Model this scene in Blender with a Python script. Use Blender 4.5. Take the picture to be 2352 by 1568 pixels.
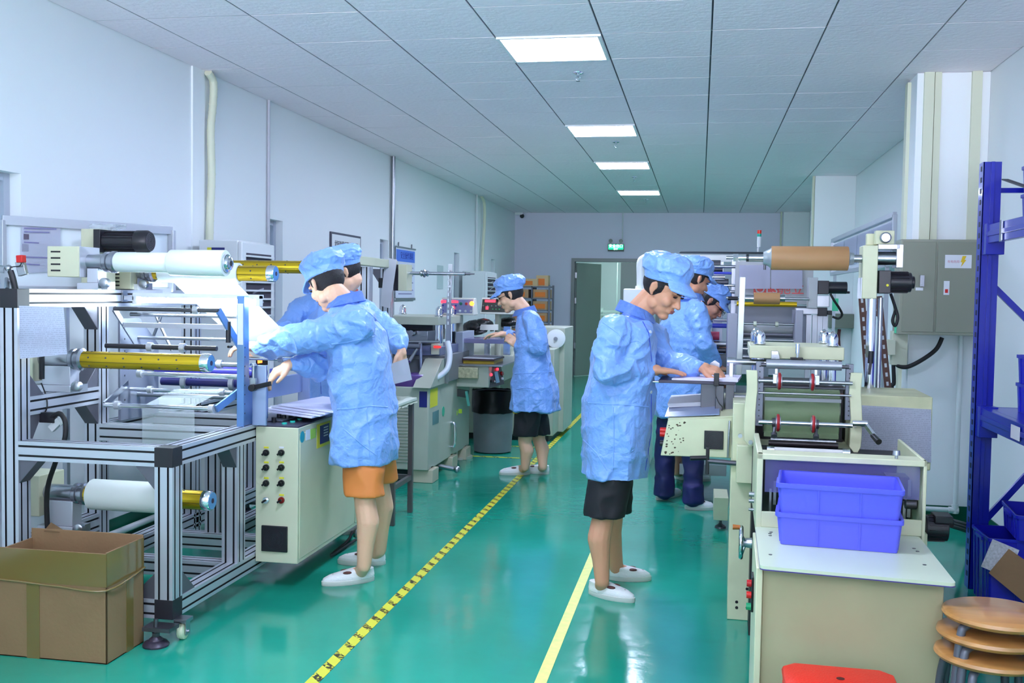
import bpy, bmesh, math, random
from mathutils import Vector, Matrix, Euler, noise
import numpy as np
random.seed(7)
for o in list(bpy.data.objects): bpy.data.objects.remove(o)
S = bpy.context.scene
COL = S.collection
PI = math.pi
# ---------------------------------------------------------------- camera, world, exposure
CF, CYAW, CPITCH, CROLL, HC, CEIL = 2343.0, .1814, .0465, .0155, 1.45, 2.896
def cam_axes():
    cy, sy = math.cos(CYAW), math.sin(CYAW)
    fwd, right, up = Vector((-sy, cy, 0)), Vector((cy, sy, 0)), Vector((0, 0, 1))
    f2 = fwd*math.cos(CPITCH) - up*math.sin(CPITCH); u2 = up*math.cos(CPITCH) + fwd*math.sin(CPITCH)
    return right*math.cos(CROLL) + u2*math.sin(CROLL), u2*math.cos(CROLL) - right*math.sin(CROLL), f2
CR, CU, CFW = cam_axes()
cd = bpy.data.cameras.new('camera'); co = bpy.data.objects.new('camera', cd); COL.objects.link(co)
cd.sensor_width = 36; cd.lens = CF/2352*36; cd.clip_start = .05; cd.clip_end = 200
mw = Matrix((CR, CU, -CFW)).transposed().to_4x4(); mw.translation = Vector((0, 0, HC)); co.matrix_world = mw
S.camera = co
S.view_settings.view_transform = 'Standard'; S.view_settings.look = 'None'
S.view_settings.gamma = 1; S.view_settings.use_curve_mapping = False
S.view_settings.exposure = 2.4
W = bpy.data.worlds.new('world'); S.world = W; W.use_nodes = True
W.node_tree.nodes['Background'].inputs[0].default_value = (.72, .85, 1, 1)
W.node_tree.nodes['Background'].inputs[1].default_value = .6
S.cycles.max_bounces = 8; S.cycles.diffuse_bounces = 5; S.cycles.caustics_reflective = False; S.cycles.caustics_refractive = False
S.cycles.sample_clamp_indirect = 6
PANEL_E, TUBE_E = 12.0, 22.0
# added fill light behind the viewpoint, aimed upwards to brighten the ceiling
ld = bpy.data.lights.new('window_daylight', 'AREA'); ld.shape = 'RECTANGLE'; ld.size = 4.3; ld.size_y = 1.7; ld.energy = 60; ld.spread = math.radians(75); ld.color = (.82, .84, 1.0)
lo = bpy.data.objects.new('window_daylight', ld); COL.objects.link(lo); lo.location = (-.75, -2.85, 1.75); lo.rotation_euler = (math.radians(122), 0, 0)
# ---------------------------------------------------------------- frames: local axes of a machine that stands slightly turned
FR = [0.0, 0.0, 0.0]
def frame(x=0, y=0, r=0): FR[:] = [x, y, r]
def loc2w(p):
    c, s = math.cos(FR[2]), math.sin(FR[2]); x, y = p[0]-FR[0], p[1]-FR[1]
    return Vector((FR[0]+c*x-s*y, FR[1]+s*x+c*y, p[2]))
def w2loc(p):
    c, s = math.cos(-FR[2]), math.sin(-FR[2]); x, y = p[0]-FR[0], p[1]-FR[1]
    return Vector((FR[0]+c*x-s*y, FR[1]+s*x+c*y, p[2]))
def at(u, v, x=None, y=None, z=None):
    """where the sight line through pixel (u,v) of the photo meets the plane x=, y= or z= (in the current frame)"""
    d = CR*((u-1176)/CF) - CU*((v-784)/CF) + CFW
    a = w2loc(Vector((0, 0, HC))); b = w2loc(Vector((0, 0, HC)) + d); d = b - a
    t = (x-a.x)/d.x if x is not None else (y-a.y)/d.y if y is not None else (z-a.z)/d.z
    return a + d*t
# ---------------------------------------------------------------- materials
def lin(c):
    return tuple((v/12.92 if v <= .04045 else ((v+.055)/1.055)**2.4) for v in [x/255 for x in c])
MATS = {}
def M(name, col, rough=.5, metal=0, bump=0, bscale=40, var=0, vscale=6, emit=0, alpha=1, trans=0, coat=0, stretch=None, spec=None, sub=0):
    if name in MATS: return MATS[name]
    m = bpy.data.materials.new(name); m.use_nodes = True; nt = m.node_tree; N = nt.nodes; L = nt.links
    b = N['Principled BSDF']; c = lin(col)
    b.inputs['Base Color'].default_value = (*c, 1); b.inputs['Roughness'].default_value = rough
    b.inputs['Metallic'].default_value = metal
    if coat: b.inputs['Coat Weight'].default_value = coat; b.inputs['Coat Roughness'].default_value = .08
    if spec is not None: b.inputs['Specular IOR Level'].default_value = spec
    if emit: b.inputs['Emission Color'].default_value = (*c, 1); b.inputs['Emission Strength'].default_value = emit
    if alpha < 1: b.inputs['Alpha'].default_value = alpha
    if trans: b.inputs['Transmission Weight'].default_value = trans
    if sub: b.inputs['Subsurface Weight'].default_value = sub; b.inputs['Subsurface Radius'].default_value = (.01, .004, .002)
    if bump or var:
        tc = N.new('ShaderNodeTexCoord'); src = tc.outputs['Object']
        if stretch:
            mp = N.new('ShaderNodeMapping'); mp.inputs['Scale'].default_value = stretch; L.new(src, mp.inputs[0]); src = mp.outputs[0]
    if bump:
        n = N.new('ShaderNodeTexNoise'); n.inputs['Scale'].default_value = bscale; n.inputs['Detail'].default_value = 3
        L.new(src, n.inputs['Vector']); bp = N.new('ShaderNodeBump'); bp.inputs['Strength'].default_value = bump; bp.inputs['Distance'].default_value = .01
        L.new(n.outputs[0], bp.inputs['Height']); L.new(bp.outputs[0], b.inputs['Normal'])
    if var:
        n = N.new('ShaderNodeTexNoise'); n.inputs['Scale'].default_value = vscale; n.inputs['Detail'].default_value = 4
        L.new(src, n.inputs['Vector']); r = N.new('ShaderNodeValToRGB')
        r.color_ramp.elements[0].position = .3; r.color_ramp.elements[1].position = .7
        r.color_ramp.elements[0].color = (*[v*(1-var) for v in c], 1); r.color_ramp.elements[1].color = (*[min(1, v*(1+var*.5)) for v in c], 1)
        L.new(n.outputs[0], r.inputs[0]); L.new(r.outputs[0], b.inputs['Base Color'])
    MATS[name] = m; return m
WALL = M('painted_wall', (238, 241, 243), .55, bump=.05, bscale=60)
CREAM = M('cream_paint', (206, 206, 178), .38, var=.06, vscale=5)
WORN = None
GREY = M('grey_paint', (132, 134, 124), .45)
CHROME = M('chrome', (225, 228, 235), .12, 1)
STEEL = M('brushed_steel', (175, 178, 185), .3, 1, bump=.05, bscale=120)
DSTEEL = M('dark_steel', (95, 95, 102), .38, .8)
ALU = M('anodised_aluminium', (200, 202, 212), .38, .55)
BLACK = M('black_plastic', (22, 21, 28), .42)
RUBBER = M('black_rubber', (15, 14, 18), .6)
GOLD = M('gold_anodised', (214, 178, 40), .3, .75, bump=.25, bscale=120, stretch=(0.01, 1, 1))
WPAPER = M('white_paper', (225, 225, 232), .6)
FILM = M('white_film_roll', (232, 240, 240), .4, sub=.1)
BLUEPL = M('light_blue_steel', (110, 150, 205), .35, .5)
VIOLET = M('violet_rubber', (60, 55, 150), .35)
RED = M('red_plastic', (205, 22, 20), .35)
GREENP = M('green_plastic', (20, 150, 100), .35)
YEL = M('yellow_label', (225, 215, 50), .5)
NAVY = M('navy_label', (25, 30, 110), .5)
WOOD = M('varnished_wood', (190, 135, 75), .3, var=.25, vscale=3, stretch=(1, 9, 9), coat=.4)
KRAFT = M('kraft_paper', (172, 128, 84), .55, var=.06, vscale=9)
CARD = M('cardboard', (138, 107, 74), .75, bump=.1, bscale=60, var=.08, vscale=5)
BLUERACK = M('royal_blue_enamel', (12, 30, 165), .3, coat=.2)
GLASS = M('clear_glass', (235, 245, 245), .03, alpha=.25)
SHEET = M('printed_sheet_back', (214, 214, 235), .6)
# ---------------------------------------------------------------- mesh builder
class B:
    def __init__(s): s.bm = bmesh.new(); s.mi = 0
    def _new(s, faces):
        for f in faces: f.material_index = s.mi; f.smooth = True
    def box(s, a, b, rot=None):
        x0, y0, z0 = [min(a[i], b[i]) for i in range(3)]; x1, y1, z1 = [max(a[i], b[i]) for i in range(3)]
        vs = [s.bm.verts.new(p) for p in ((x0,y0,z0),(x1,y0,z0),(x1,y1,z0),(x0,y1,z0),(x0,y0,z1),(x1,y0,z1),(x1,y1,z1),(x0,y1,z1))]
        if rot is not None:
            c = Vector(((x0+x1)/2, (y0+y1)/2, (z0+z1)/2))
            for v in vs: v.co = rot @ (v.co - c) + c
        s._new([s.bm.faces.new([vs[i] for i in q]) for q in ((0,3,2,1),(4,5,6,7),(0,1,5,4),(1,2,6,5),(2,3,7,6),(3,0,4,7))]); return s
    def bar(s, p0, p1, w, h, up=(0, 0, 1)):
        """rectangular bar from p0 to p1: w across, h along up"""
        p0, p1 = Vector(p0), Vector(p1); d = (p1-p0).normalized(); up = Vector(up)
        if abs(d.dot(up)) > .98: up = Vector((0, 1, 0))
        sd = d.cross(up).normalized(); u = sd.cross(d).normalized()
        vs = [s.bm.verts.new(p + sd*(i*w/2) + u*(j*h/2)) for p in (p0, p1) for i, j in ((-1,-1),(1,-1),(1,1),(-1,1))]
        s._new([s.bm.faces.new([vs[i] for i in q]) for q in ((0,1,2,3),(7,6,5,4),(0,4,5,1),(1,5,6,2),(2,6,7,3),(3,7,4,0))]); return s
    def cyl(s, p0, p1, r0, r1=None, n=24, cap=True):
        return s.lathe(p0, p1, [(0, r0), (1, r0 if r1 is None else r1)], n, cap, True)
    def lathe(s, p0, p1, prof, n=24, cap=True, rel=True):
        """rings along p0>p1; prof = (t, radius), t in fractions of the length"""
        p0, p1 = Vector(p0), Vector(p1); d = p1-p0; q = d.to_track_quat('Z', 'Y')
        rings = []
        for t, r in prof:
            c = p0 + d*t
            rings.append([s.bm.verts.new(c + q @ Vector((math.cos(a*2*PI/n)*max(r, 1e-4), math.sin(a*2*PI/n)*max(r, 1e-4), 0))) for a in range(n)])
        fs = []
        for A, Bq in zip(rings, rings[1:]):
            fs += [s.bm.faces.new((A[i], A[(i+1) % n], Bq[(i+1) % n], Bq[i])) for i in range(n)]
        if cap:
            fs.append(s.bm.faces.new(rings[0][::-1])); fs.append(s.bm.faces.new(rings[-1]))
        s._new(fs); return s
    def tube(s, pts, r, n=10, smooth=True):
        pts = [Vector(p) for p in pts]
        if smooth and len(pts) > 2: pts = catmull(pts, 6)
        prev = None; first = None; fs = []; N = None
        for i, p in enumerate(pts):
            d = (pts[min(i+1, len(pts)-1)] - pts[max(i-1, 0)]).normalized()
            if N is None: N = d.orthogonal().normalized()
            N = (N - d*N.dot(d)).normalized(); Bn = d.cross(N)
            rr = r[i*len(r)//len(pts)] if isinstance(r, (list, tuple)) else r
            ring = [s.bm.verts.new(p + (N*math.cos(a*2*PI/n) + Bn*math.sin(a*2*PI/n))*rr) for a in range(n)]
            if prev: fs += [s.bm.faces.new((prev[k], prev[(k+1) % n], ring[(k+1) % n], ring[k])) for k in range(n)]
            else: first = ring
            prev = ring
        fs.append(s.bm.faces.new(first[::-1])); fs.append(s.bm.faces.new(prev)); s._new(fs); return s
    def prism(s, poly, axis, a, b):
        """polygon (2D) extruded along axis 'x','y','z' from a to b; poly in the other two axes' order"""
        def P(q, t): return {'x': (t, q[0], q[1]), 'y': (q[0], t, q[1]), 'z': (q[0], q[1], t)}[axis]
        A = [s.bm.verts.new(P(q, a)) for q in poly]; Bq = [s.bm.verts.new(P(q, b)) for q in poly]; n = len(poly)
        fs = [s.bm.faces.new(A[::-1]), s.bm.faces.new(Bq)]
        fs += [s.bm.faces.new((A[i], A[(i+1) % n], Bq[(i+1) % n], Bq[i])) for i in range(n)]
        s._new(fs); return s
    def ell(s, c, r, R=None, sub=2):
        r = (r, r, r) if not isinstance(r, (tuple, list)) else r
        mm = Matrix.Translation(Vector(c)) @ ((R.to_4x4() if R is not None else Matrix.Identity(4))) @ Matrix.Diagonal((*r, 1))
        k = bmesh.ops.create_icosphere(s.bm, subdivisions=sub, radius=1, matrix=mm)
        s._new({f for v in k['verts'] for f in v.link_faces}); return s
    def chain(s, pts, rad, n=14):
        pts = [Vector(p) for p in pts]
        for p, r in zip(pts, rad): s.ell(p, r)
        for i in range(len(pts)-1):
            if (pts[i+1]-pts[i]).length > 1e-4: s.cyl(pts[i], pts[i+1], rad[i], rad[i+1], n)
        return s
    def loft(s, rings, cap=True):
        R = [[s.bm.verts.new(p) for p in r] for r in rings]; n = len(R[0]); fs = []
        for A, Bq in zip(R, R[1:]): fs += [s.bm.faces.new((A[i], A[(i+1) % n], Bq[(i+1) % n], Bq[i])) for i in range(n)]
        if cap: fs += [s.bm.faces.new(R[0][::-1]), s.bm.faces.new(R[-1])]
        s._new(fs); return s
    def grid(s, fn, nu, nv, thick=0):
        V = [[s.bm.verts.new(fn(i/nu, j/nv)) for j in range(nv+1)] for i in range(nu+1)]
        fs = [s.bm.faces.new((V[i][j], V[i+1][j], V[i+1][j+1], V[i][j+1])) for i in range(nu) for j in range(nv)]
        s._new(fs)
        if thick: bmesh.ops.solidify(s.bm, geom=fs, thickness=thick)
        return s
    def mat(s, i): s.mi = i; return s
def catmull(P, k):
    out = []
    for i in range(len(P)-1):
        a, b, c, d = P[max(i-1, 0)], P[i], P[i+1], P[min(i+2, len(P)-1)]
        for j in range(k):
            t = j/k; out.append(.5*((2*b) + (c-a)*t + (2*a-5*b+4*c-d)*t*t + (3*b-a-3*c+d)*t**3))
    return out + [P[-1]]
# ---------------------------------------------------------------- objects
ORG = {}
def tag(o, label=None, cat=None, group=None, kind=None):
    if label: o['label'] = label
    if cat: o['category'] = cat
    if group: o['group'] = group
    if kind: o['kind'] = kind
    return o
def thing(name, label, cat, loc, group=None):
    o = bpy.data.objects.new(name, None); COL.objects.link(o); o.empty_display_size = .05
    l = Vector(loc); o.location = loc2w(l); o.rotation_euler = (0, 0, FR[2]); ORG[o.name] = l
    return tag(o, label, cat, group)
def finish(me, mats):
    for m in (mats if isinstance(mats, (list, tuple)) else [mats]): me.materials.append(m)
def obj(name, b, mats, parent=None, bevel=0, sharp=38, org=None):
    """one mesh object in the current frame; child of parent, or top level with its origin at its base"""
    bm = b.bm; bmesh.ops.recalc_face_normals(bm, faces=bm.faces)
    for e in bm.edges:
        if len(e.link_faces) == 2 and e.calc_face_angle(0) > math.radians(sharp): e.smooth = False
    me = bpy.data.meshes.new(name)
    if parent is None:
        vs = [v.co for v in bm.verts]
        mn = [min(v[i] for v in vs) for i in range(3)]; mx = [max(v[i] for v in vs) for i in range(3)]
        o3 = Vector(((mn[0]+mx[0])/2, (mn[1]+mx[1])/2, mn[2])) if org is None else Vector(org)
    else:
        o3 = ORG[parent.name]
    for v in bm.verts: v.co -= o3
    bm.to_mesh(me); bm.free(); finish(me, mats)
    o = bpy.data.objects.new(name, me); COL.objects.link(o); ORG[o.name] = o3
    if parent is None: o.location = loc2w(o3); o.rotation_euler = (0, 0, FR[2])
    else: o.parent = parent
    if bevel:
        md = o.modifiers.new('bevel', 'BEVEL'); md.width = bevel; md.segments = 2; md.limit_method = 'ANGLE'; md.angle_limit = math.radians(40); md.harden_normals = False
    return o
def struct(name, b, mats, parent=None, **k):
    o = obj(name, b, mats, parent, **k)
    if parent is None: o['kind'] = 'structure'
    return o
def dup(root, off, label=None, rz=0):
    r = root.copy(); COL.objects.link(r); r.location = root.location + Vector(off); r.rotation_euler.z += rz
    if label: r['label'] = label
    for ch in list(root.children):
        c = ch.copy(); COL.objects.link(c); c.parent = r
        for g in list(ch.children):
            d = g.copy(); COL.objects.link(d); d.parent = c
    return r
def text_mesh(name, txt, size, origin, xdir, ydir, mat, parent, ext=.0006, align='CENTER', wx=1):
    """lettering as real geometry lying on a surface; xdir = reading direction, ydir = up"""
    cu = bpy.data.curves.new('lettering', 'FONT'); cu.body = txt; cu.size = size; cu.align_x = align; cu.align_y = 'CENTER'; cu.extrude = ext
    cu.resolution_u = 2
    t = bpy.data.objects.new('lettering_source', cu); COL.objects.link(t)
    dg = bpy.context.evaluated_depsgraph_get(); me = bpy.data.meshes.new_from_object(t.evaluated_get(dg))
    bpy.data.objects.remove(t)
    X = Vector(xdir).normalized(); Y = Vector(ydir).normalized(); Z = X.cross(Y)
    bm = bmesh.new(); bm.from_mesh(me); O = Vector(origin)
    for v in bm.verts: v.co = O + X*v.co.x*wx + Y*v.co.y + Z*v.co.z
    b = B(); b.bm.free(); b.bm = bm
    for f in bm.faces: f.material_index = 0
    return obj(name, b, mat, parent)
def remeshed(b, voxel, smooth=4, fac=.5):
    me = bpy.data.meshes.new('lump'); bmesh.ops.recalc_face_normals(b.bm, faces=b.bm.faces); b.bm.to_mesh(me); b.bm.free()
    t = bpy.data.objects.new('lump', me); COL.objects.link(t)
    m = t.modifiers.new('r', 'REMESH'); m.mode = 'VOXEL'; m.voxel_size = voxel; m.use_smooth_shade = True
    if smooth:
        k = t.modifiers.new('s', 'SMOOTH'); k.factor = fac; k.iterations = smooth
    dg = bpy.context.evaluated_depsgraph_get(); out = bpy.data.meshes.new_from_object(t.evaluated_get(dg))
    bpy.data.objects.remove(t); return out
def mesh_part(name, me, mats, parent, sub=0):
    o3 = ORG[parent.name] if parent else Vector((0, 0, 0))
    n = len(me.vertices); a = np.empty(n*3); me.vertices.foreach_get('co', a); a = a.reshape(-1, 3) - np.array(o3); me.vertices.foreach_set('co', a.ravel())
    me.materials.clear(); finish(me, mats)
    for p in me.polygons: p.material_index = 0
    me.polygons.foreach_set('use_smooth', [True]*len(me.polygons)); me.update()
    o = bpy.data.objects.new(name, me); COL.objects.link(o); ORG[o.name] = o3
    if parent: o.parent = parent
    return o
def displace(me, fn):
    n = len(me.vertices); co = np.empty(n*3); me.vertices.foreach_get('co', co); co = co.reshape(-1, 3)
    no = np.empty(n*3); me.vertex_normals.foreach_get('vector', no); no = no.reshape(-1, 3)
    d = np.array([fn(Vector(p), Vector(q)) for p, q in zip(co, no)]); co += no*d[:, None]
    me.vertices.foreach_set('co', co.ravel()); me.update()
# ================================================================ THE ROOM
XL, XR, YF, YB = -3.28, 1.77, 18.0, -3.0
def floor_mat():
    m = bpy.data.materials.new('green_epoxy_floor'); m.use_nodes = True; nt = m.node_tree; N = nt.nodes; L = nt.links; b = N['Principled BSDF']
    tc = N.new('ShaderNodeTexCoord')
    n1 = N.new('ShaderNodeTexNoise'); n1.inputs['Scale'].default_value = .9; n1.inputs['Detail'].default_value = 5
    n2 = N.new('ShaderNodeTexNoise'); n2.inputs['Scale'].default_value = 9; n2.inputs['Detail'].default_value = 6
    L.new(tc.outputs['Object'], n1.inputs['Vector']); L.new(tc.outputs['Object'], n2.inputs['Vector'])
    r = N.new('ShaderNodeValToRGB'); L.new(n1.outputs[0], r.inputs[0])
    r.color_ramp.elements[0].position = .35; r.color_ramp.elements[0].color = (*lin((20, 138, 112)), 1)
    r.color_ramp.elements[1].position = .68; r.color_ramp.elements[1].color = (*lin((34, 165, 138)), 1)
    # pale scuffs
    v = N.new('ShaderNodeTexNoise'); v.inputs['Scale'].default_value = 5; v.inputs['Detail'].default_value = 8; v.inputs['Roughness'].default_value = .8
    mp = N.new('ShaderNodeMapping'); mp.inputs['Scale'].default_value = (1, 3, 1); mp.inputs['Rotation'].default_value = (0, 0, .6)
    L.new(tc.outputs['Object'], mp.inputs[0]); L.new(mp.outputs[0], v.inputs['Vector'])
    r2 = N.new('ShaderNodeValToRGB'); r2.color_ramp.elements[0].position = .62; r2.color_ramp.elements[1].position = .8
    r2.color_ramp.elements[1].color = (.35, .35, .35, 1); L.new(v.outputs[0], r2.inputs[0])
    mx = N.new('ShaderNodeMix'); mx.data_type = 'RGBA'; L.new(r2.outputs[0], mx.inputs[0]); L.new(r.outputs[0], mx.inputs[6]); mx.inputs[7].default_value = (*lin((110, 190, 170)), 1)
    L.new(mx.outputs[2], b.inputs['Base Color'])
    r3 = N.new('ShaderNodeMapRange'); r3.inputs[3].default_value = .07; r3.inputs[4].default_value = .19; L.new(n2.outputs[0], r3.inputs[0]); L.new(r3.outputs[0], b.inputs['Roughness'])
    bp = N.new('ShaderNodeBump'); bp.inputs['Strength'].default_value = .08; bp.inputs['Distance'].default_value = .02; L.new(n2.outputs[0], bp.inputs['Height']); L.new(bp.outputs[0], b.inputs['Normal'])
    b.inputs['Specular IOR Level'].default_value = .6
    return m
frame()
struct('floor', B().box((XL-.3, YB-.2, -.1), (XR+.3, YF+4.2, 0)), floor_mat())
# suspended ceiling: mineral-fibre tiles with open joints, in a 0.6 m grid
cx0 = -6.9532*.6; ry0 = 8.52*.6
b = B()
LIGHT_COL = 5
LROWS = [1, 6, 10, 15, -4]
for c in range(1, 11):
    for r in range(-14, 22):
        if c == LIGHT_COL and r in LROWS: continue
        x0, x1 = cx0+c*.6, cx0+(c+1)*.6; y0, y1 = ry0+r*.6, ry0+(r+1)*.6
        x0, x1, y0, y1 = max(x0, XL)+.005, min(x1, XR)-.005, max(y0, YB)+.0045, min(y1, YF)-.0045
        if x1-x0 < .02 or y1-y0 < .02: continue
        rot = Euler((random.uniform(-.002, .002), random.uniform(-.002, .002), 0)).to_matrix()
        b.box((x0, y0, CEIL), (x1, y1, CEIL+.012), rot)
TILE = M('ceiling_tile', (246, 236, 242), .8, bump=.35, bscale=26)
struct('ceiling', b, TILE)
DARKGAP = M('ceiling_joint_shadow_gap', (70, 74, 82), .7)
struct('trim_1', B().box((XL, YB, CEIL+.014), (XR, YF, CEIL+.03)), DARKGAP)
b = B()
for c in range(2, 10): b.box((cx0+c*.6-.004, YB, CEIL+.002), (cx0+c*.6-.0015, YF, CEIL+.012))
for r in range(-13, 22): b.box((XL, ry0+r*.6-.0042, CEIL+.0012), (XR, ry0+r*.6+.0042, CEIL+.0018))  # cross strips: the dark shade of the joints put into their grey
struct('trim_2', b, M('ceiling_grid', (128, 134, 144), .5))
# left wall with slot windows
WIN = [(4.0, 4.5), (7.42, 7.69), (10.2, 10.49), (13.45, 13.75), (15.95, 16.24)]
def wall_with_openings(name, x0, x1, opens, ztop=2.0, zbot=.3):
    b = B(); y = YB
    for a, c in opens:
        b.box((x0, y, 0), (x1, a, CEIL+.3)); b.box((x0, a, ztop), (x1, c, CEIL+.3)); b.box((x0, a, 0), (x1, c, zbot)); y = c
    b.box((x0, y, 0), (x1, YF+.2, CEIL+.3)); return struct(name, b, WALL)
wall_with_openings('wall_left', XL-.2, XL, WIN)
FRAMEM = M('window_frame_paint', (185, 190, 205), .4)
for i, (a, c) in enumerate(WIN):
    w = struct('window_%d' % (i+1), B().box((XL-.19, a, .3), (XL-.17, c, 2.0)), M('frosted_blue_glass', (190, 225, 235), .12, coat=.3))
    obj('window_frame', B().box((XL-.17, c-.045, .3), (XL-.06, c-.001, 2.0)).box((XL-.168, a+.001, 1.962), (XL-.062, c-.046, 1.998)).box((XL-.168, a+.001, .302), (XL-.062, c-.046, .34)), FRAMEM, w)
struct('wall_right', B().box((XR, YB, 0), (XR+.2, YF+.2, CEIL+.3)), WALL)
struct('wall_rear', B().box((XL, YB-.2, 0), (XR, YB, .8)).box((XL, YB-.2, 2.6), (XR, YB, CEIL+.3)).box((XL, YB-.2, .8), (XL+.3, YB, 2.6)).box((XR-.3, YB-.2, .8), (XR, YB, 2.6)), WALL)
w = struct('window_6', B().box((XL+.3, YB-.12, .8), (XR-.3, YB-.115, 2.6)), M('rear_window_glass', (240, 248, 250), .05, alpha=.08))  # unseen window, added to go with the ceiling fill light
b = B()
for k in range(5): x = XL+.3+(XR-XL-.6)*k/4; b.box((x-.03, YB-.16, .8), (x+.03, YB-.08, 2.6))
obj('window_frame', b.box((XL+.3, YB-.16, .8), (XR-.3, YB-.08, .86)).box((XL+.3, YB-.16, 2.54), (XR-.3, YB-.08, 2.6)), M('window_frame_paint', (185, 190, 205), .4), w)  # frame of the added rear window
DX0, DX1, DZ = -2.19, -.75, 2.04
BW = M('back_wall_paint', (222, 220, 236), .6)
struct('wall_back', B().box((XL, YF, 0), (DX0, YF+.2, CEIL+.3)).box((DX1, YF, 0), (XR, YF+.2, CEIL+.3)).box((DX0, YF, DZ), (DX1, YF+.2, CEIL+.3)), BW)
# the lit room beyond the back door
struct('wall_beyond', B().box((XL, YF+4, 0), (XR, YF+4.2, CEIL)).box((XL-.2, YF+.2, 0), (XL, YF+4.2, CEIL)).box((XR, YF+.2, 0), (XR+.2, YF+4.2, CEIL)), WALL)
struct('ceiling_beyond', B().box((XL, YF+.2, CEIL), (XR, YF+4.2, CEIL+.05)), TILE)
# pillars
struct('trim_3', B().box((1.33, 6.93, 0), (XR, 7.24, CEIL)), WALL, bevel=.004)
struct('trim_4', B().box((1.306, 12.56, 0), (XR, 12.95, CEIL)), WALL, bevel=.004)
struct('trim_5', B().box((1.35, 17.75, 0), (XR, YF, CEIL)), WALL, bevel=.004)
struct('trim_6', B().box((-3.31, 6.2, 0), (XL+.012, 6.36, CEIL)), WALL)
GSK = M('dark_green_skirting', (6, 88, 66), .35)
struct('baseboard_left', B().box((XL, YB, 0), (XL+.006, YF, .13)), GSK)
b = B().box((XR-.006, YB, 0), (XR, YF, .13)).box((1.324, 6.924, 0), (XR, 6.93, .13)).box((1.324, 6.93, 0), (1.33, 7.246, .13)).box((1.3, 12.554, 0), (XR, 12.56, .13)).box((1.3, 12.56, 0), (1.306, 12.95, .13))
struct('baseboard_right', b, GSK)
struct('baseboard_back', B().box((XL, YF-.006, 0), (DX0-.06, YF, .13)).box((DX1+.06, YF-.006, 0), (1.35, YF, .13)), GSK)
# door
DOORM = M('door_grey_green', (150, 160, 150), .35); JAMB = M('door_frame_paint', (140, 142, 140), .4)
d = struct('door_1', B().box((DX0-.06, YF-.03, 0), (DX0, YF+.06, DZ+.06)).box((DX1, YF-.03, 0), (DX1+.06, YF+.06, DZ+.06)).box((DX0, YF-.03, DZ), (DX1, YF+.06, DZ+.06)), JAMB)
obj('door_leaf', B().loft([[(DX0+.03, YF+.07, .01), (DX0+.41, YF+.62, .01), (DX0+.38, YF+.65, .01), (DX0+.0, YF+.1, .01)], [(DX0+.03, YF+.07, DZ-.02), (DX0+.41, YF+.62, DZ-.02), (DX0+.38, YF+.65, DZ-.02), (DX0+.0, YF+.1, DZ-.02)]]), DOORM, d, bevel=.003)
obj('door_leaf', B().box((-1.38, YF+.02, .01), (DX1, YF+.06, DZ-.01)), DOORM, d, bevel=.003)
obj('hinge', B().box((DX0+.002, YF+.03, .5), (DX0+.03, YF+.05, .6)).box((DX0+.002, YF+.03, 1.3), (DX0+.03, YF+.05, 1.4)).box((DX0+.002, YF+.03, 1.75), (DX0+.03, YF+.05, 1.85)), STEEL, d)
t = thing('slatted_rail', 'white slatted railing in the bright room beyond the back door', 'railing', (-1.5, YF+2.5, 0)); WR = M('white_rail', (225, 238, 232), .4)
for k in range(4): obj('slat', B().box((-1.95, YF+2.5, .9+k*.07), (-.9, YF+2.52, .94+k*.07)), WR, t)
for x0, x1, zt in ((-1.95, -1.91, 1.2), (-1.2, -1.16, 2.3), (-1.65, -1.63, 2.6)): obj('rail_post', B().box((x0, YF+2.52, 0), (x1, YF+2.56, zt)), WR, t)
# tape on the floor
def hazard():
    m = bpy.data.materials.new('hazard_tape'); m.use_nodes = True; nt = m.node_tree; N = nt.nodes; L = nt.links; b = N['Principled BSDF']
    tc = N.new('ShaderNodeTexCoord'); sp = N.new('ShaderNodeSeparateXYZ'); L.new(tc.outputs['Object'], sp.inputs[0])
    ad = N.new('ShaderNodeMath'); ad.operation = 'ADD'; L.new(sp.outputs['Y'], ad.inputs[0]); L.new(sp.outputs['X'], ad.inputs[1])
    mu = N.new('ShaderNodeMath'); mu.operation = 'MULTIPLY'; mu.inputs[1].default_value = 1/.118; L.new(ad.outputs[0], mu.inputs[0])
    fr = N.new('ShaderNodeMath'); fr.operation = 'FRACT'; L.new(mu.outputs[0], fr.inputs[0])
    gt = N.new('ShaderNodeMath'); gt.operation = 'GREATER_THAN'; gt.inputs[1].default_value = .62; L.new(fr.outputs[0], gt.inputs[0])
    n = N.new('ShaderNodeTexNoise'); n.inputs['Scale'].default_value = 70; L.new(tc.outputs['Object'], n.inputs['Vector'])
    g2 = N.new('ShaderNodeMath'); g2.operation = 'GREATER_THAN'; g2.inputs[1].default_value = .46; L.new(n.outputs[0], g2.inputs[0])
    m3 = N.new('ShaderNodeMath'); m3.operation = 'MULTIPLY'; L.new(gt.outputs[0], m3.inputs[0]); L.new(g2.outputs[0], m3.inputs[1])
    mx = N.new('ShaderNodeMix'); mx.data_type = 'RGBA'; L.new(m3.outputs[0], mx.inputs[0]); mx.inputs[6].default_value = (*lin((214, 212, 62)), 1); mx.inputs[7].default_value = (*lin((60, 52, 28)), 1)
    L.new(mx.outputs[2], b.inputs['Base Color']); b.inputs['Roughness'].default_value = .35; return m
HAZ = hazard()
def tape(x0, x1, y0, y1, lab, mm):
    o = obj('floor_tape', B().box((x0, y0, .0005), (x1, y1, .002)), mm, org=((x0+x1)/2, (y0+y1)/2, 0)); tag(o, lab, 'tape', 'tapes marked out on the green floor')
tape(-1.405, -1.355, 1.5, 17.5, 'long black and yellow striped hazard tape running down the aisle, left of the two', HAZ)
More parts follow.
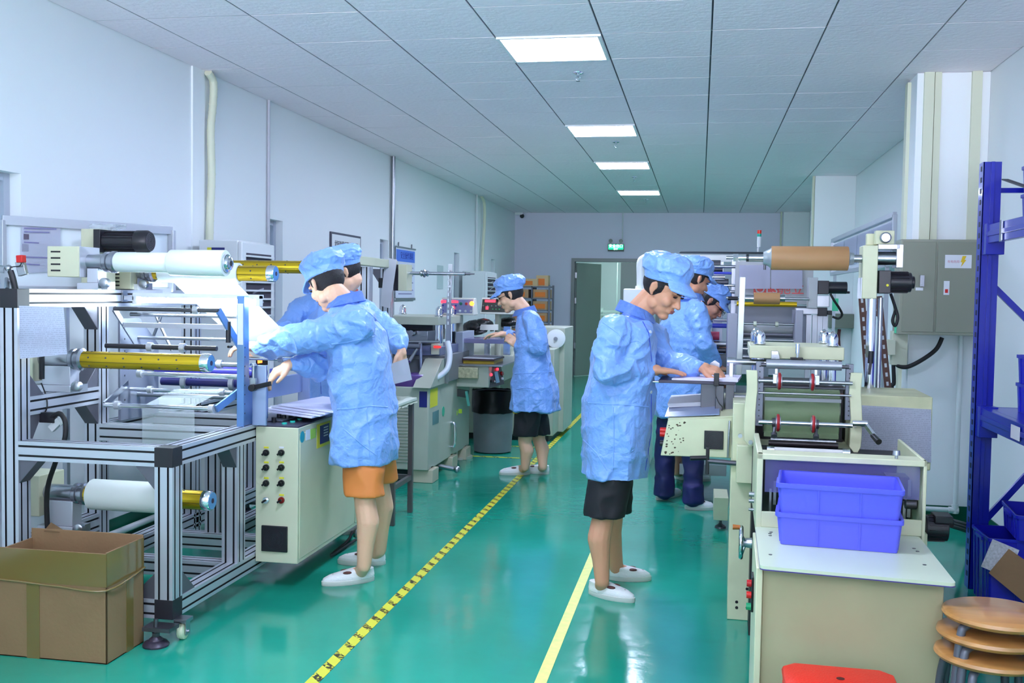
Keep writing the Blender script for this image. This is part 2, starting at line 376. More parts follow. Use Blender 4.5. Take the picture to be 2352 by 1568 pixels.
tape(-.575, -.53, 1.5, 6.3, 'pale yellow floor tape under the standing man on the right of the aisle', M('yellow_tape', (222, 226, 100), .4, var=.15, vscale=30))
tape(-.575, -.53, 6.3, 17.5, 'striped hazard tape further down the right side of the aisle, behind the standing man', HAZ)
tape(-2.3, -1.41, 8.82, 8.86, 'short cross tape on the floor just in front of the grey bin', HAZ)
tape(-2.0, -1.41, 9.5, 9.54, 'short cross tape on the floor behind the grey bin', HAZ)
# ---------------------------------------------------------------- lights in the ceiling
LED = M('led_panel_glow', (212, 224, 255), .5, emit=PANEL_E); LEDF = M('panel_frame', (235, 238, 240), .4)
labs = ['nearest and largest of the lit square ceiling panels', 'second lit ceiling panel from the camera', 'third lit ceiling panel from the camera', 'farthest and smallest lit ceiling panel, near the back wall', 'lit ceiling panel above the foreground', 'lit ceiling panel just behind the foreground one']
for k, r in enumerate(LROWS):
    x0, y0 = cx0+5*.6, ry0+r*.6
    t = thing('ceiling_light', labs[k], 'light', (x0+.3, y0+.3, CEIL-.012), 'square LED panels in the ceiling')
    b = B().box((x0+.004, y0+.004, CEIL-.012), (x0+.596, y0+.024, CEIL+.012)).box((x0+.004, y0+.576, CEIL-.012), (x0+.596, y0+.596, CEIL+.012)).box((x0+.004, y0+.024, CEIL-.012), (x0+.024, y0+.576, CEIL+.012)).box((x0+.576, y0+.024, CEIL-.012), (x0+.596, y0+.576, CEIL+.012))
    obj('frame', b, LEDF, t); obj('diffuser', B().box((x0+.024, y0+.024, CEIL-.008), (x0+.576, y0+.576, CEIL)), LED, t)
b = B().box((-1.6, YF+1.5, CEIL-.02), (-1.0, YF+2.1, CEIL-.001)); o = obj('ceiling_light', b, M('led_glow_beyond', (215, 245, 245), 0.5, emit=7)); tag(o, 'bright ceiling panel in the room beyond the back door', 'light')
for k, (u, v) in enumerate(((1328, 166), (1415, 325), (1457, 406), (1484, 457))):
    p = at(u, v, z=CEIL); x, y = p.x, p.y
    t = thing('sprinkler_head', ['sprinkler head hanging just behind the nearest ceiling panel', 'sprinkler head behind the second ceiling panel', 'sprinkler head behind the third ceiling panel', 'tiny sprinkler head behind the farthest ceiling panel'][k], 'sprinkler', (x, y, CEIL-.05), 'sprinkler heads in the ceiling')
    obj('cover_plate', B().lathe((x, y, CEIL), (x, y, CEIL-.014), [(0, .036), (.5, .034), (1, .016)], 20), CHROME, t)
    b = B().cyl((x, y, CEIL-.014), (x, y, CEIL-.03), .011, .011, 14)
    b.tube([(x-.01, y, CEIL-.03), (x-.014, y, CEIL-.042), (x, y, CEIL-.054)], .0025, 6).tube([(x+.01, y, CEIL-.03), (x+.014, y, CEIL-.042), (x, y, CEIL-.054)], .0025, 6).cyl((x, y, CEIL-.054), (x, y, CEIL-.057), .014, .014, 14)
    obj('nozzle', b, CHROME, t)
# ---------------------------------------------------------------- pipes and trunking on the walls
IVORY = M('ivory_plastic', (214, 216, 192), .5); WPIPE = M('white_plastic_pipe', (215, 220, 222), .4)
def wallpipe(name, pts, r, m, lab, cat='pipe', ribs=0):
    b = B().tube(pts, r, 12)
    if ribs:
        C = catmull([Vector(p) for p in pts], ribs)
        for k in range(1, len(C)-1): b.cyl(C[k]-Vector((0, 0, .006)), C[k]+Vector((0, 0, .006)), r*1.05, r*1.05, 12)
    o = obj(name, b, m); tag(o, lab, cat)
    return o
P = lambda u, v, x=XL+.04: at(u, v, x=x)
wallpipe('flexible_conduit', [P(478, 166), P(490, 190), P(489, 240), P(484, 300), P(486, 400), P(483, 480), P(481, 560), P(481, 640)], .026, IVORY, 'bent cream flexible duct running down the left wall from the ceiling', ribs=3)
wallpipe('conduit_pipe', [(-3.265, 7.38, CEIL), (-3.265, 7.38, .1)], .012, M('pipe_grey_white', (190, 190, 200), .4), 'thin pale conduit on the left wall beside the first tall slot window')
wallpipe('metal_pipe', [(-3.25, 10.55, CEIL), (-3.25, 10.55, .1)], .022, STEEL, 'bare steel pipe on the left wall beside the hanging wall chart')
wallpipe('conduit_pipe', [(-3.255, 14.72, CEIL), (-3.255, 14.72, .1)], .014, WPIPE, 'straight thin conduit at the far end of the left wall')
wallpipe('flexible_conduit', [(-3.24, 14.95, CEIL), (-3.225, 15.1, CEIL-.1), (-3.23, 15.15, 2.5), (-3.235, 15.05, 2.0), (-3.23, 15.05, 1.5)], .022, IVORY, 'cream flexible duct at the far end of the left wall')
# pillar trunking
b = B().box((1.37, 6.905, 1.83), (1.43, 6.93, CEIL)).box((1.435, 6.912, 1.83), (1.475, 6.93, CEIL)); tag(obj('cable_trunking', b, IVORY), 'twin ivory cable trunking on the front of the near pillar above the grey cabinet', 'trunking')
tag(obj('cable_trunking', B().box((1.655, 6.905, 1.83), (1.715, 6.93, CEIL)), IVORY), 'single ivory cable trunking on the right part of the near pillar', 'trunking')
tag(obj('cable_trunking', B().box((1.308, 7.12, .8), (1.33, 7.2, CEIL-.02)), IVORY), 'ivory cable trunking on the aisle side of the near pillar', 'trunking')
wallpipe('conduit_pipe', [(1.29, 12.58, CEIL), (1.29, 12.58, .1)], .016, IVORY, 'thin conduit down the corner of the far right pillar')
wallpipe('conduit_pipe', [(1.31, 17.72, CEIL), (1.31, 17.72, 1.0)], .016, IVORY, 'thin conduit in the far right corner by the back wall')
pb = at(2222, 780, y=6.88)
b = B().tube([(1.64, 6.895, 1.24), (1.64, 6.895, .13)], .016, 12, False).tube([(1.64, 6.895, .11), (1.37, 6.895, .11)], .016, 12, False).cyl((1.64, 6.895, .15), (1.64, 6.895, .09), .021).cyl((1.66, 6.895, .11), (1.6, 6.895, .11), .021)
tag(obj('drain_pipe', b, WPIPE), 'white pipe with an elbow near the floor below the grey electrical cabinet', 'pipe')
tag(obj('drain_pipe', B().tube([(XL+.05, 3.9, .06), (XL+.05, 6.0, .06)], .02, 12, False), WPIPE), 'white pipe lying along the foot of the left wall', 'pipe')
# cctv
p = at(1199, 496, y=17.6)
t = thing('security_camera', 'small dark dome security camera in the top left corner of the back wall', 'camera', (p.x, p.y, p.z-.04))
obj('bracket', B().box((p.x-.12, p.y-.03, p.z+.02), (p.x+.01, p.y+.03, p.z+.06)), WPIPE, t); obj('dome', B().ell(p, .04), BLACK, t)
# exit sign
x0, x1, y, z0, z1 = -1.6, -1.34, 17.95, 2.235, 2.345
t = thing('exit_sign', 'small lit green exit sign hanging on the back wall above the door', 'sign', (-1.47, y, z0))
EXG = M('exit_sign_green', (0, 150, 95), .4, emit=.8); EXW = M('exit_letters_lit', (150, 255, 225), .4, emit=2.2)
obj('housing', B().box((x0-.01, y, z0-.01), (x1+.01, y+.05, z1+.01)), M('exit_housing', (30, 70, 60), .4), t); obj('sign_face', B().box((x0, y-.004, z0+.02), (x1, y, z1)), EXG, t)
text_mesh('lettering', '安全出口', .062, (-1.47, y-.006, z0+.078), (1, 0, 0), (0, 0, 1), EXW, t); text_mesh('lettering', 'EXIT', .036, (-1.47, y-.006, z0+.028), (1, 0, 0), (0, 0, 1), EXW, t)
for xx in (-1.56, -1.38): obj('emergency_lamp', B().cyl((xx, y-.03, z1+.06), (xx, y+.03, z1+.06), .035, .03, 18), M('lamp_glass_green', (80, 110, 100), .2), t)
tag(obj('conduit_pipe', B().tube([(-1.36, 17.97, z1+.1), (-1.36, 17.97, CEIL)], .012, 8, False), WPIPE), 'thin white conduit from the ceiling down to the exit sign', 'pipe')
# ================================================================ COATING MACHINE ON ALUMINIUM FRAME (left foreground)
def alu(b, p0, p1, w=.08, slots=True):
    """slotted aluminium section along x, y or z; p0 = min corner centre line, w = side. slot floors get material 1"""
    p0, p1 = Vector(p0), Vector(p1); ax = max(range(3), key=lambda i: abs(p1[i]-p0[i]))
    o1, o2 = [i for i in range(3) if i != ax]; h = w/2; c1, c2 = p0[o1], p0[o2]
    def P(a, q, r):
        v = [0, 0, 0]; v[ax] = a; v[o1] = c1+q; v[o2] = c2+r; return v
    # outline with two slots on every side
    side = [(-h, 0)]
    pts = []; matl = []
    sl = [(-.0245, -.0155), (.0155, .0245)] if w > .06 else [(-.005, .005)]
    dpt = .006
    def seg(t, d):  # along the side, depth
        return (t, h-d)
    prof = [(-h, 0, 0)]
    for a, c in sl: prof += [(a, 0, 1), (a, dpt, 1), (c, dpt, 1), (c, 0, 0)]
    outline = []
    for k in range(4):
        cs, sn = math.cos(k*PI/2), math.sin(k*PI/2)
        for t, d, mflag in prof:
            x, y = t, h-d
            outline.append((x*cs+y*sn, -x*sn+y*cs, mflag))
    n = len(outline)
    A = [b.bm.verts.new(P(p0[ax], q, r)) for q, r, _ in outline]; Z = [b.bm.verts.new(P(p1[ax], q, r)) for q, r, _ in outline]
    for i in range(n):
        f = b.bm.faces.new((A[i], A[(i+1) % n], Z[(i+1) % n], Z[i])); f.material_index = outline[i][2]; f.smooth = False
    for r in (A, Z): b.bm.faces.new(r)
    return b
SLOT = M('black_slot_strip', (16, 14, 22), .6)
AM = [ALU, SLOT]
def beam(parent, p0, p1, name='frame_beam', w=.08): return obj(name, alu(B(), p0, p1, w), AM, parent)
XA, XB = -2.845, -2.142          # centre lines of the left posts and of the right-hand side of the table
T = thing('coating_machine', 'tall coating machine on a slotted aluminium frame with gold shafts, left foreground', 'machine', (-2.5, 4.8, 0))
# left tall wall of the frame
for y in (3.86, 4.45, 5.38): beam(T, (XA, y, .09 if y < 5 else .02), (XA, y, 1.36), 'frame_post')
beam(T, (XA, 3.90, 1.40), (XA, 5.45, 1.40)); 
for z in (.94, .13, .52)[:2]: beam(T, (XA, 3.9, z), (XA, 4.41, z))
beam(T, (XA, 4.49, .13), (XA, 6.2, .13)); beam(T, (XA, 4.49, .76), (XA, 6.2, .76))
# low table frame
beam(T, (XA+.04, 3.86, .76), (XB-.04, 3.86, .76)); beam(T, (XB, 3.9, .76), (XB, 6.3, .76))
beam(T, (XA+.04, 3.86, .13), (XB-.04, 3.86, .13)); beam(T, (XB, 3.9, .13), (XB, 6.3, .13))
beam(T, (XB, 3.86, .17), (XB, 3.86, .72), 'frame_post'); beam(T, (XB, 4.46, .17), (XB, 4.46, .72), 'frame_post')
beam(T, (XA+.04, 4.45, .76), (XB-.04, 4.45, .76)); beam(T, (XA+.04, 4.95, .76), (XB-.04, 4.95, .76)); beam(T, (XA+.04, 4.95, .13), (XB-.04, 4.95, .13)); beam(T, (XA+.04, 4.45, .13), (XB-.04, 4.45, .13))
beam(T, (-2.5, 4.99, .13), (-2.5, 6.2, .13)); beam(T, (XB, 6.26, .17), (XB, 6.26, .72), 'frame_post'); beam(T, (XA, 6.2, .17), (XA, 6.2, .72), 'frame_post')
beam(T, (-2.5, 4.99, .17), (-2.5, 4.99, .72), 'frame_post')
CAPM = M('black_end_cap', (30, 28, 36), .5)
def capb(x, y, z): obj('corner_cap', B().box((x-.041, y-.041, z-.041), (x+.041, y+.04, z+.04)), CAPM, T, bevel=.002)
capb(XB, 3.86, .76); capb(XB, 3.86, .13); capb(XA, 3.86, 1.4)
BRK = M('die_cast_bracket', (110, 108, 118), .45, .6)
def gusset(p, a, c, w=.07):
    """corner bracket: right-angle triangle at p with legs along vectors a and c"""
    p, a, c = Vector(p), Vector(a), Vector(c); n = a.cross(c).normalized()*w/2; b = B()
    b.loft([[p-n, p+a-n, p+c-n], [p+n, p+a+n, p+c+n]])
    return obj('corner_bracket', b, BRK, T, bevel=.002)
gusset((XA+.04, 3.86, .72), (.09, 0, 0), (0, 0, -.1)); gusset((XB-.04, 3.86, .72), (-.09, 0, 0), (0, 0, -.1)); gusset((XB-.04, 3.86, .17), (-.11, 0, 0), (0, 0, .11)); gusset((XB, 3.9, .17), (0, .12, 0), (0, 0, .11))
gusset((XA, 4.41, 1.36), (0, -.11, 0), (0, 0, -.11)); gusset((XA, 4.41, .90), (0, -.1, 0), (0, 0, -.1)); gusset((XA, 3.9, .90), (0, .09, 0), (0, 0, -.14)); gusset((XA, 4.41, .98), (0, -.11, 0), (0, 0, .11)); gusset((XA, 3.9, .98), (0, .1, 0), (0, 0, .1)); gusset((XB, 4.42, .72), (0, -.08, 0), (0, 0, -.1)); gusset((XA, 3.9, .17), (0, .1, 0), (0, 0, .12))
# feet
def levelfoot(x, y):
    b = B().box((x-.07, y-.06, .062), (x+.05, y+.02, .078)).cyl((x-.02, y-.04, .02), (x-.02, y-.04, .11), .009, .009, 12).cyl((x-.02, y-.04, .04), (x-.02, y-.04, .055), .017, .017, 6)
    f = obj('levelling_foot', b, DSTEEL, T); obj('foot_pad', B().lathe((x-.02, y-.04, 0), (x-.02, y-.04, .04), [(0, .052), (.18, .053), (.45, .045), (.6, .028), (.75, .026), (1, .014)], 28), M('dark_foot_pad', (62, 55, 70), .4, .3), f)
def caster(x, y):
    b = B().box((x-.025, y-.03, .075), (x+.03, y+.03, .09)).box((x-.022, y-.015, .02), (x-.018, y+.02, .08)).box((x+.018, y-.015, .02), (x+.022, y+.02, .08)).cyl((x-.026, y, .034), (x+.03, y, .034), .006)
    f = obj('caster', b, STEEL, T); obj('wheel', B().lathe((x-.014, y, .034), (x+.014, y, .034), [(0, .026), (.1, .033), (.45, .034), (.5, .031), (.55, .034), (.9, .033), (1, .026)], 24), M('nylon_wheel', (215, 222, 190), .35), f)
levelfoot(XB+.02, 3.8); caster(XB+.065, 3.86); levelfoot(XA, 3.86); caster(XB, 6.2); levelfoot(XA, 6.2)
# ---- unwind and rewind shafts, all cantilevered to the right (+x)
FLG = M('machined_flange', (160, 162, 172), .25, .9)
def gold_shaft(x0, x1, y, z, r=.036, name='air_shaft'):
    b = B(); n = 72; prof = []
    s = obj(name, B().cyl((x0, y, z), (x1-.04, y, z), r, r, 48), GOLD, T)
    # long grooves and the rows of rubber buttons
    g = B()
    for k in range(6):
        a = k*PI/3+.2; dy, dz = math.cos(a)*r, math.sin(a)*r
        g.box((x0, y+dy-.001, z+dz-.001), (x1-.042, y+dy+.001, z+dz+.001))
    obj('groove', g, M('groove_dark', (60, 48, 12), .5), s)
    g = B(); L = x1-x0-.06
    for k in range(6):
        a = k*PI/3+.2+PI/6; dy, dz = math.cos(a), math.sin(a)
        for j in range(int(L/.085)):
            x = x0+.05+j*.085
            g.cyl((x, y+dy*(r-.001), z+dz*(r-.001)), (x, y+dy*(r+.0015), z+dz*(r+.0015)), .0045, .004, 8)
    obj('grip_buttons', g, DSTEEL, s)['kind'] = 'stuff'
    obj('end_cap', B().lathe((x1-.04, y, z), (x1, y, z), [(0, r+.001), (.05, r+.003), (.85, r+.003), (1, r-.001)], 40), CHROME, T)
    obj('end_plate', B().cyl((x1-.001, y, z), (x1+.001, y, z), r-.004, r-.004, 40), M('blue_end_plate', (95, 150, 200), .35, .3), T)
    obj('valve_bore', B().cyl((x1, y, z), (x1+.002, y, z), .011, .011, 20), M('bore_dark', (45, 30, 60), .4), T)
    return s
def housing(x0, x1, y, z, r=.037):
    obj('shaft_housing', B().cyl((x0, y, z), (x1, y, z), r, r, 36), STEEL, T)
    obj('flange', B().lathe((x1-.035, y, z), (x1+.03, y, z), [(0, r+.004), (.1, r+.01), (.35, r+.01), (.4, r+.004), (.55, r+.004), (.6, r+.013), (.85, r+.013), (.95, r+.004), (1, r)], 40), FLG, T)
def slide(xa, xb, y, z0, z1):
    obj('slide_base', B().box((xa, y-.05, z0), (xb-.06, y+.05, z0+.03)).box((xa+.04, y-.035, z0+.03), (xb-.07, y+.035, z1)), ALU, T, bevel=.002)
    obj('slide_knob', B().box((xb-.055, y-.03, z0+.002), (xb-.025, y+.03, z0+.035)).lathe((xb-.02, y-.04, z0+.03), (xb-.02, y-.075, z0+.03), [(0, .012), (.2, .022), (.9, .022), (1, .016)], 20), STEEL, T)
def slotted_box(u0, v0, u1, v1, y, dpt, dx, name='drive_box'):
    a, c = at(u0, v0, y=y), at(u1, v1, y=y)
    f = obj(name, B().box((a.x, y, c.z), (c.x, y+dpt, a.z)), CREAM, T, bevel=.003)
    g = B(); h = (a.z-c.z); w = c.x-a.x
    for k in range(4):
        z = a.z-h*(.18+.205*k); g.box((a.x+w*.12, y-.0012, z-.0035), (a.x+w*.42, y+.002, z+.0035))
    obj('vent_slots', g, BLACK, f)
    return a, c
# shaft 1, top front, with the big white film roll
Y1 = 4.15
a, c = slotted_box(108, 565, 181, 636, 4.10, .16, 0)
obj('face_plate', B().box((c.x, 4.105, c.z), (c.x+.003, 4.255, a.z)), ALU, T)
z1 = at(385, 603, y=4.18).z; xs = at(190, 604, y=4.18).x; xf = at(258, 604, y=4.18).x; xe = at(531, 603, y=4.18).x
housing(c.x, xf, 4.18, z1, .036); slide(c.x-.03, xf+.02, 4.18, 1.441, z1-.03)
obj('air_shaft', B().cyl((xf, 4.18, z1), (xe-.03, 4.18, z1), .035, .035, 36), GOLD, T)
obj('end_cap', B().lathe((xe-.04, 4.18, z1), (xe, 4.18, z1), [(0, .028), (.3, .04), (.6, .04), (.65, .03), (.9, .03), (1, .024)], 36), CHROME, T); obj('valve_bore', B().cyl((xe-.001, 4.18, z1), (xe+.001, 4.18, z1), .012, .012, 20), BLACK, T)
xm = at(394, 603, y=4.18).x; xn = at(512, 603, y=4.18).x
def tube_roll(name, x0, x1, y, z, ro, ri, m, lab, cat='roll', seg=48):
    b = B().lathe((x0, y, z), (x1, y, z), [(0, ri), (0, ro-.002), (.01, ro), (.99, ro), (1, ro-.002), (1, ri), (0, ri)], seg, cap=False)
    return tag(obj(name, b, m), lab, cat)
tube_roll('film_roll', xm, xn+.015, 4.18, z1, .0575, .0405, FILM, 'thick roll of white film on the top front shaft of the coating machine', 'roll')
tube_roll('film_roll', xf+.025, xm-.002, 4.18, z1, .044, .0365, FILM, 'slimmer sleeve of white film on the inner end of the top front shaft', 'roll')
# shaft 2, behind it, feeding the web
Y2 = 4.78; z2 = at(590, 628, y=Y2).z
a, c = slotted_box(256, 622, 300, 664, 4.7, .16, 0)
x20 = at(345, 628, y=Y2).x; xr = at(551, 628, y=Y2).x; x2e = at(634, 628, y=Y2).x
housing(c.x, x20, Y2, z2, .036); slide(c.x-.03, x20+.02, Y2, 1.441, z2-.03)
gold_shaft(x20, x2e, Y2, z2, .038)
tube_roll('film_roll', x20+.06, xr, Y2, z2, .052, .0405, FILM, 'glaring white film roll on the second shaft, lit from below by the tube lamp')
# shaft 3, far
Y3 = 5.5; z3 = at(640, 613, y=Y3).z; gold_shaft(at(420, 613, y=Y3).x, at(760, 613, y=Y3).x, Y3, z3, .036); housing(XA-.1, at(420, 613, y=Y3).x, Y3, z3, .036); slide(XA-.05, at(430, 613, y=Y3).x, Y3, 1.441, z3-.03)
# shaft 4, mid front: bare gold
Y4 = 4.15; z4 = at(320, 829, y=Y4).z; x40 = at(190, 829, y=Y4).x; x4e = at(485, 829, y=Y4).x
xh = at(98, 829, y=Y4).x
obj('drive_box', B().box((xh-.13, Y4-.07, z4-.1), (xh, Y4+.09, z4+.06)), CREAM, T, bevel=.003)
housing(xh, x40-.02, Y4, z4, .037); slide(xh-.02, x40+.03, Y4, .981, z4-.03); gold_shaft(x40, x4e, Y4, z4, .038)
# shaft 5, low front with a white roll
Y5 = 4.05; z5 = at(350, 1142, y=Y5).z; x50 = at(196, 1142, y=Y5).x; x5e = at(488, 1148, y=Y5).x; xh = at(110, 1142, y=Y5).x
obj('drive_box', B().box((xh-.12, Y5-.06, z5-.1), (xh, Y5+.12, z5+.08)), CREAM, T, bevel=.003)
beam(T, (XA, 3.9, .33), (XA, 4.41, .33)); gusset((XA, 4.41, .29), (0, -.1, 0), (0, 0, -.1))
housing(xh, x50-.015, Y5, z5, .036); slide(xh-.02, x50+.03, Y5, .371, z5-.03); gold_shaft(x50, x5e, Y5, z5, .0405)
tube_roll('film_roll', at(212, 1142, y=Y5).x, at(405, 1142, y=Y5).x, Y5, z5, .067, .0425, M('matt_white_roll', (222, 228, 222), .6), 'matt white roll on the lowest shaft inside the aluminium frame')
# big motor above
mz = at(300, 555, y=4.55).z; mx0 = at(236, 555, y=4.55).x; mx1 = at(352, 557, y=4.55).x
obj('motor_mount', B().box((at(208, 560, y=4.6).x, 4.52, 1.441), (mx0, 4.66, mz+.06)), CREAM, T, bevel=.003)
MB = M('black_motor_paint', (30, 28, 36), .35)
mo = obj('motor', B().box((mx0, 4.47, mz-.055), (mx0+.035, 4.58+.01, mz+.055)).cyl((mx0+.03, 4.525, mz), (mx1-.05, 4.525, mz), .046, .046, 32), MB, T, bevel=.002)
b = B()
for k in range(18):
    a = k*2*PI/18; b.bar((mx0+.04, 4.525+math.cos(a)*.047, mz+math.sin(a)*.047), (mx1-.07, 4.525+math.cos(a)*.047, mz+math.sin(a)*.047), .003, .008, (0, math.cos(a), math.sin(a)))
obj('cooling_fins', b, MB, mo)
obj('fan_cover', B().lathe((mx1-.07, 4.525, mz), (mx1, 4.525, mz), [(0, .05), (.05, .054), (.8, .054), (1, .046)], 36), MB, mo)
b = B()
for k in range(5): b.lathe((mx1, 4.525, mz), (mx1+.002, 4.525, mz), [(0, .008+.008*k), (1, .008+.008*k), (1, .0095+.008*k), (0, .0095+.008*k), (0, .008+.008*k)], 24, cap=False)
obj('fan_grille', b, M('grille_grey', (90, 88, 98), .4), mo)
# tube lamp under the top beam
t = thing('tube_lamp', 'blazing fluorescent tube lamp clamped under the top beam of the coating machine', 'lamp', (-2.5, 4.62, 1.3))
lz = at(400, 690, y=4.62).z
obj('lamp_tube', B().cyl((-2.72, 4.62, lz), (-2.1, 4.62, lz), .013, .013, 20), M('lamp_tube_glow', (225, 245, 255), .4, emit=TUBE_E), t)
obj('lamp_body', B().box((-2.74, 4.595, lz+.016), (-2.08, 4.65, lz+.035)).box((-2.745, 4.6, lz-.02), (-2.722, 4.64, lz+.03)).box((-2.098, 4.6, lz-.02), (-2.08, 4.64, lz+.03)), M('lamp_white', (235, 238, 240), .4), t)
obj('bracket', B().box((-2.79, 4.6, lz), (-2.74, 4.64, lz+.02)).box((XA+.041, 4.6, lz-.01), (XA+.05, 4.64, lz+.045)), STEEL, t)
# ---- web path: side plates, swing arms and guide rollers
def rollr(u0, u1, v, y, r, m, name='guide_roller', collars=(), rc=None):
    p0, p1 = at(u0, v, y=y), at(u1, v, y=y); z = (p0.z+p1.z)/2
    ro = obj(name, B().cyl((p0.x, y, z), (p1.x, y, z), r, r, 24), m, T)
    for k, u in enumerate(collars):
        x = at(u, v, y=y).x; obj('collar', B().cyl((x-.012, y, z), (x+.012, y, z), (rc or r*1.8), None, 24), M('collar_grey', (190, 192, 200), .35, .3), ro)
    return Vector((p0.x, y, z)), Vector((p1.x, y, z))
def plate(pts, x, th, m, name, holes=()):
    """side plate: (y,z) outline"""
    o = obj(name, B().prism(pts, 'x', x-th/2, x+th/2), m, T, bevel=.0015)
    if holes:
        g = B()
        for (hy, hz, hr) in holes: g.cyl((x+th/2-.001, hy, hz), (x+th/2+.001, hy, hz), hr, hr, 12)
        obj('bolt_heads', g, DSTEEL, o)
    return o
xp = -2.135
q0, q1 = at(553, 960, x=xp), at(554, 720, x=xp)
yp0 = q0.y; yp1 = yp0+.1
holes = [(yp0+.03, .86+.045*k, .004) for k in range(8)]
plate([(yp0, .8), (yp0+.3, .8), (yp0+.3, .98), (yp0+.08, 1.02), (yp0+.07, 1.42), (yp0, 1.42)], xp, .012, BLUEPL, 'side_plate', holes)
obj('front_strip', B().box((xp-.018, yp0-.006, .8), (xp+.018, yp0-.0005, 1.42)), BLUEPL, T, bevel=.001)
obj('notice_strip', B().box((xp-.014, yp0-.0085, 1.19), (xp+.014, yp0-.0065, 1.385)), WPAPER, T)
obj('lever_knob', B().cyl((xp-.05, yp0-.03, 1.2), (xp-.05, yp0-.03, 1.3), .012, .012, 14).cyl((xp-.05, yp0-.03, 1.18), (xp-.05, yp0+.005, 1.18), .006), BLACK, T)
xq = -2.78
plate([(yp0+.02, .8), (yp1+.28, .8), (yp1+.28, 1.16), (yp1+.1, 1.3), (yp0+.02, 1.3)], xq, .012, M('plate_grey', (150, 155, 172), .4, .5), 'side_plate', [(yp0+.06, .9+.06*k, .005) for k in range(6)])
# upper swing frame
A0, A1 = rollr(262, 502, 711, 4.42, .0095, DSTEEL, collars=(450,))
A2, A3 = rollr(243, 498, 797, 4.36, .0115, M('black_roller', (48, 46, 52), .35), collars=(345, 420), rc=.021)
obj('swing_arm', B().bar(A0, Vector((A0.x, yp0+.1, 1.17)), .008, .03), M('plate_grey', (150, 155, 172), .4, .5), T); obj('swing_arm', B().bar(A1, Vector((xp-.03, yp0+.06, 1.17)), .01, .034), BLUEPL, T)
fl0, fl1 = at(285, 745, y=4.5), at(525, 745, y=4.5); obj('flat_bar', B().box((fl0.x, 4.49, fl0.z-.013), (fl1.x, 4.51, fl0.z+.01)), ALU, T)
rollr(300, 545, 724, 4.72, .01, STEEL); rollr(300, 545, 777, 4.7, .009, STEEL)
# lower group
rollr(318, 550, 861, 4.56, .0115, CHROME, collars=(322,), rc=.02)
rollr(378, 556, 835, 4.72, .012, STEEL, collars=(505,)); rollr(360, 610, 853, 4.86, .027, VIOLET, 'rubber_roller'); rollr(372, 552, 878, 4.78, .02, M('violet_dark_rubber', (38, 36, 105), .35), 'rubber_roller', collars=(425, 535)); rollr(550, 700, 824, 4.9, .009, CHROME, collars=(645,))
rollr(300, 535, 897, 4.62, .009, CHROME, collars=(345, 510), rc=.018); rollr(275, 550, 908, 4.7, .012, STEEL)
G0, G1 = rollr(240, 490, 934, 4.4, .011, CHROME, collars=(270, 487), rc=.021)
obj('swing_arm', B().bar(G1+Vector((.015, 0, 0)), Vector((xp-.02, yp0+.03, .965)), .01, .034), BLUEPL, T); obj('swing_arm', B().bar(G0, Vector((xq, yp0+.12, .99)), .01, .03), STEEL, T)
# X stays behind
obj('cross_stay', B().tube([at(340, 805, y=4.95), at(372, 720, y=4.95)], .008, 10, False), STEEL, T); obj('cross_stay', B().tube([at(395, 805, y=4.95), at(356, 720, y=4.95)], .008, 10, False), STEEL, T)
# knife-edge station to the right of the plate
obj('station_plate', B().box((xp+.03, yp0+.06, .8), (xp+.1, yp0+.075, 1.09)), M('station_silver_blue', (165, 180, 215), .32, .6), T, bevel=.002)
obj('adjuster', B().cyl((xp+.045, yp0+.04, 1.0), (xp+.045, yp0+.04, 1.09), .008, .008, 12).cyl((xp+.045, yp0+.04, 1.09), (xp+.045, yp0+.04, 1.10), .02, .014, 16).box((xp+.03, yp0+.03, .985), (xp+.06, yp0+.05, 1.03)), STEEL, T)
obj('handle_crank', B().bar((xp+.05, yp0+.02, .985), (xp+.15, yp0+.0, 1.01), .014, .022).cyl((xp+.05, yp0+.005, .985), (xp+.05, yp0+.045, .985), .017, .017, 18), BLACK, T, bevel=.002)
k0 = at(598, 888, y=4.78); k1 = at(690, 862, y=5.15)
obj('cross_bar', B().bar((k0.x, 4.6, .955), (k1.x-.02, 5.2, .955), .02, .1), M('station_silver_blue', (165, 180, 215), .32, .6), T, bevel=.002)
obj('station_plate', B().box((k1.x-.035, 5.2, .8), (k1.x+.03, 5.215, 1.08)), M('station_silver_blue', (165, 180, 215), .32, .6), T, bevel=.002)
obj('wing_nut', B().ell((k1.x, 5.19, 1.1), .011).cyl((k1.x, 5.19, 1.06), (k1.x, 5.19, 1.12), .005).bar((k1.x-.02, 5.19, 1.12), (k1.x+.02, 5.19, 1.12), .006, .01), CHROME, T)
obj('deck_plate', B().box((XB-.06, 4.75, .8), (XB+.12, 5.6, .806)), M('deck_steel', (150, 152, 165), .3, .8), T)
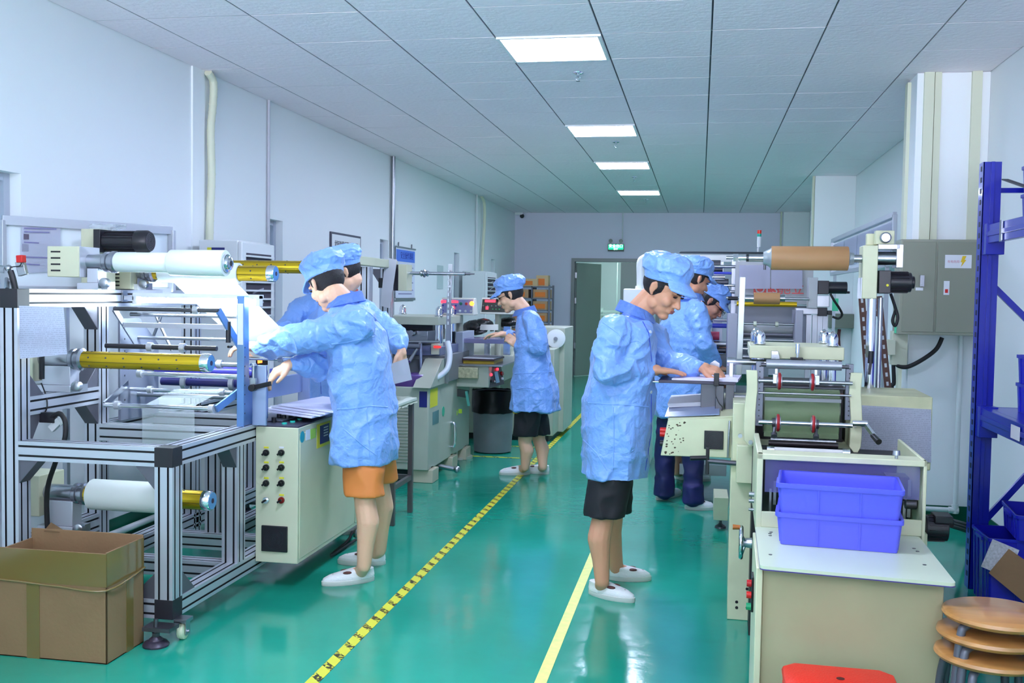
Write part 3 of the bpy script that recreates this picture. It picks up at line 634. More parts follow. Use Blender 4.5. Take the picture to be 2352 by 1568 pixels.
# translucent film webs
FILMW = M('clear_film_web', (235, 245, 245), .25, alpha=.48)
s0, s1 = at(470, 640, y=Y2), at(560, 640, y=Y2)
tag(obj('film_web', B().loft([[(-2.62, Y2-.03, z2-.042), (xr-.01, Y2-.03, z2-.042), (xr-.01, Y2-.029, z2-.042), (-2.62, Y2-.029, z2-.042)], [(-2.3, 5.02, 1.1), (-1.985, 5.02, 1.1), (-1.985, 5.021, 1.1), (-2.3, 5.021, 1.1)]]), FILMW), 'milky translucent film running down from the second shaft towards the man in orange shorts', 'film')
L0 = [at(405, 898, y=4.62), at(520, 898, y=4.62)]; Lb = [at(330, 936, y=4.405), at(450, 936, y=4.405)]; 
b = B(); th = Vector((0, .0008, 0)); up = Vector((0, 0, .0115))
r1 = [L0[0]+up, L0[1]+up]; r2 = [Lb[0]+up, Lb[1]+up]; r3 = [Vector((Lb[0].x, 4.392, r2[0].z-.01)), Vector((Lb[1].x, 4.392, r2[1].z-.01))]; r4 = [Vector((Lb[0].x, 4.392, .7)), Vector((Lb[1].x, 4.392, .7))]
b.loft([[q[0], q[1], q[1]-th, q[0]-th] for q in (r1, r2, r3, r4)])
tag(obj('film_web', b, M('thin_clear_film', (235, 245, 245), .2, alpha=.2)), 'thin clear film over the lower guide roller, hanging down inside the frame', 'film')
# hoses and gripper on the frame
def cable(pts, r, lab, m=RUBBER, name='cable', cat='cable'): return tag(obj(name, B().tube(pts, r, 10), m), lab, cat)
cable([at(110, 1230, y=3.98), at(108, 1130, y=3.97), at(128, 1060, y=3.95), at(148, 1010, y=3.95), at(150, 970, y=3.96), at(138, 950, y=3.97), at(120, 957, y=3.98), at(112, 962, y=3.98)], .011, 'thick black hose curving through the left end of the aluminium frame', name='hose', cat='hose')
cable([at(95, 880, y=4.05), at(106, 910, y=4.02), at(108, 935, y=4.0), at(100, 952, y=4.0)], .003, 'thin black wire hanging below the mid shaft drive')
obj('air_gripper', B().box(tuple(at(100, 968, y=4.0)), tuple(at(122, 948, y=3.97))), BLACK, T); obj('air_cylinder', B().cyl(at(96, 870, y=4.05), at(96, 810, y=4.05), .012), BLACK, T)
tag(obj('pneumatic_fitting', B().bar(at(118, 985, y=3.99), at(138, 965, y=3.99), .02, .03).bar(at(138, 962, y=3.99), at(146, 972, y=3.99), .012, .03), WPIPE), 'white plastic fitting hanging on the black hose', 'fitting')
# log sheet taped to the frame
SHT = None
def sheet_material(name, base=(214, 218, 236), lines=60, amt=.25):
    if name in MATS: return MATS[name]
    m = bpy.data.materials.new(name); m.use_nodes = True; nt = m.node_tree; N = nt.nodes; L = nt.links; b = N['Principled BSDF']
    tc = N.new('ShaderNodeTexCoord'); sp = N.new('ShaderNodeSeparateXYZ'); L.new(tc.outputs['Object'], sp.inputs[0])
    mu = N.new('ShaderNodeMath'); mu.operation = 'MULTIPLY'; mu.inputs[1].default_value = lines*2; L.new(sp.outputs['Z'], mu.inputs[0])
    fr = N.new('ShaderNodeMath'); fr.operation = 'FRACT'; L.new(mu.outputs[0], fr.inputs[0])
    gt = N.new('ShaderNodeMath'); gt.operation = 'GREATER_THAN'; gt.inputs[1].default_value = .6; L.new(fr.outputs[0], gt.inputs[0])
    n = N.new('ShaderNodeTexNoise'); n.inputs['Scale'].default_value = 160; L.new(tc.outputs['Object'], n.inputs['Vector'])
    g2 = N.new('ShaderNodeMath'); g2.operation = 'GREATER_THAN'; g2.inputs[1].default_value = .47; L.new(n.outputs[0], g2.inputs[0])
    m3 = N.new('ShaderNodeMath'); m3.operation = 'MULTIPLY'; L.new(gt.outputs[0], m3.inputs[0]); L.new(g2.outputs[0], m3.inputs[1])
    m4 = N.new('ShaderNodeMath'); m4.operation = 'MULTIPLY'; m4.inputs[1].default_value = amt; L.new(m3.outputs[0], m4.inputs[0])
    mx = N.new('ShaderNodeMix'); mx.data_type = 'RGBA'; L.new(m4.outputs[0], mx.inputs[0]); mx.inputs[6].default_value = (*lin(base), 1); mx.inputs[7].default_value = (*lin((90, 90, 130)), 1)
    L.new(mx.outputs[2], b.inputs['Base Color']); b.inputs['Roughness'].default_value = .35; MATS[name] = m; return m
PRINTED = sheet_material('printed_form')
def paper(tl, tr, br, bl, lab, m=PRINTED, wav=.004, th=.0012, name='log_sheet', cat='paper', parent=None):
    tl, tr, br, bl = map(Vector, (tl, tr, br, bl)); n = (tr-tl).cross(bl-tl).normalized()
    def fn(i, j):
        p = (tl*(1-i)+tr*i)*(1-j) + (bl*(1-i)+br*i)*j
        return p + n*wav*noise.noise(p*9)*(.3+j)
    b = B().grid(fn, 14, 16, th); o = obj(name, b, m, parent)
    if parent is None: tag(o, lab, cat)
    return o
YS = 3.812
paper(at(44, 702, y=YS), at(146, 704, y=YS), at(155, 813, y=YS), at(46, 824, y=YS), 'printed log sheet in a clear sleeve hanging from the top beam beside the tall post')
# ---- control cabinet standing on the near side of the frame
cx0_, cx1_, cy0_, cy1_, cz0_, cz1_ = -2.1, -1.885, 4.61, 6.0, .13, .79
cx1_ = at(683, 1297, y=4.61).x
t = thing('control_cabinet', 'cream control cabinet with selector knobs and a black fan grille beside the coating machine', 'cabinet', ((cx0_+cx1_)/2, 5.2, cz0_))
body = obj('cabinet_body', B().prism([(4.61, .13), (5.66, .13), (5.66, .795), (4.61, .79)], 'x', cx0_, cx1_), CREAM, t, bevel=.003)
obj('side_door', B().box((cx1_-.002, 4.63, .15), (cx1_+.003, 5.42, .76)), CREAM, t, bevel=.002); obj('side_door', B().box((cx1_-.002, 5.44, .15), (cx1_+.003, 5.64, .76)), CREAM, t, bevel=.002)
obj('top_panel', B().box((cx0_+.004, 4.62, .79), (cx1_-.004, 5.64, .797)), M('black_control_top', (60, 58, 75), .3), t)
KN = M('knob_black', (18, 18, 22), .3)
for r_, (v0, lab1) in enumerate(((1039, 1), (1073, 1), (1109, 1), (1148, 0))):
    for c_, u in enumerate((612, 647)):
        p = at(u, v0, y=4.61); x, z = p.x, p.z
        m_ = RED if (r_ == 3 and c_ == 1) else KN
        if m_ is RED: m_ = M('dark_red_button', (130, 18, 18), .35)
        if r_ == 3 and c_ == 0: m_ = CHROME
        kb = obj('selector_knob', B().cyl((x, 4.61, z), (x, 4.6, z), .0155, .0155, 24).cyl((x, 4.6, z), (x, 4.588, z), .011, .0105, 20), m_, t)
        obj('pointer', B().bar((x-.012, 4.584, z-.008), (x+.008, 4.584, z+.006), .008, .009, (0, 0, 1)), m_ if r_ < 3 else KN, kb)
        if r_ < 3 or c_ == 1: obj('legend_plate', B().box((x-.012, 4.6075, z+.021), (x+.012, 4.61, z+.029)), YEL if not (r_ == 0 and c_ == 1) else WPAPER, t)
p0, p1 = at(602, 1205, y=4.61), at(661, 1268, y=4.61)
g = obj('fan_grille', B().box((p0.x, 4.6, p1.z), (p1.x, 4.61, p0.z)), BLACK, t, bevel=.003)
b = B(); gx, gz = (p0.x+p1.x)/2, (p0.z+p1.z)/2
for k in range(6): b.lathe((gx, 4.6, gz), (gx, 4.598, gz), [(0, .008+.008*k), (1, .008+.008*k), (1, .0098+.008*k), (0, .0098+.008*k), (0, .008+.008*k)], 28, cap=False)
obj('grille_rings', b, M('grille_dark', (44, 42, 52), .35), g)
# stickers on the side
X = cx1_+.003
def sticker(u0, v0, u1, v1, m, nm='sticker', x=X, par=t):
    a, c = at(u0, v0, x=x), at(u1, v1, x=x); return obj(nm, B().box((x, a.y, min(a.z, c.z)), (x+.0015, c.y, max(a.z, c.z))), m, par)
pc = at(694, 1003, x=X); obj('sticker', B().cyl((X, pc.y, pc.z), (X+.0015, pc.y, pc.z), .028, .028, 28), M('teal_sticker', (40, 160, 175), .4), t)
sticker(702, 988, 712, 1008, WPAPER); sticker(713, 986, 725, 1004, M('lime_sticker', (170, 215, 90), .4)); s_ = sticker(728, 975, 758, 1018, YEL); 
a_, c_ = at(735, 978, x=X+.0016), at(756, 1012, x=X+.0016); obj('warning_text_block', B().box((X+.0016, a_.y, c_.z), (X+.0025, c_.y, a_.z)), NAVY, t)
for k in range(4): obj('text_row', B().box((X+.0026, a_.y+.05, a_.z-.012-.014*k-.006), (X+.0032, c_.y-.02, a_.z-.012-.014*k)), WPAPER, t)
for (u, v, cm) in ((629, 968, BLACK), (652, 963, BLACK), (668, 957, BLACK), (641, 960, BLACK)): 
    p = at(u, v, z=.8); obj('rotary_switch', B().cyl((p.x, p.y, .797), (p.x, p.y, .822), .012, .012, 16), cm, t)
for (u, v) in ((653, 972), (672, 968), (688, 962)):
    p = at(u, v, z=.8); obj('push_button', B().cyl((p.x, p.y, .797), (p.x, p.y, .804), .013, .013, 16), M('teal_button', (40, 190, 170), .3), t)
# stack of printed sheets lying on it
t = thing('paper_stack', 'uneven stack of printed sheets lying on the cream control cabinet', 'paper', (-2.0, 5.3, .83))
for k in range(4):
    z = .835+k*.009; dx = (.0, .006, -.004, .003)[k]
    q = [at(619, 938, z=z), at(617, 930, z=z)]
    x0 = at(619, 936, z=z).x+dx; y0 = 4.86+.01*k
    obj('sheet_bundle', B().loft([[(x0, y0, z), (x0+.34, y0-.12, z-.012), (x0+.42, y0+.3, z-.004), (x0+.08, y0+.42, z+.004)], [(x0, y0, z+.007), (x0+.34, y0-.12, z-.005), (x0+.42, y0+.3, z+.003), (x0+.08, y0+.42, z+.011)]]), SHEET, t)
obj('packing_block', B().box((-2.06, 5.0, .798), (-1.97, 5.2, .834)), BLACK, t)
# cardboard box in the corner
t = thing('cardboard_box', 'big open cardboard box with brown tape on the floor, bottom left corner', 'box', (-2.45, 3.68, 0))
bx0, bx1, by0, by1, bz = -2.72, -2.213, 3.525, 3.79, .435
b = B()
b.box((bx0, by0, 0), (bx1, by0+.006, bz-.005)).box((bx0, by1-.006, 0), (bx1, by1, bz+.01)).box((bx1-.006, by0, 0), (bx1, by1, bz)).box((bx0, by0, 0), (bx0+.006, by1, bz-.03)).box((bx0, by0, 0), (bx1, by1, .006))
obj('box_walls', b, CARD, t, bevel=.0015)
BT = M('brown_packing_tape', (118, 96, 50), .16, coat=.6)
obj('tape', B().box((bx0, by0-.0012, .3), (bx1+.001, by0, bz-.006)).box((bx1, by0-.0012, .3), (bx1+.0012, by1, bz-.002)), BT, t)
obj('tape', B().box((-2.555, by0-.002, .0), (-2.50, by0-.0004, .3)), BT, t); obj('tape', B().box((bx1, 3.66, 0), (bx1+.0018, 3.71, .3)), BT, t)
obj('creased_seam', B().tube([(bx0, by0-.003, .305), (bx0+.15, by0-.004, .30), (bx0+.3, by0-.003, .292), (bx1+.002, by0-.003, .29), (bx1+.004, by1, .31)], .0045, 8), BT, t)
obj('torn_flap', B().grid(lambda i, j: (-2.66+.07*i+.02*j, by1-.01+.02*j, bz+.0+.035*j*(1-i)), 4, 4, .003), CARD, t)
# ================================================================ LEFT WALL AND THE MACHINES BEHIND
frame()
c = at(395, 529, y=5.05); a = at(4, 505, z=c.z)
t = thing('notice_board', 'white board in a thin aluminium frame behind the coating machine, by the first slot window', 'board', ((a.x+c.x)/2, (a.y+c.y)/2, 1.0))
d = (c-a).normalized(); a2 = a; dn = Vector((0, 0, -1))
obj('frame', B().bar(a2, c, .02, .045).bar(c, c+dn*.33, .03, .03).bar(a2, a2+dn*.33, .03, .03).bar(a2+dn*.33, c+dn*.33, .02, .045), ALU, t, bevel=.002)
nrm = Vector((-d.y, d.x, 0))
obj('board_panel', B().loft([[a2+nrm*.012, c+nrm*.012, c+nrm*.018, a2+nrm*.018], [a2+dn*.33+nrm*.012, c+dn*.33+nrm*.012, c+dn*.33+nrm*.018, a2+dn*.33+nrm*.018]]), M('board_white', (225, 232, 240), .2), t)
obj('stand_leg', B().bar(a2+dn*.33, Vector((a2.x, a2.y, 0)), .025, .025, (0, 1, 0)), ALU, t); obj('stand_leg', B().bar(a2+dn*.33+d*.3, Vector((a2.x, a2.y, 0))+Vector((d.x*.3, d.y*.3, 0)), .025, .025, (0, 1, 0)), ALU, t)
def on_board(u, v):
    # point of the board plane seen at pixel u,v
    best = None
    for k in range(400):
        q = a2 + d*((c-a2).length*k/399); z = q
        p = at(u, v, y=q.y)
        if best is None or abs(p.x-q.x) < best[0]: best = (abs(p.x-q.x), p)
    return best[1] - nrm*.004
o = paper(on_board(50, 516), on_board(138, 522), on_board(138, 622), on_board(46, 628), 'lilac instruction sheet with two small pictures on the white board', m=M('lilac_sheet', (222, 224, 240), .4), wav=.002)
g = B(); q0, q1 = on_board(58, 538), on_board(66, 548); 
obj('picture', B().loft([[on_board(53, 537)-nrm*.003, on_board(65, 538)-nrm*.003, on_board(65, 550)-nrm*.003, on_board(53, 550)-nrm*.003], [x-nrm*.001-nrm*.003 for x in (on_board(53, 537), on_board(65, 538), on_board(65, 550), on_board(53, 550))]]), M('photo_dark', (90, 80, 100), .5), o)
obj('picture', B().loft([[on_board(50, 560)-nrm*.003, on_board(64, 561)-nrm*.003, on_board(64, 577)-nrm*.003, on_board(50, 577)-nrm*.003], [x-nrm*.001-nrm*.003 for x in (on_board(50, 560), on_board(64, 561), on_board(64, 577), on_board(50, 577))]]), M('photo_grey', (140, 140, 160), .5), o)
for k, (w1, vv) in enumerate(((128, 524), (112, 532), (88, 556), (110, 590), (90, 606))):
    p, q = on_board(54, vv), on_board(w1, vv+2)
    obj('text_row', B().bar(p-nrm*.004, q-nrm*.004, .001, .006), M('text_ink', (120, 115, 160), .6), o)
# emergency switch on a bent arm, far left
t = thing('foot_switch_box', 'red pull switch and steel bracket on a bent black hose at the far left edge', 'switch', tuple(at(30, 660, y=4.0)))
obj('bracket', B().bar(at(8, 612, y=4.0), at(20, 668, y=4.0), .02, .045).bar(at(46, 600, y=4.0), at(54, 632, y=4.0), .02, .04), STEEL, t, bevel=.002)
obj('switch', B().bar(at(48, 586, y=3.98), at(49, 603, y=3.98), .03, .03), RED, t, bevel=.003); obj('clamp', B().cyl(at(0, 618, y=4.0), at(14, 620, y=4.0), .018).ell(at(20, 616, y=4.0), .016), STEEL, t)
obj('hose_end', B().tube([at(24, 622, y=3.98), at(30, 640, y=3.98), at(36, 668, y=3.98)], .013), BLACK, t); obj('wire', B().tube([at(20, 614, y=4), at(34, 612, y=3.98), at(46, 610, y=3.98), at(50, 598, y=3.98)], .0025), BLACK, t)
obj('steel_bracket_foot', B().cyl(at(16, 640, y=4.0), at(16, 665, y=3.88), .01), STEEL, t)
tag(obj('plastic_wrap', B().grid(lambda i, j: at(205+85*i, 515+26*j*(1-i*.7)+6*noise.noise(Vector((i*5, j*4, 1))), y=4.6+.03*noise.noise(Vector((i*6, j*5, 3)))), 14, 8, .002), M('wrap_film', (225, 235, 240), .12, alpha=.55)), 'crumpled clear plastic wrap draped over the motor mount', 'plastic wrap')
# floor-standing air conditioners
def aircon(x0, x1, y0, y1, ztop, lab):
    t = thing('air_conditioner', lab, 'air conditioner', ((x0+x1)/2, (y0+y1)/2, 0), 'floor standing air conditioners along the left wall')
    AC = M('air_conditioner_white', (222, 225, 226), .35)
    obj('cabinet', B().box((x0, y0, 0), (x1-.03, y1, ztop)).box((x1-.03, y0, 0), (x1, y1, ztop-.01)), AC, t, bevel=.008)
    w = y1-y0
    lo = obj('outlet_recess', B().box((x1-.001, y0+w*.12, ztop-.58), (x1+.002, y1-w*.12, ztop-.08)), M('outlet_dark', (48, 44, 62), .5), t)
    for k in range(9):
        z = ztop-.1-k*.056
        obj('louvre', B().bar((x1+.01, y0+w*.1, z), (x1+.01, y1-w*.1, z), .024, .012), AC, t)
    b = B()
    for k in range(5): b.bar((x1+.004, y0+w*.3, ztop-.16-k*.09), (x1+.004, y0+w*.62, ztop-.13-k*.09), .01, .01)
    obj('deflector', b, M('deflector_grey', (150, 150, 165), .4), t)
    d_ = obj('display', B().box((x1, y0+w*.42, ztop-.83), (x1+.003, y1-w*.22, ztop-.75)), M('display_black', (35, 18, 14), .2), t)
    obj('digits', B().box((x1+.003, y0+w*.46, ztop-.81), (x1+.004, y0+w*.6, ztop-.77)), M('amber_glow', (255, 120, 40), .4, emit=.7), d_)
    obj('energy_label', B().box((x1, y1-w*.16, ztop-.98), (x1+.002, y1-w*.02, ztop-.66)), WPAPER, t)
    for k in (0, .1, .19): obj('label_band', B().box((x1+.002, y1-w*.155, ztop-.7-k), (x1+.003, y1-w*.025, ztop-.67-k)), M('label_blue', (95, 100, 200), .5), t)
    obj('base_grille', B().box((x1-.001, y0+.04, .12), (x1+.004, y1-.04, .5)), M('grille_grey2', (170, 172, 178), .5), t)
    return t
aircon(-3.2, -2.9, 6.15, 6.66, 1.77, 'white floor standing air conditioner with a display, behind the film rolls')
aircon(-3.2, -2.86, 13.6, 14.3, 1.755, 'distant white air conditioner near the end of the left wall')
p = at(468, 566, x=-3.0)
tag(obj('warning_label', B().box((-3.11, 6.147, 1.67), (-3.02, 6.149, 1.72)).mat(1).box((-3.14, 6.147, 1.67), (-3.11, 6.149, 1.72)), [NAVY, YEL]), 'small blue and yellow warning label on the side of the near air conditioner', 'label')
# signs on the left wall
t = thing('safety_sign', 'white safety board with Chinese heading and coloured blocks on the left wall', 'sign', (XL+.01, 9.13, 1.1))
obj('sign_frame', B().box((XL+.001, 8.73, 1.15), (XL+.014, 9.55, 1.985)), M('sign_border', (60, 60, 80), .4), t); obj('sign_face', B().box((XL+.012, 8.755, 1.175), (XL+.017, 9.525, 1.965)), M('sign_white', (232, 235, 238), .4), t)
INK = M('black_ink', (25, 25, 45), .5)
text_mesh('lettering', '龙华区机械伤害预防“十二”条措施', .078, (XL+.018, 9.14, 1.87), (0, 1, 0), (0, 0, 1), INK, t, wx=.56)
for y0, y1, m_ in ((8.79, 8.99, M('sign_green', (10, 140, 100), .4)), (9.02, 9.23, M('sign_orange', (225, 95, 50), .4)), (9.26, 9.5, M('sign_red', (215, 40, 45), .4))):
    obj('colour_block', B().box((XL+.017, y0, 1.67), (XL+.0185, y1, 1.79)), m_, t); 
    for r_ in range(3): obj('text_row', B().box((XL+.017, y0+.01, 1.56-r_*.12), (XL+.0182, y1-.03, 1.595-r_*.12)), M('red_ink', (225, 95, 85), .5), t)
t = thing('wall_chart', 'hanging white wall chart with a blue heading band, beside the steel pipe', 'chart', (XL+.01, 11.1, 1.36))
obj('chart_sheet', B().box((XL+.012, 10.72, 1.385), (XL+.016, 11.47, 1.94)), M('chart_white', (215, 220, 238), .4), t); obj('rail', B().box((XL+.008, 10.7, 1.36), (XL+.022, 11.49, 1.388)), STEEL, t); obj('rail', B().box((XL+.008, 10.7, 1.938), (XL+.022, 11.49, 1.955)), STEEL, t)
obj('heading_band', B().box((XL+.0165, 10.73, 1.79), (XL+.0175, 11.46, 1.92)), M('heading_blue', (70, 120, 225), .4), t)
text_mesh('lettering', '安全操作规程', .085, (XL+.018, 11.14, 1.855), (0, 1, 0), (0, 0, 1), M('ink_blue', (20, 35, 150), .5), t)
for r_ in range(8): obj('text_row', B().box((XL+.0165, 10.8+.02*(r_ % 3), 1.72-r_*.042), (XL+.0172, 11.4-.05*(r_ % 2), 1.735-r_*.042)), M('ink_grey', (140, 140, 175), .5), t)
for yy in (10.83, 11.35): obj('hook', B().cyl((XL+.01, yy, 1.95), (XL+.01, yy, 2.0), .006), DSTEEL, t)
tag(obj('wall_notice', B().box((XL+.001, 12.55, 1.5), (XL+.005, 12.85, 1.8)), M('notice_pale', (190, 205, 205), .5)), 'small pale notice on the left wall past the wall chart', 'notice')
# ---------------------------------------------------------------- rewind stand behind the men
t = thing('rewind_stand', 'slotted aluminium stand with a steel shaft and cream drive box behind the men in blue', 'machine', (-2.75, 7.3, 0))
pA, pB = at(840, 600, y=7.0), at(889, 600, y=7.6)
zt = pA.z
for (u, y) in ((840, 7.0), (889, 7.6)):
    p = at(u, 640, y=y); beam(t, (p.x, y, 0), (p.x, y, zt-.04), 'frame_post'); 
q0, q1 = at(797, 590, y=6.55), at(900, 600, y=7.75)
obj('top_beam', B().bar((pA.x, 6.5, zt), (pB.x, 7.75, zt), .08, .06), CREAM, t, bevel=.002)
for (u, y) in ((840, 7.0), (889, 7.6)):
    p = at(u, 620, y=y); b = B(); b.loft([[(p.x-.04, y-.03, zt-.04), (p.x-.13, y-.03, zt-.04), (p.x-.04, y-.03, zt-.17)], [(p.x-.04, y+.03, zt-.04), (p.x-.13, y+.03, zt-.04), (p.x-.04, y+.03, zt-.17)]]); obj('corner_bracket', b, BRK, t)
Ys = 7.7; a_, c_ = at(919, 607, y=Ys), at(938, 668, y=Ys)
obj('drive_box', B().box((a_.x, Ys-.05, c_.z), (c_.x, Ys+.1, a_.z)), CREAM, t, bevel=.003); obj('motor', B().box((at(893, 640, y=Ys).x, Ys, at(893, 667, y=Ys).z), (a_.x, Ys+.08, at(893, 607, y=Ys).z)), M('motor_dark_grey', (60, 58, 70), .4), t, bevel=.004)
zs = at(1000, 628, y=Ys).z; xs1 = at(1068, 628, y=Ys).x
obj('shaft', B().cyl((c_.x, Ys, zs), (xs1, Ys, zs), .014, .014, 20), CHROME, t); obj('shaft_tip', B().lathe((xs1, Ys, zs), (at(1090, 628, y=Ys).x, Ys, zs), [(0, .014), (.1, .009), (.5, .01), (.6, .006), (1, .004)], 16), DSTEEL, t)
xk = at(975, 628, y=Ys).x; obj('collar', B().lathe((xk-.035, Ys, zs), (xk+.035, Ys, zs), [(0, .018), (.15, .026), (.3, .02), (.45, .032), (.55, .032), (.7, .02), (.85, .026), (1, .018)], 24), STEEL, t)
paper(at(884, 591, y=7.5), at(912, 596, y=7.5), at(896, 708, y=7.5), at(874, 702, y=7.5), 'narrow white paper strip hanging from the rewind stand', m=WPAPER, wav=.006, name='paper_strip')
obj('black_handle', B().box(tuple(at(869, 638, y=7.55)), tuple(Vector(at(880, 661, y=7.55))+Vector((0, .05, 0)))), BLACK, t, bevel=.004)
# ---------------------------------------------------------------- die cutting press in the middle left
t = thing('die_cutting_press', 'pale grey flatbed die cutting press with louvred cabinet behind the man in orange shorts', 'machine', (-2.35, 8.1, 0))
GP = M('pale_grey_green_paint', (178, 182, 165), .4, var=.05)
mx0, mx1, my0, my1 = -2.75, -2.0, 7.45, 8.85
zt = at(985, 890, y=my0).z
cab = obj('cabinet', B().box((mx0, my0, .1), (mx1, my1, zt)), GP, t, bevel=.006)
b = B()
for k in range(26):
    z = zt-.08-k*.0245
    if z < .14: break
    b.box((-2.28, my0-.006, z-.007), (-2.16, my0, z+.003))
obj('louvres', b, M('louvre_shadow_grey', (165, 168, 155), .4), cab)  # louvres in one even grey, slightly darker than the cabinet
s_ = obj('warning_label', B().box((mx1-.006+.006, my0+.04, zt-.16), (mx1+.002, my0+.26, zt-.02)), YEL, cab)
lb = at(983, 905, y=my0); obj('warning_label', B().box((at(984, 905, y=my0).x-.07, my0-.003, zt-.15), (at(984, 905, y=my0).x-.01, my0, zt-.03)), NAVY, cab); obj('rating_plate', B().box((mx1, my0+.12, zt-.3), (mx1+.003, my0+.3, zt-.2)), M('rating_plate', (90, 130, 130), .4), cab)
obj('sticker', B().cyl((mx1, my0+.45, zt-.23), (mx1+.002, my0+.45, zt-.23), .04, .04, 20), M('green_sticker', (60, 180, 140), .4), cab)
for yy in (my0+.12, my1-.15, my0+.75): obj('foot', B().box((mx1-.14, yy-.09, 0), (mx1+.03, yy+.09, .1)).box((mx1-.2, yy-.03, .06), (mx1, yy+.03, .12)), M('foot_cream', (200, 190, 165), .45), t, bevel=.004)
obj('plinth', B().box((mx0+.05, my0+.05, .0), (mx1-.15, my1-.05, .1)), BLACK, t)
obj('drain_fitting', B().cyl((mx1-.02, my0+.4, .07), (mx1+.12, my0+.4, .05), .02).ell((mx1+.13, my0+.4, .05), .03), STEEL, t); obj('door_handle', B().tube([(mx1, my0+.72, .38), (mx1+.03, my0+.72, .36), (mx1+.03, my0+.72, .2), (mx1, my0+.72, .18)], .012), CHROME, t)
# upper works
Yp = 7.95; z0, z1 = at(960, 745, y=Yp).z, at(960, 726, y=Yp).z; xa, xb = at(878, 735, y=Yp).x, at(1048, 735, y=Yp).x
obj('top_platen', B().box((xa, Yp-.1, z0), (xb-.12, Yp+.75, z1)), GP, t, bevel=.004)
for k, (u, yy) in enumerate(((893, Yp), (925, Yp+.6), (1008, Yp), (1037, Yp+.6))):
    p = at(u, 722, y=yy); obj('acorn_nut', B().lathe((p.x, yy, z1), (p.x, yy, z1+.085), [(0, .034), (.1, .036), (.15, .028), (.6, .028), (.8, .022), (.95, .01), (1, .002)], 20), CHROME, t)
for u, yy in ((893, Yp), (1008, Yp), (893, Yp+.6), (1037, Yp+.6)):
    p = at(u, 760, y=yy); obj('guide_column', B().cyl((p.x, yy, zt+.2), (p.x, yy, z0), .034, .034, 24), CHROME, t)
obj('moving_platen', B().box((xa+.12, Yp+.02, z0-.14), (xb-.24, Yp+.6, z0-.05)), STEEL, t, bevel=.003); obj('upper_block', B().box((xa+.1, Yp+.1, z0-.05), (xb-.22, Yp+.5, z0-.005)), M('block_dark', (60, 60, 70), .4), t)
obj('bed', B().box((xa+.02, Yp-.12, z0-.24), (xb-.1, Yp+.7, z0-.17)), M('bed_blue_grey', (105, 112, 145), .4, .3), t, bevel=.003)
p = at(946, 764, y=Yp-.02); obj('hand_knob', B().lathe((p.x, Yp+.02, p.z), (p.x, Yp-.05, p.z), [(0, .012), (.3, .012), (.3, .026), (1, .022)], 20), STEEL, t)
obj('bed_housing', B().box((xa-.02, Yp-.1, zt), (xb-.06, Yp+.75, z0-.24)), M('bed_housing_grey', (105, 108, 112), .45), t, bevel=.004)
obj('chute_side', B().prism([(Yp-.55, zt), (Yp-.1, zt), (Yp-.1, z0-.26), (Yp-.2, z0-.26)], 'x', xb-.2, xb-.06), GP, t, bevel=.003)
obj('chute_back', B().loft([[(mx0+.1, Yp-.14, z0-.27), (xb-.2, Yp-.14, z0-.27), (xb-.2, Yp-.12, z0-.27), (mx0+.1, Yp-.12, z0-.27)], [(mx0+.1, Yp-.3, zt+.02), (xb-.2, Yp-.3, zt+.02), (xb-.2, Yp-.28, zt+.02), (mx0+.1, Yp-.28, zt+.02)]]), M('chute_dark', (70, 72, 78), .4), t)
obj('tie_rod', B().cyl(at(966, 787, y=7.75), at(940, 830, y=7.6), .012), STEEL, t); obj('tie_rod', B().cyl(at(966, 787, y=7.75), at(968, 868, y=7.7), .012), M('rod_blue_grey', (130, 140, 165), .35, .6), t); obj('guide_roller', B().cyl(at(925, 785, y=7.75), at(1010, 785, y=7.75), .012), STEEL, t); obj('guide_roller', B().cyl(at(925, 795, y=7.7), at(965, 795, y=7.7), .02), M('roller_grey', (120, 122, 135), .35, .5), t)
obj('sensor_box', B().box(tuple(at(990, 790, y=7.8)), tuple(at(1018, 812, y=7.95))), GP, t, bevel=.003); obj('red_light_strip', B().box(tuple(at(996, 794, y=7.79)), tuple(at(1013, 799, y=7.8))), M('red_glow', (230, 40, 40), .4, emit=.4), t)
pz0, pz1 = at(1020, 805, y=7.85), at(1036, 606, y=7.85)
pl = obj('upright_bar', B().bar((pz0.x+.02, 7.85, zt), (pz0.x+.045, 7.85, pz1.z), .035, .012), STEEL, t)
b = B()
for k in range(10): b.box((pz0.x+.03, 7.825, 1.2+k*.045), (pz0.x+.042, 7.8285, 1.225+k*.045))
obj('bar_slots', b, WHT if False else M('slot_light', (225, 230, 235), .5), pl)
obj('white_hose', B().tube([at(1028, 785, y=7.8), at(1033, 815, y=7.75), at(1028, 845, y=7.7), at(1012, 862, y=7.65), at(1000, 868, y=7.62)], .022), M('pale_hose', (215, 218, 225), .4), t)
tag(obj('ribbon_roll', B().lathe((-2.2, 7.62, zt), (-2.2, 7.62, zt+.09), [(0, .03), (0, .15), (.1, .155), (.9, .15), (1, .14), (1, .03), (0, .03)], 40, cap=False), M('purple_ribbon', (92, 62, 130), .35)), 'purple ribbon roll lying on the louvred press cabinet', 'roll')
tag(obj('metal_tray', B().prism([(-2.12, 7.55), (-2.02, 7.48), (-1.98, 7.75), (-2.1, 7.85)], 'z', zt+.001, zt+.02), STEEL), 'small steel tray on the corner of the louvred press cabinet', 'tray')
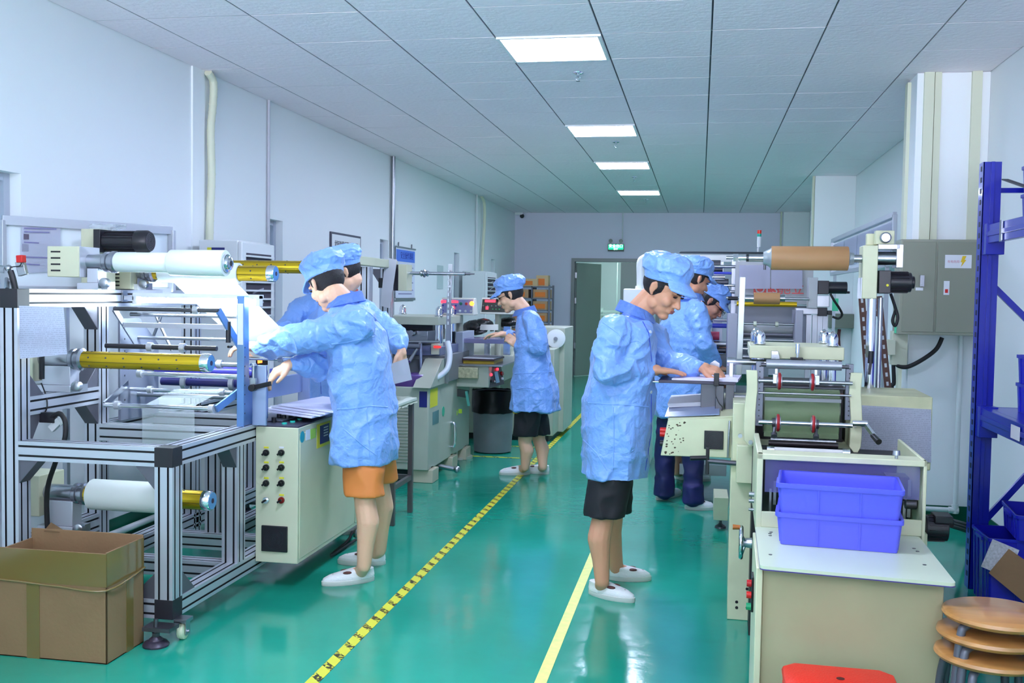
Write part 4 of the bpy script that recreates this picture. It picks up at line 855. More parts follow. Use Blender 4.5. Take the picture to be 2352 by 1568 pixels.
# control panel on a stand
Yc = 8.6
def panel(u0, v0, u1, v1, y, lab, dark, kn):
    a_, c_ = at(u0, v0, y=y), at(u1, v1, y=y)
    t = thing('operator_console', lab, 'console', ((a_.x+c_.x)/2, y+.1, 0), 'operator consoles on stands')
    obj('console', B().loft([[(a_.x, y, c_.z), (c_.x, y, c_.z), (c_.x, y+.18, c_.z), (a_.x, y+.18, c_.z)], [(a_.x+.008, y+.05, a_.z), (c_.x-.008, y+.05, a_.z), (c_.x-.008, y+.14, a_.z), (a_.x+.008, y+.14, a_.z)]]), M('console_ivory', (205, 205, 195), .4), t, bevel=.006)
    def on(fx, fz, dd=0): return Vector((a_.x+(c_.x-a_.x)*fx, y+.05*fz-.002-dd, c_.z+(a_.z-c_.z)*fz))
    f = obj('face', B().loft([[on(.05, .12), on(.95, .12), on(.95, .12)+Vector((0, .004, 0)), on(.05, .12)+Vector((0, .004, 0))], [on(.06, .9), on(.94, .9), on(.94, .9)+Vector((0, .004, 0)), on(.06, .9)+Vector((0, .004, 0))]]), dark, t)
    for (fx, fz, w, h, m_) in kn:
        p = on(fx, fz); q = on(fx, fz, .012)
        if w == h: obj('knob', B().cyl(p, q, w, w*.9, 16), m_, t)
        else: obj('display', B().box((p.x-w, p.y-.003, p.z-h), (p.x+w, p.y+.004, p.z+h)), m_, t)
    obj('stand', B().cyl(((a_.x+c_.x)/2, y+.12, 0), ((a_.x+c_.x)/2, y+.12, c_.z), .03, .03, 16), GP, t); obj('stand_base', B().cyl(((a_.x+c_.x)/2, y+.12, 0), ((a_.x+c_.x)/2, y+.12, .02), .13, .13, 24), GP, t)
    return t
RL = M('red_led_glow', (255, 30, 45), .4, emit=1.6); OL = M('orange_lamp_glow', (255, 120, 30), .4, emit=2.0); BB = M('blue_button', (50, 60, 150), .4); GB = M('green_button', (20, 110, 90), .4)
kk = [(.08, .76, .022, .012, RL), (.35, .76, .028, .012, RL), (.48, .76, .01, .009, RL), (.38, .42, .014, .014, RL), (.6, .66, .014, .014, GB), (.76, .66, .013, .013, M('button_red_dark', (170, 35, 40), .4)), (.92, .68, .02, .02, OL)] + [(.6+.16*i, .24, .013, .013, CHROME) for i in range(3)] + [(x, z, .009, .009, BB) for x in (.08, .33, .46) for z in (.55, .25, .1)]
panel(1010, 683, 1088, 724, Yc, 'blue-grey control panel with red displays and an orange lamp, left of the pair', M('panel_blue_grey', (120, 125, 165), .4), kk)
kk = [(.3, .78, .05, .012, RL), (.22, .34, .012, .018, RL), (.6, .78, .03, .01, M('dim_red', (120, 20, 20), .4))] + [(.1+.13*i, .5, .007, .007, M('key_grey', (120, 130, 125), .4)) for i in range(7)] + [(.4+.1*i, .3, .006, .006, M('key_green', (60, 160, 90), .4)) for i in range(3)]
panel(1102, 683, 1176, 722, 9.4, 'dark control panel with red digits just in front of the bespectacled man', M('panel_dark_olive', (55, 55, 50), .4), kk)
# console arm of the second press
t = thing('label_press', 'pale grey label press with a tilted black control box beside the bespectacled man', 'machine', (-2.0, 10.3, 0))
xr = at(1283, 900, y=9.9).x
obj('cabinet', B().box((-2.7, 9.9, .06), (xr-.05, 11.4, at(1200, 800, y=9.9).z)), GP, t, bevel=.006)
obj('end_cabinet', B().box((xr-.3, 10.3, .05), (xr, 11.0, at(1270, 752, y=10.3).z)), GP, t, bevel=.006)
obj('plinth', B().box((-2.6, 9.95, 0), (xr-.1, 11.3, .06)), BLACK, t)
p = at(1262, 782, y=9.8); obj('hand_wheel', B().lathe((p.x, 10.29, p.z), (p.x, 10.24, p.z), [(0, .07), (.2, .095), (.8, .095), (1, .06)], 32), M('disc_white', (225, 228, 232), .4), t); obj('hub', B().cyl((p.x, 10.25, p.z), (p.x, 10.22, p.z), .02), STEEL, t)
obj('sloped_guard', B().prism([(9.4, .72), (9.9, .72), (9.9, 1.02)], 'x', -2.25, -1.75), GP, t, bevel=.004)
Yb = 8.35
a_, c_ = at(1022, 838, y=Yb), at(1122, 890, y=Yb)
ar = obj('console_arm', B().box((a_.x, Yb, c_.z), (c_.x, Yb+1.3, a_.z)), GP, t, bevel=.004)
obj('scratched_cover', B().box((at(1035, 848, y=Yb).x, Yb-.05, at(1035, 866, y=Yb).z), (at(1100, 848, y=Yb).x, Yb, at(1035, 842, y=Yb).z)), M('scratched_cream', (190, 185, 150), .5, var=.35, vscale=40), t, bevel=.003)
q = [at(1112, 843, y=Yb), at(1150, 837, y=Yb+.3), at(1159, 882, y=Yb+.3), at(1120, 892, y=Yb)]
up_ = Vector((.0, .12, .0))
cb = obj('control_box', B().loft([[v for v in q], [v+Vector((-.06, .1, 0)) for v in q]]), M('box_black', (38, 34, 46), .35), t, bevel=.003)
nn = ((q[1]-q[0]).cross(q[3]-q[0])).normalized(); nn = nn if nn.y < 0 else -nn
def onq(i, j): return (q[0]*(1-i)+q[1]*i)*(1-j)+(q[3]*(1-i)+q[2]*i)*j
for (i, j, r_, m_) in ((.3, .4, .012, RL), (.72, .2, .012, RL), (.95, .45, .02, M('stop_red', (150, 20, 25), .35)), (.25, .7, .012, BLACK), (.4, .75, .01, CHROME), (.9, .7, .012, WPAPER)): obj('button', B().cyl(onq(i, j), onq(i, j)+nn*.012, r_, r_*.9, 14), m_, cb)
obj('meter', B().loft([[onq(.52, .3)+nn*.001, onq(.72, .3)+nn*.001, onq(.72, .3)+nn*.004, onq(.52, .3)+nn*.004], [onq(.52, .85)+nn*.001, onq(.72, .85)+nn*.001, onq(.72, .85)+nn*.004, onq(.52, .85)+nn*.004]]), M('meter_blue', (150, 190, 215), .3), cb)
tz = a_.z
obj('feed_table', B().box((a_.x, Yb-.02, tz), (c_.x+.12, Yb+1.4, tz+.012)), STEEL, t)
tag(obj('film_stack', B().box((at(1070, 830, y=Yb+.2).x, Yb+.1, tz+.013), (at(1140, 830, y=Yb+.2).x, Yb+.5, tz+.04)).mat(1).box((at(1068, 830, y=Yb+.2).x, Yb+.08, tz+.04), (at(1142, 830, y=Yb+.2).x, Yb+.52, tz+.055)).mat(2).box((at(1070, 830, y=Yb+.2).x, Yb+.09, tz+.055), (at(1140, 830, y=Yb+.2).x, Yb+.5, tz+.062)), [M('stack_yellow', (190, 160, 40), .5), M('stack_dark', (60, 40, 50), .5), WPAPER]), 'small stack of films with a white top sheet on the press feed table', 'stack')
a2_, c2_ = at(1062, 777, y=8.5), at(1170, 790, y=8.5)
obj('infeed_plate', B().box((a2_.x, 8.5, c2_.z), (c2_.x, 8.9, a2_.z)), M('infeed_lilac_steel', (155, 150, 185), .25, .7), t, bevel=.003)
obj('vertical_plate', B().box((at(1047, 762, y=8.45).x, 8.45, at(1047, 826, y=8.45).z), (at(1063, 762, y=8.45).x, 8.9, at(1047, 762, y=8.45).z)), M('plate_blue_grey', (150, 158, 175), .4), t, bevel=.003)
obj('support_post', B().box((a2_.x+.15, 8.7, tz+.07), (a2_.x+.2, 8.75, c2_.z)).box((a2_.x+.3, 8.8, tz+.07), (a2_.x+.36, 8.86, a2_.z+.1)), CHROME, t)
for (u, v, r_) in ((1085, 752, .09), (1105, 748, .07), (1170, 738, .08), (1185, 742, .07)):
    pass
tag(obj('black_bag', B().ell(at(1092, 752, y=9.3), (.13, .1, .075)).ell(at(1110, 745, y=9.3), (.1, .09, .06)), M('black_bag', (20, 18, 20), .25, bump=1, bscale=25)), 'crumpled black bag lying on the label press', 'bag')
tag(obj('black_bag', B().ell(at(1170, 742, y=9.6), (.14, .1, .06)), M('black_bag', (20, 18, 20), .25)), 'crumpled black bag behind the hand of the bespectacled man', 'bag')
tag(obj('tape_roll', B().lathe(at(1120, 757, y=9.3), Vector(at(1120, 757, y=9.3))+Vector((0, 0, .05)), [(0, .05), (0, .1), (1, .1), (1, .05), (0, .05)], 28, cap=False), M('tape_white', (225, 222, 215), .4)), 'white tape roll standing among the black bags on the label press', 'roll')
cable([at(1032, 848, y=8.25), at(1022, 860, y=8.2), at(1022, 885, y=8.2), at(1033, 900, y=8.25), at(1040, 898, y=8.3)], .008, 'black cable looped from the press console arm')
obj('valve_block', B().bar(at(1045, 900, y=8.4), at(1075, 905, y=8.4), .05, .06), M('valve_dark', (60, 62, 62), .4), t); obj('valve_lever', B().bar(at(1071, 898, y=8.35), at(1077, 932, y=8.35), .02, .02), M('teal_lever', (80, 165, 150), .4), t)
obj('drop_post', B().bar(at(1045, 905, y=8.42), Vector((at(1045, 905, y=8.42).x, 8.42, 0)), .05, .05, (0, 1, 0)), GP, t)
for (u, v, lbl) in ((1047, 948, 'left, lower'), (1057, 944, 'right, higher')): tag(obj('inspection_tag', B().bar(at(u, v-5, y=8.37), at(u, v+5, y=8.37), .03, .002), M('tag_lime', (170, 205, 50), .5)), lbl+' lime tag of the two hanging by the label press valve', 'tag', 'lime tags hanging by the valve')
# bin
cb_ = at(1122, 1043, z=0); cb_.y += .18
t = thing('waste_bin', 'round grey plastic bin lined with a black bag in the aisle', 'bin', (cb_.x, cb_.y, 0))
zt_ = at(1125, 897, y=cb_.y).z
obj('barrel', B().lathe(cb_, (cb_.x, cb_.y, zt_), [(0, .15), (.02, .172), (.3, .18), (.9, .185), (.97, .19), (1, .19), (1, .18), (.1, .165)], 40), M('bin_grey', (120, 125, 130), .5, var=.12, vscale=8), t)
def bag(i, j):
    a = i*2*PI; w = .006*noise.noise(Vector((math.cos(a)*4, math.sin(a)*4, j*3)))
    r = (.196+w) if j < .75 else (.196+w)*(1-(j-.75)*1.2); z = zt_-.19+.2*min(j/.75, 1)+w*2 - (max(0, j-.75)*.25)
    return (cb_.x+math.cos(a)*r, cb_.y+math.sin(a)*r, z)
obj('bin_liner', B().grid(bag, 60, 12, .003), M('liner_black', (24, 20, 26), .28), t)
# steel table/stool
t = thing('steel_side_table', 'slim steel-legged side table with a cloth cover behind the man in orange shorts', 'table', (-2.05, 6.3, 0))
zt_ = .76
LEGM = M('leg_brown_steel', (105, 98, 98), .4, .5)
lx0, lx1, ly0, ly1 = -2.2, -1.85, 6.05, 6.45
for x in (lx0, lx1):
    for y in (ly0, ly1): obj('leg', B().box((x-.016, y-.016, 0), (x+.016, y+.016, zt_-.02)), LEGM, t, bevel=.002)
for z in (.22,): obj('stretcher', B().box((lx0, ly0-.012, z), (lx1, ly0+.012, z+.03)).box((lx1-.012, ly0, z), (lx1+.012, ly1, z+.03)).box((lx0, ly1-.012, z), (lx1, ly1+.012, z+.03)), LEGM, t)
obj('top', B().box((lx0-.03, ly0-.03, zt_-.02), (lx1+.03, ly1+.03, zt_)), M('top_pale', (200, 205, 190), .5), t, bevel=.003)
obj('cloth_cover', B().grid(lambda i, j: (lx0-.035+(lx1-lx0+.07)*i, ly0-.035+(ly1-ly0+.07)*j, zt_+.003+.006*noise.noise(Vector((i*5, j*5, 0)))-(.035*max(0, i-.88)/.12)*(1+.4*noise.noise(Vector((j*8, 0, 0))))), 20, 16, .004), M('cloth_pale', (205, 212, 195), .6), t)
# far shelf
t = thing('storage_rack', 'grey steel storage rack with orange-marked boxes in the far left corner', 'rack', (-2.65, 16.7, 0))
sx0, sx1, sy0, sy1 = -3.05, -2.42, 16.5, 16.95
zz = [at(1230, v, y=16.5).z for v in (657, 684, 712, 742)]; dz = zz[0]-zz[1]
RG = M('rack_grey', (110, 112, 125), .45)
for x in (sx0, sx1):
    for y in (sy0, sy1): obj('post', B().box((x-.015, y-.015, 0), (x+.015, y+.015, zz[0]+.02)), RG, t)
zs_ = [zz[0]-dz*k for k in range(8) if zz[0]-dz*k > .05]
for z in zs_: obj('shelf', B().box((sx0, sy0, z-.02), (sx1, sy1, z)), RG, t)
obj('divider', B().box((-2.72, sy0, .05), (-2.7, sy1, zz[0])), RG, t)
ORM = M('orange_label', (235, 125, 40), .5); BXM = M('box_tan', (190, 150, 110), .6)
for k, z in enumerate(zs_[1:7]):
    for j, x in enumerate((-3.03, -2.69)):
        o = obj('parts_box', B().box((x, sy0+.02, z), (x+.26, sy0+.35, z+dz*.72)).mat(1).box((x+.03, sy0+.012, z+.02), (x+.2, sy0+.02, z+dz*.5)), [BXM, ORM]); tag(o, '%s box on the %s shelf down from the top of the far grey rack' % (('left-hand', 'right-hand')[j], ('first', 'second', 'third', 'fourth', 'fifth', 'sixth')[k]), 'box', 'boxes in the far grey rack')
for k, (x, w, h) in enumerate(((-2.9, .28, .12), (-2.66, .2, .18))):
    o = obj('parts_box', B().box((x, sy0+.03+.1*k, zz[0]+.001), (x+w, sy0+.33, zz[0]+h)).mat(1).box((x+.02, sy0+.022+.1*k, zz[0]+.02), (x+w*.7, sy0+.03+.1*k, zz[0]+h*.7)), [M('box_cream', (215, 185, 140), .6), ORM]); tag(o, ('orange-labelled tray box on top of the far grey rack', 'taller tan box on top of the far grey rack')[k], 'box', 'boxes in the far grey rack')
# floor clutter by the far aisle
def clutter(name, u, v, w, dpt, h, m, lab, cat, rz=0):
    p = at(u, v, z=0); o = obj(name, B().box((p.x-w/2, p.y, .0), (p.x+w/2, p.y+dpt, h), Euler((0, 0, rz)).to_matrix() if rz else None), m, bevel=.003); tag(o, lab, cat); return p
clutter('wooden_pallet', 1255, 975, .36, .3, .09, WOOD, 'low wooden pallet on the floor right of the bespectacled man', 'pallet')
clutter('cardboard_tray', 1272, 952, .34, .3, .1, CARD, 'flat cardboard tray on the floor behind the pallet', 'box', .15)
clutter('white_carton', 1218, 1010, .14, .2, .14, M('carton_white', (225, 215, 210), .6), 'small pale carton seen between the legs of the bespectacled man', 'box')
clutter('violet_tub', 1290, 925, .1, .25, .28, M('violet_tub', (75, 60, 190), .4), 'violet plastic tub with a white lid on the floor by the far machine', 'tub')
cable([at(745, 1290, z=.02)+Vector((0, .5, 0)), at(760, 1275, z=.015), at(800, 1240, z=.012), at(812, 1210, z=.012)], .008, 'black cable on the floor under the cream control cabinet')
# ================================================================ RIGHT SIDE
frame(1.0, 4.2, -.027)
# ---- flatbed press in the right foreground
T = thing('flatbed_press', 'cream flatbed press with roller cage, steel rods and worn paint in the right foreground', 'machine', (.55, 4.6, 0))
CR2 = M('cream_worn_paint', (210, 211, 176), .38, var=.07, vscale=9)
TOPM = M('table_top_cream', (202, 212, 186), .25)
# table cabinet
pl = []
for (cx, cy, a0) in ((.787, 3.235, -90), (.787, 3.82, 0), (.25, 3.82, 90), (.25, 3.285, 180)):
    for k in range(5): a = math.radians(a0+k*22.5); pl.append((cx+.018*math.cos(a), cy+.018*math.sin(a)))
obj('table_top', B().prism(pl, 'z', .592, .602), [TOPM], T)
obj('edge_trim', B().prism([((x-.52)*1.002+.52, (y-3.54)*1.002+3.54) for x, y in pl], 'z', .5885, .592), M('violet_edge', (70, 50, 130), .4), T)
obj('front_panel', B().prism([(.243, 3.32), (.785, 3.29), (.785, 3.80), (.243, 3.80)], 'z', .0, .592), M('panel_cream', (172, 166, 132), .4, var=.05), T, bevel=.003)
obj('side_cover', B().box((.222, 3.3, .0), (.2425, 3.8, .588)), CR2, T, bevel=.003)
for (x, y) in ((.27, 3.42), (.75, 3.42), (.28, 3.7), (.28, 3.73), (.285, 3.755), (.76, 3.6), (.755, 3.64)): obj('screw', B().cyl((x, y, .602), (x, y, .6035), .006, .006, 10), DSTEEL, T)
b_ = obj('switch_box', B().box((.214, 3.5, .38), (.222, 3.58, .5)), BLACK, T, bevel=.002)
for z, m_ in ((.48, M('stop_button_red', (185, 20, 30), .3)), (.44, RED), (.4, GREENP)): obj('push_button', B().cyl((.214, 3.5, z), (.198, 3.5, z), .012, .012, 16), m_, b_)
# open hood behind the table
hx0, hx1, hy, hz = .232, .825, 3.835, .875
obj('hood_side', B().box((hx0, hy, .58), (hx0+.022, 4.42, hz)), CR2, T, bevel=.003); obj('hood_side', B().box((hx1-.012, hy, .4), (hx1, 4.42, hz)), CR2, T, bevel=.003)
obj('hood_top', B().box((hx0, hy, hz-.022), (hx1, hy+.03, hz)).box((hx0, hy+.03, hz-.012), (hx1, hy+.12, hz-.002)), CR2, T, bevel=.003)
obj('hood_lip', B().box((hx0+.02, hy, .602), (hx1-.012, hy+.012, .66)), CR2, T, bevel=.002)
obj('clear_guard', B().box((hx0+.03, hy+.02, .73), (hx1-.02, hy+.024, hz-.022)), M('violet_tinted_guard', (120, 115, 175), .1, alpha=.4), T)
obj('hood_back', B().box((hx0, 4.42, 0), (hx1, 4.6, .8)), M('machine_dark_inside', (34, 33, 36), .5), T)
g = B()
for (x, z0, z1, w) in ((.285, .62, .72, .008), (.3, .66, .75, .01), (.745, .63, .74, .012), (.77, .6, .7, .01), (.785, .64, .78, .012)): g.box((x, hy+.14, z0), (x+w, hy+.15, z1))
g.bm.free()
for (x, z0, z1, w) in ((.285, .62, .72, .008), (.3, .66, .75, .01), (.745, .63, .74, .012), (.77, .6, .7, .01), (.785, .64, .78, .012)): obj('inner_rod', B().box((x, hy+.14, z0), (x+w, hy+.15, z1)), STEEL, T)
g = B().box((.72, hy+.2, .6), (.8, hy+.3, .78)).cyl((.74, hy+.1, .76), (.74, hy+.1, .8), .012).cyl((.77, hy+.1, .7), (.81, hy+.1, .7), .02)
obj('inner_mechanism', g, DSTEEL, T, bevel=.002)
for x in (at(1810, 1060, y=hy).x, at(2062, 1050, y=hy).x): 
    if x > .5: obj('wing_knob', B().lathe((x, hy+.03, hz), (x, hy+.03, hz+.03), [(0, .006), (.4, .006), (.45, .014), (1, .012)], 16), STEEL, T)
# main body behind
y0 = 4.62
bodyL = at(1670, 1400, y=y0).x
obj('base_column', B().box((bodyL, y0, .0), (hx0+.35, y0+.6, .72)), CR2, T, bevel=.004)
obj('base_body', B().box((bodyL+.1, y0+.02, .0), (.9, y0+.9, .78)), CR2, T, bevel=.004)
for (u, v) in ((1692, 1382), (1692, 1395), (1716, 1352), (1716, 1395)):
    p = at(u, v, y=y0); obj('bolt_hole', B().cyl((p.x, y0-.001, p.z), (p.x, y0+.002, p.z), .007, .007, 12), BLACK, T)
a_, c_ = at(1692, 1018, y=y0), at(1737, 1106, y=y0)
obj('gear_cover', B().box((a_.x, y0-.06, c_.z), (c_.x, y0+.2, a_.z)), CR2, T, bevel=.004)
a_, c_ = at(1684, 925, y=y0), at(1716, 1060, y=y0)
obj('side_block', B().box((a_.x, y0, c_.z), (c_.x, y0+.5, a_.z)), CR2, T, bevel=.004)
# wavy cheek plates
def cheek(u0, u1, v0, v1, y, th, wob):
    p, q = at(u0, v0, y=y), at(u1, v1, y=y); n = 14; L = []; R = []
    for k in range(n+1):
        f = k/n; z = p.z+(q.z-p.z)*f
        w = wob*math.sin(f*PI*2)*.5 + wob*(.8 if .35 < f < .6 else 0)*-.4
        L.append((p.x+w+(.02 if f > .93 else 0), z)); R.append((q.x+w*.8-(.01 if f > .93 else 0), z))
    return obj('cheek_plate', B().prism(L+R[::-1], 'y', y, y+th), CR2, T, bevel=.003)
yc = 4.5
cheek(1714, 1735, 850, 1025, yc, .03, .008); cheek(1955, 1976, 856, 1040, yc, .03, -.01)
for (u, v) in ((1724, 1015), (1963, 975), (1700, 1000)): 
    p = at(u, v, y=yc); obj('bolt', B().cyl((p.x, yc-.012, p.z), (p.x, yc, p.z), .01, .01, 6), STEEL, T)
# roller cage
def upr(u0, u1, v0, v1):
    p, q = at(u0, v0, y=yc+.02), at(u1, v1, y=yc+.02); o = obj('cage_upright', B().box((p.x, yc+.02, q.z), (q.x, yc+.05, p.z)), M('cage_steel', (105, 108, 120), .35, .7), T, bevel=.001); g = B()
    for k in range(11):
        z = p.z-.02-(p.z-q.z-.04)*k/10; g.cyl(((p.x+q.x)/2, yc+.0185, z), ((p.x+q.x)/2, yc+.021, z), .0032, .0032, 8)
    obj('upright_holes', g, BLACK, o)
upr(1737, 1751, 830, 978); upr(1944, 1957, 836, 965)
def rr(u0, u1, v, y, r, m, name='roller', **k):
    p, q = at(u0, v, y=y), at(u1, v, y=y); z = (p.z+q.z)/2
    o = obj(name, B().cyl((p.x, y, z), (q.x, y, z), r, r, 28), m, T); return o, p.x, q.x, z
rr(1760, 1933, 838, yc+.0, .0195, M('dull_roller', (165, 168, 178), .35, .6)); rr(1748, 1950, 840, yc+.0, .008, DSTEEL, 'axle')
REDR = M('red_rubber_ring', (160, 30, 38), .3)
def wheels(v, y, us, rod_r, m):
    o, xa, xb, z = rr(1742, 1958, v, y, rod_r, m, 'cross_rod')
    for u in us:
        x = at(u, v, y=y).x
        w = obj('feed_wheel', B().lathe((x-.012, y, z), (x+.012, y, z), [(0, .018), (.1, .03), (.9, .03), (1, .018)], 28), M('wheel_silver', (170, 170, 178), .3, .7), T)
        obj('rubber_ring', B().lathe((x-.0065, y, z), (x+.0065, y, z), [(0, .03), (.1, .036), (.5, .0385), (.9, .036), (1, .03)], 32), REDR, w)
    return z
zw = wheels(877, yc-.01, (1790, 1866), .0085, STEEL)
for u in (1783, 1874):
    x = at(u, 860, y=yc).x; obj('wheel_hanger', B().box((x-.014, yc-.02, zw-.01), (x+.014, yc+.01, zw+.03)).box((x-.006, yc-.0, zw+.03), (x+.006, yc+.01, zw+.055)), STEEL, T, bevel=.001)
rr(1745, 1952, 890, yc+.03, .005, DSTEEL, 'cross_rod'); rr(1742, 1955, 905, yc-.005, .0045, STEEL, 'cross_rod')
p, q = at(1757, 911, y=yc+.02), at(1932, 925, y=yc+.02); obj('flat_bar', B().box((p.x, yc+.015, q.z), (q.x, yc+.025, p.z)), M('bar_grey', (125, 128, 135), .35, .5), T)
OLV = M('olive_drum', (92, 104, 84), .3, .3)
zD = at(1845, 945, y=yc+.12).z
obj('drum', B().cyl((at(1757, 945, y=yc).x, yc+.15, zD), (at(1934, 945, y=yc).x, yc+.15, zD), .1, .1, 48), OLV, T)
obj('guard_glass', B().box((at(1758, 900, y=yc).x, yc+.046, at(1758, 1005, y=yc).z), (at(1932, 900, y=yc).x, yc+.05, at(1758, 893, y=yc).z)), M('greenish_guard', (150, 175, 130), .15, alpha=.35), T)
zw2 = wheels(973, yc-.05, (1787, 1868), .0105, CHROME)
for u in (1779, 1875):
    x = at(u, 973, y=yc-.05).x; obj('wheel_clamp', B().cyl((x-.01, yc-.05, zw2), (x+.01, yc-.05, zw2), .02, .02, 20).cyl((x, yc-.05, zw2-.01), (x-.002, yc-.07, zw2-.05), .007).cyl((x-.002, yc-.07, zw2-.045), (x-.002, yc-.082, zw2-.055), .0125), DSTEEL, T)
rr(1765, 1925, 1020, yc+.02, .013, M('dark_roller', (55, 48, 52), .3, .4)); rr(1770, 1920, 1012, yc+.06, .011, STEEL)
o, xa, xb, z = rr(1778, 1935, 1036, yc-.06, .0125, M('white_paper_roll', (225, 222, 220), .5), 'core_roll')
obj('chuck', B().cyl((xa-.03, yc-.06, z), (xa, yc-.06, z), .015), CHROME, T); obj('chuck', B().cyl((xb, yc-.06, z), (xb+.03, yc-.06, z), .017), CHROME, T)
# crank at the right cheek
p = at(1975, 972, y=yc-.02); p2 = at(2013, 1008, y=yc-.09)
obj('crank', B().cyl((p.x-.03, p.y, p.z), (p.x+.03, p.y, p.z), .014).bar((p.x+.02, p.y, p.z), p2, .014, .016), CHROME, T); obj('crank_grip', B().cyl(p2+Vector((-.012, .02, .012)), p2+Vector((.006, -.03, -.008)), .011, .013), BLACK, T)
# handwheel on the aisle side
p = at(1702, 1245, y=4.25); b = B(); pts = []
R_ = .062; C0 = Vector((p.x, 4.25, p.z))
ring = [C0+Vector((0, R_*math.cos(a), R_*math.sin(a))) for a in [k*2*PI/28 for k in range(29)]]
b.tube(ring, .0085, 10, False); 
for k in range(3): a = k*2*PI/3+.3; b.cyl(C0+Vector((.02, 0, 0)), C0+Vector((0, R_*math.cos(a), R_*math.sin(a))), .005)
hw = obj('handwheel', b, CHROME, T); obj('hub', B().cyl(C0+Vector((.01, 0, 0)), (hx0, 4.25, p.z), .018, .022), STEEL, hw); obj('knob', B().cyl(C0+Vector((-.005, 0, R_)), C0+Vector((-.035, 0, R_)), .009, .011), M('amber_knob', (190, 110, 50), .3), hw)
for (v, r_) in ((1135, .01), (1150, .008), (1170, .006)):
    p = at(1732, v, y=4.1); obj('grease_fitting', B().cyl((hx0, 4.1, p.z), (hx0-.02, 4.1, p.z), r_), STEEL, T)
# top platen with acorn nuts
yp = 4.95; a_, c_ = at(1722, 793, y=yp), at(1939, 828, y=yp)
obj('top_platen', B().box((a_.x, yp, c_.z), (c_.x, yp+.45, a_.z)), CR2, T, bevel=.004)
for u, yy in ((1745, yp+.08), (1736, yp+.38), (1912, yp+.06), (1893, yp+.36)):
    p = at(u, 785, y=yy); obj('acorn_nut', B().lathe((p.x, yy, a_.z), (p.x, yy, a_.z+.075), [(0, .024), (.08, .03), (.14, .03), (.16, .026), (.55, .027), (.8, .021), (.93, .012), (1, .002)], 28), CHROME, T)
    obj('guide_column', B().cyl((p.x, yy, .7), (p.x, yy, c_.z), .022, .022, 20), CHROME, T)
p = at(1832, 800, y=yp-.03); obj('piston', B().cyl((p.x, yp-.03, c_.z+.002), (p.x, yp-.03, a_.z+.012), .006, .006).cyl((p.x, yp-.03, c_.z+.03), (p.x, yp-.03, a_.z+.014), .0105, .0105, 20), CHROME, T)
obj('bracket', B().box((p.x-.03, yp-.05, c_.z-.002), (p.x+.025, yp, c_.z+.01)), BLACK, T); p = at(1780, 820, y=yp); obj('bracket', B().prism([(p.x-.018, c_.z), (p.x+.022, c_.z), (p.x+.012, c_.z+.038), (p.x-.018, c_.z+.038)], 'y', yp-.03, yp), STEEL, T, bevel=.001)
obj('press_bed', B().box((a_.x, yp, .72), (c_.x, yp+.45, c_.z-.12)), M('press_bed_dark', (45, 42, 48), .4), T); obj('bed_trim', B().box((a_.x, yp-.004, c_.z-.16), (c_.x, yp, c_.z-.155)), M('brown_line', (130, 75, 50), .5), T)
# in-feed tray with sheets, console box below
yt = 4.8; ta, tb = at(1513, 872, y=yt), at(1690, 872, y=yt)
tz = ta.z
obj('feed_tray', B().box((ta.x, yt, tz-.014), (tb.x, yt+.36, tz)), M('tray_dark', (60, 56, 72), .35, .4), T, bevel=.002)
obj('tray_bracket', B().box((tb.x-.045, yt+.06, tz-.16), (tb.x-.005, yt+.2, tz-.014)).box((tb.x-.16, yt+.1, tz-.2), (tb.x-.09, yt+.16, tz-.014)), DSTEEL, T, bevel=.002)
obj('tray_screw', B().cyl((ta.x-.03, yt+.03, tz-.012), (ta.x, yt+.03, tz-.012), .005), CHROME, T)
tag(obj('film_sheets', B().loft([[(ta.x+.06, yt+.01, tz+.001), (tb.x+.01, yt+.0, tz+.001), (tb.x+.03, yt+.3, tz+.001), (ta.x+.08, yt+.32, tz+.001)], [(ta.x+.06, yt+.01, tz+.008), (tb.x+.01, yt+.0, tz+.013), (tb.x+.03, yt+.3, tz+.013), (ta.x+.08, yt+.32, tz+.006)]]), M('lilac_white_sheet', (222, 212, 240), .4)), 'lilac printed sheets on the dark feed tray under the hands of the standing man', 'sheets')
p = at(1646, 860, y=yt-.02); obj('sensor', B().box((p.x-.012, yt-.03, tz-.018), (p.x+.012, yt-.0, tz+.04)), BLACK, T, bevel=.002)
obj('sensor_wire', B().tube([(p.x, yt-.02, tz-.018), (p.x-.002, yt-.03, tz-.06), (p.x+.015, yt-.01, tz-.1), (p.x+.03, yt+.03, tz-.13), (p.x+.0, yt+.05, tz-.2), (p.x+.06, yt+.05, tz-.26)], .0025, 6), M('wire_grey', (70, 66, 70), .5), T)
obj('fixture_plate', B().prism([(at(1630, 850, y=5.1).x, tz+.005), (at(1652, 850, y=5.1).x, tz+.005), (at(1652, 850, y=5.1).x, tz+.06), (at(1641, 850, y=5.1).x, tz+.075), (at(1630, 850, y=5.1).x, tz+.06)], 'y', 5.2, 5.206), STEEL, T)
rr2 = at(1675, 830, y=5.0); obj('steel_roller', B().cyl((rr2.x, 5.0, rr2.z), (a_.x+.1, 5.0, rr2.z), .014).cyl((rr2.x-.01, 5.0, rr2.z), (rr2.x+.03, 5.0, rr2.z), .021), STEEL, T)
g = B().box((rr2.x, 4.98, rr2.z-.08), (rr2.x+.02, 5.02, rr2.z)).box((rr2.x+.0, 4.9, tz-.1), (a_.x+.06, 4.96, tz-.07)).cyl((rr2.x+.03, 4.95, tz-.18), (rr2.x+.03, 4.95, tz-.14), .02).box((rr2.x-.02, 4.88, tz-.24), (rr2.x+.09, 4.94, tz-.2))
obj('feed_linkage', g, STEEL, T, bevel=.002)
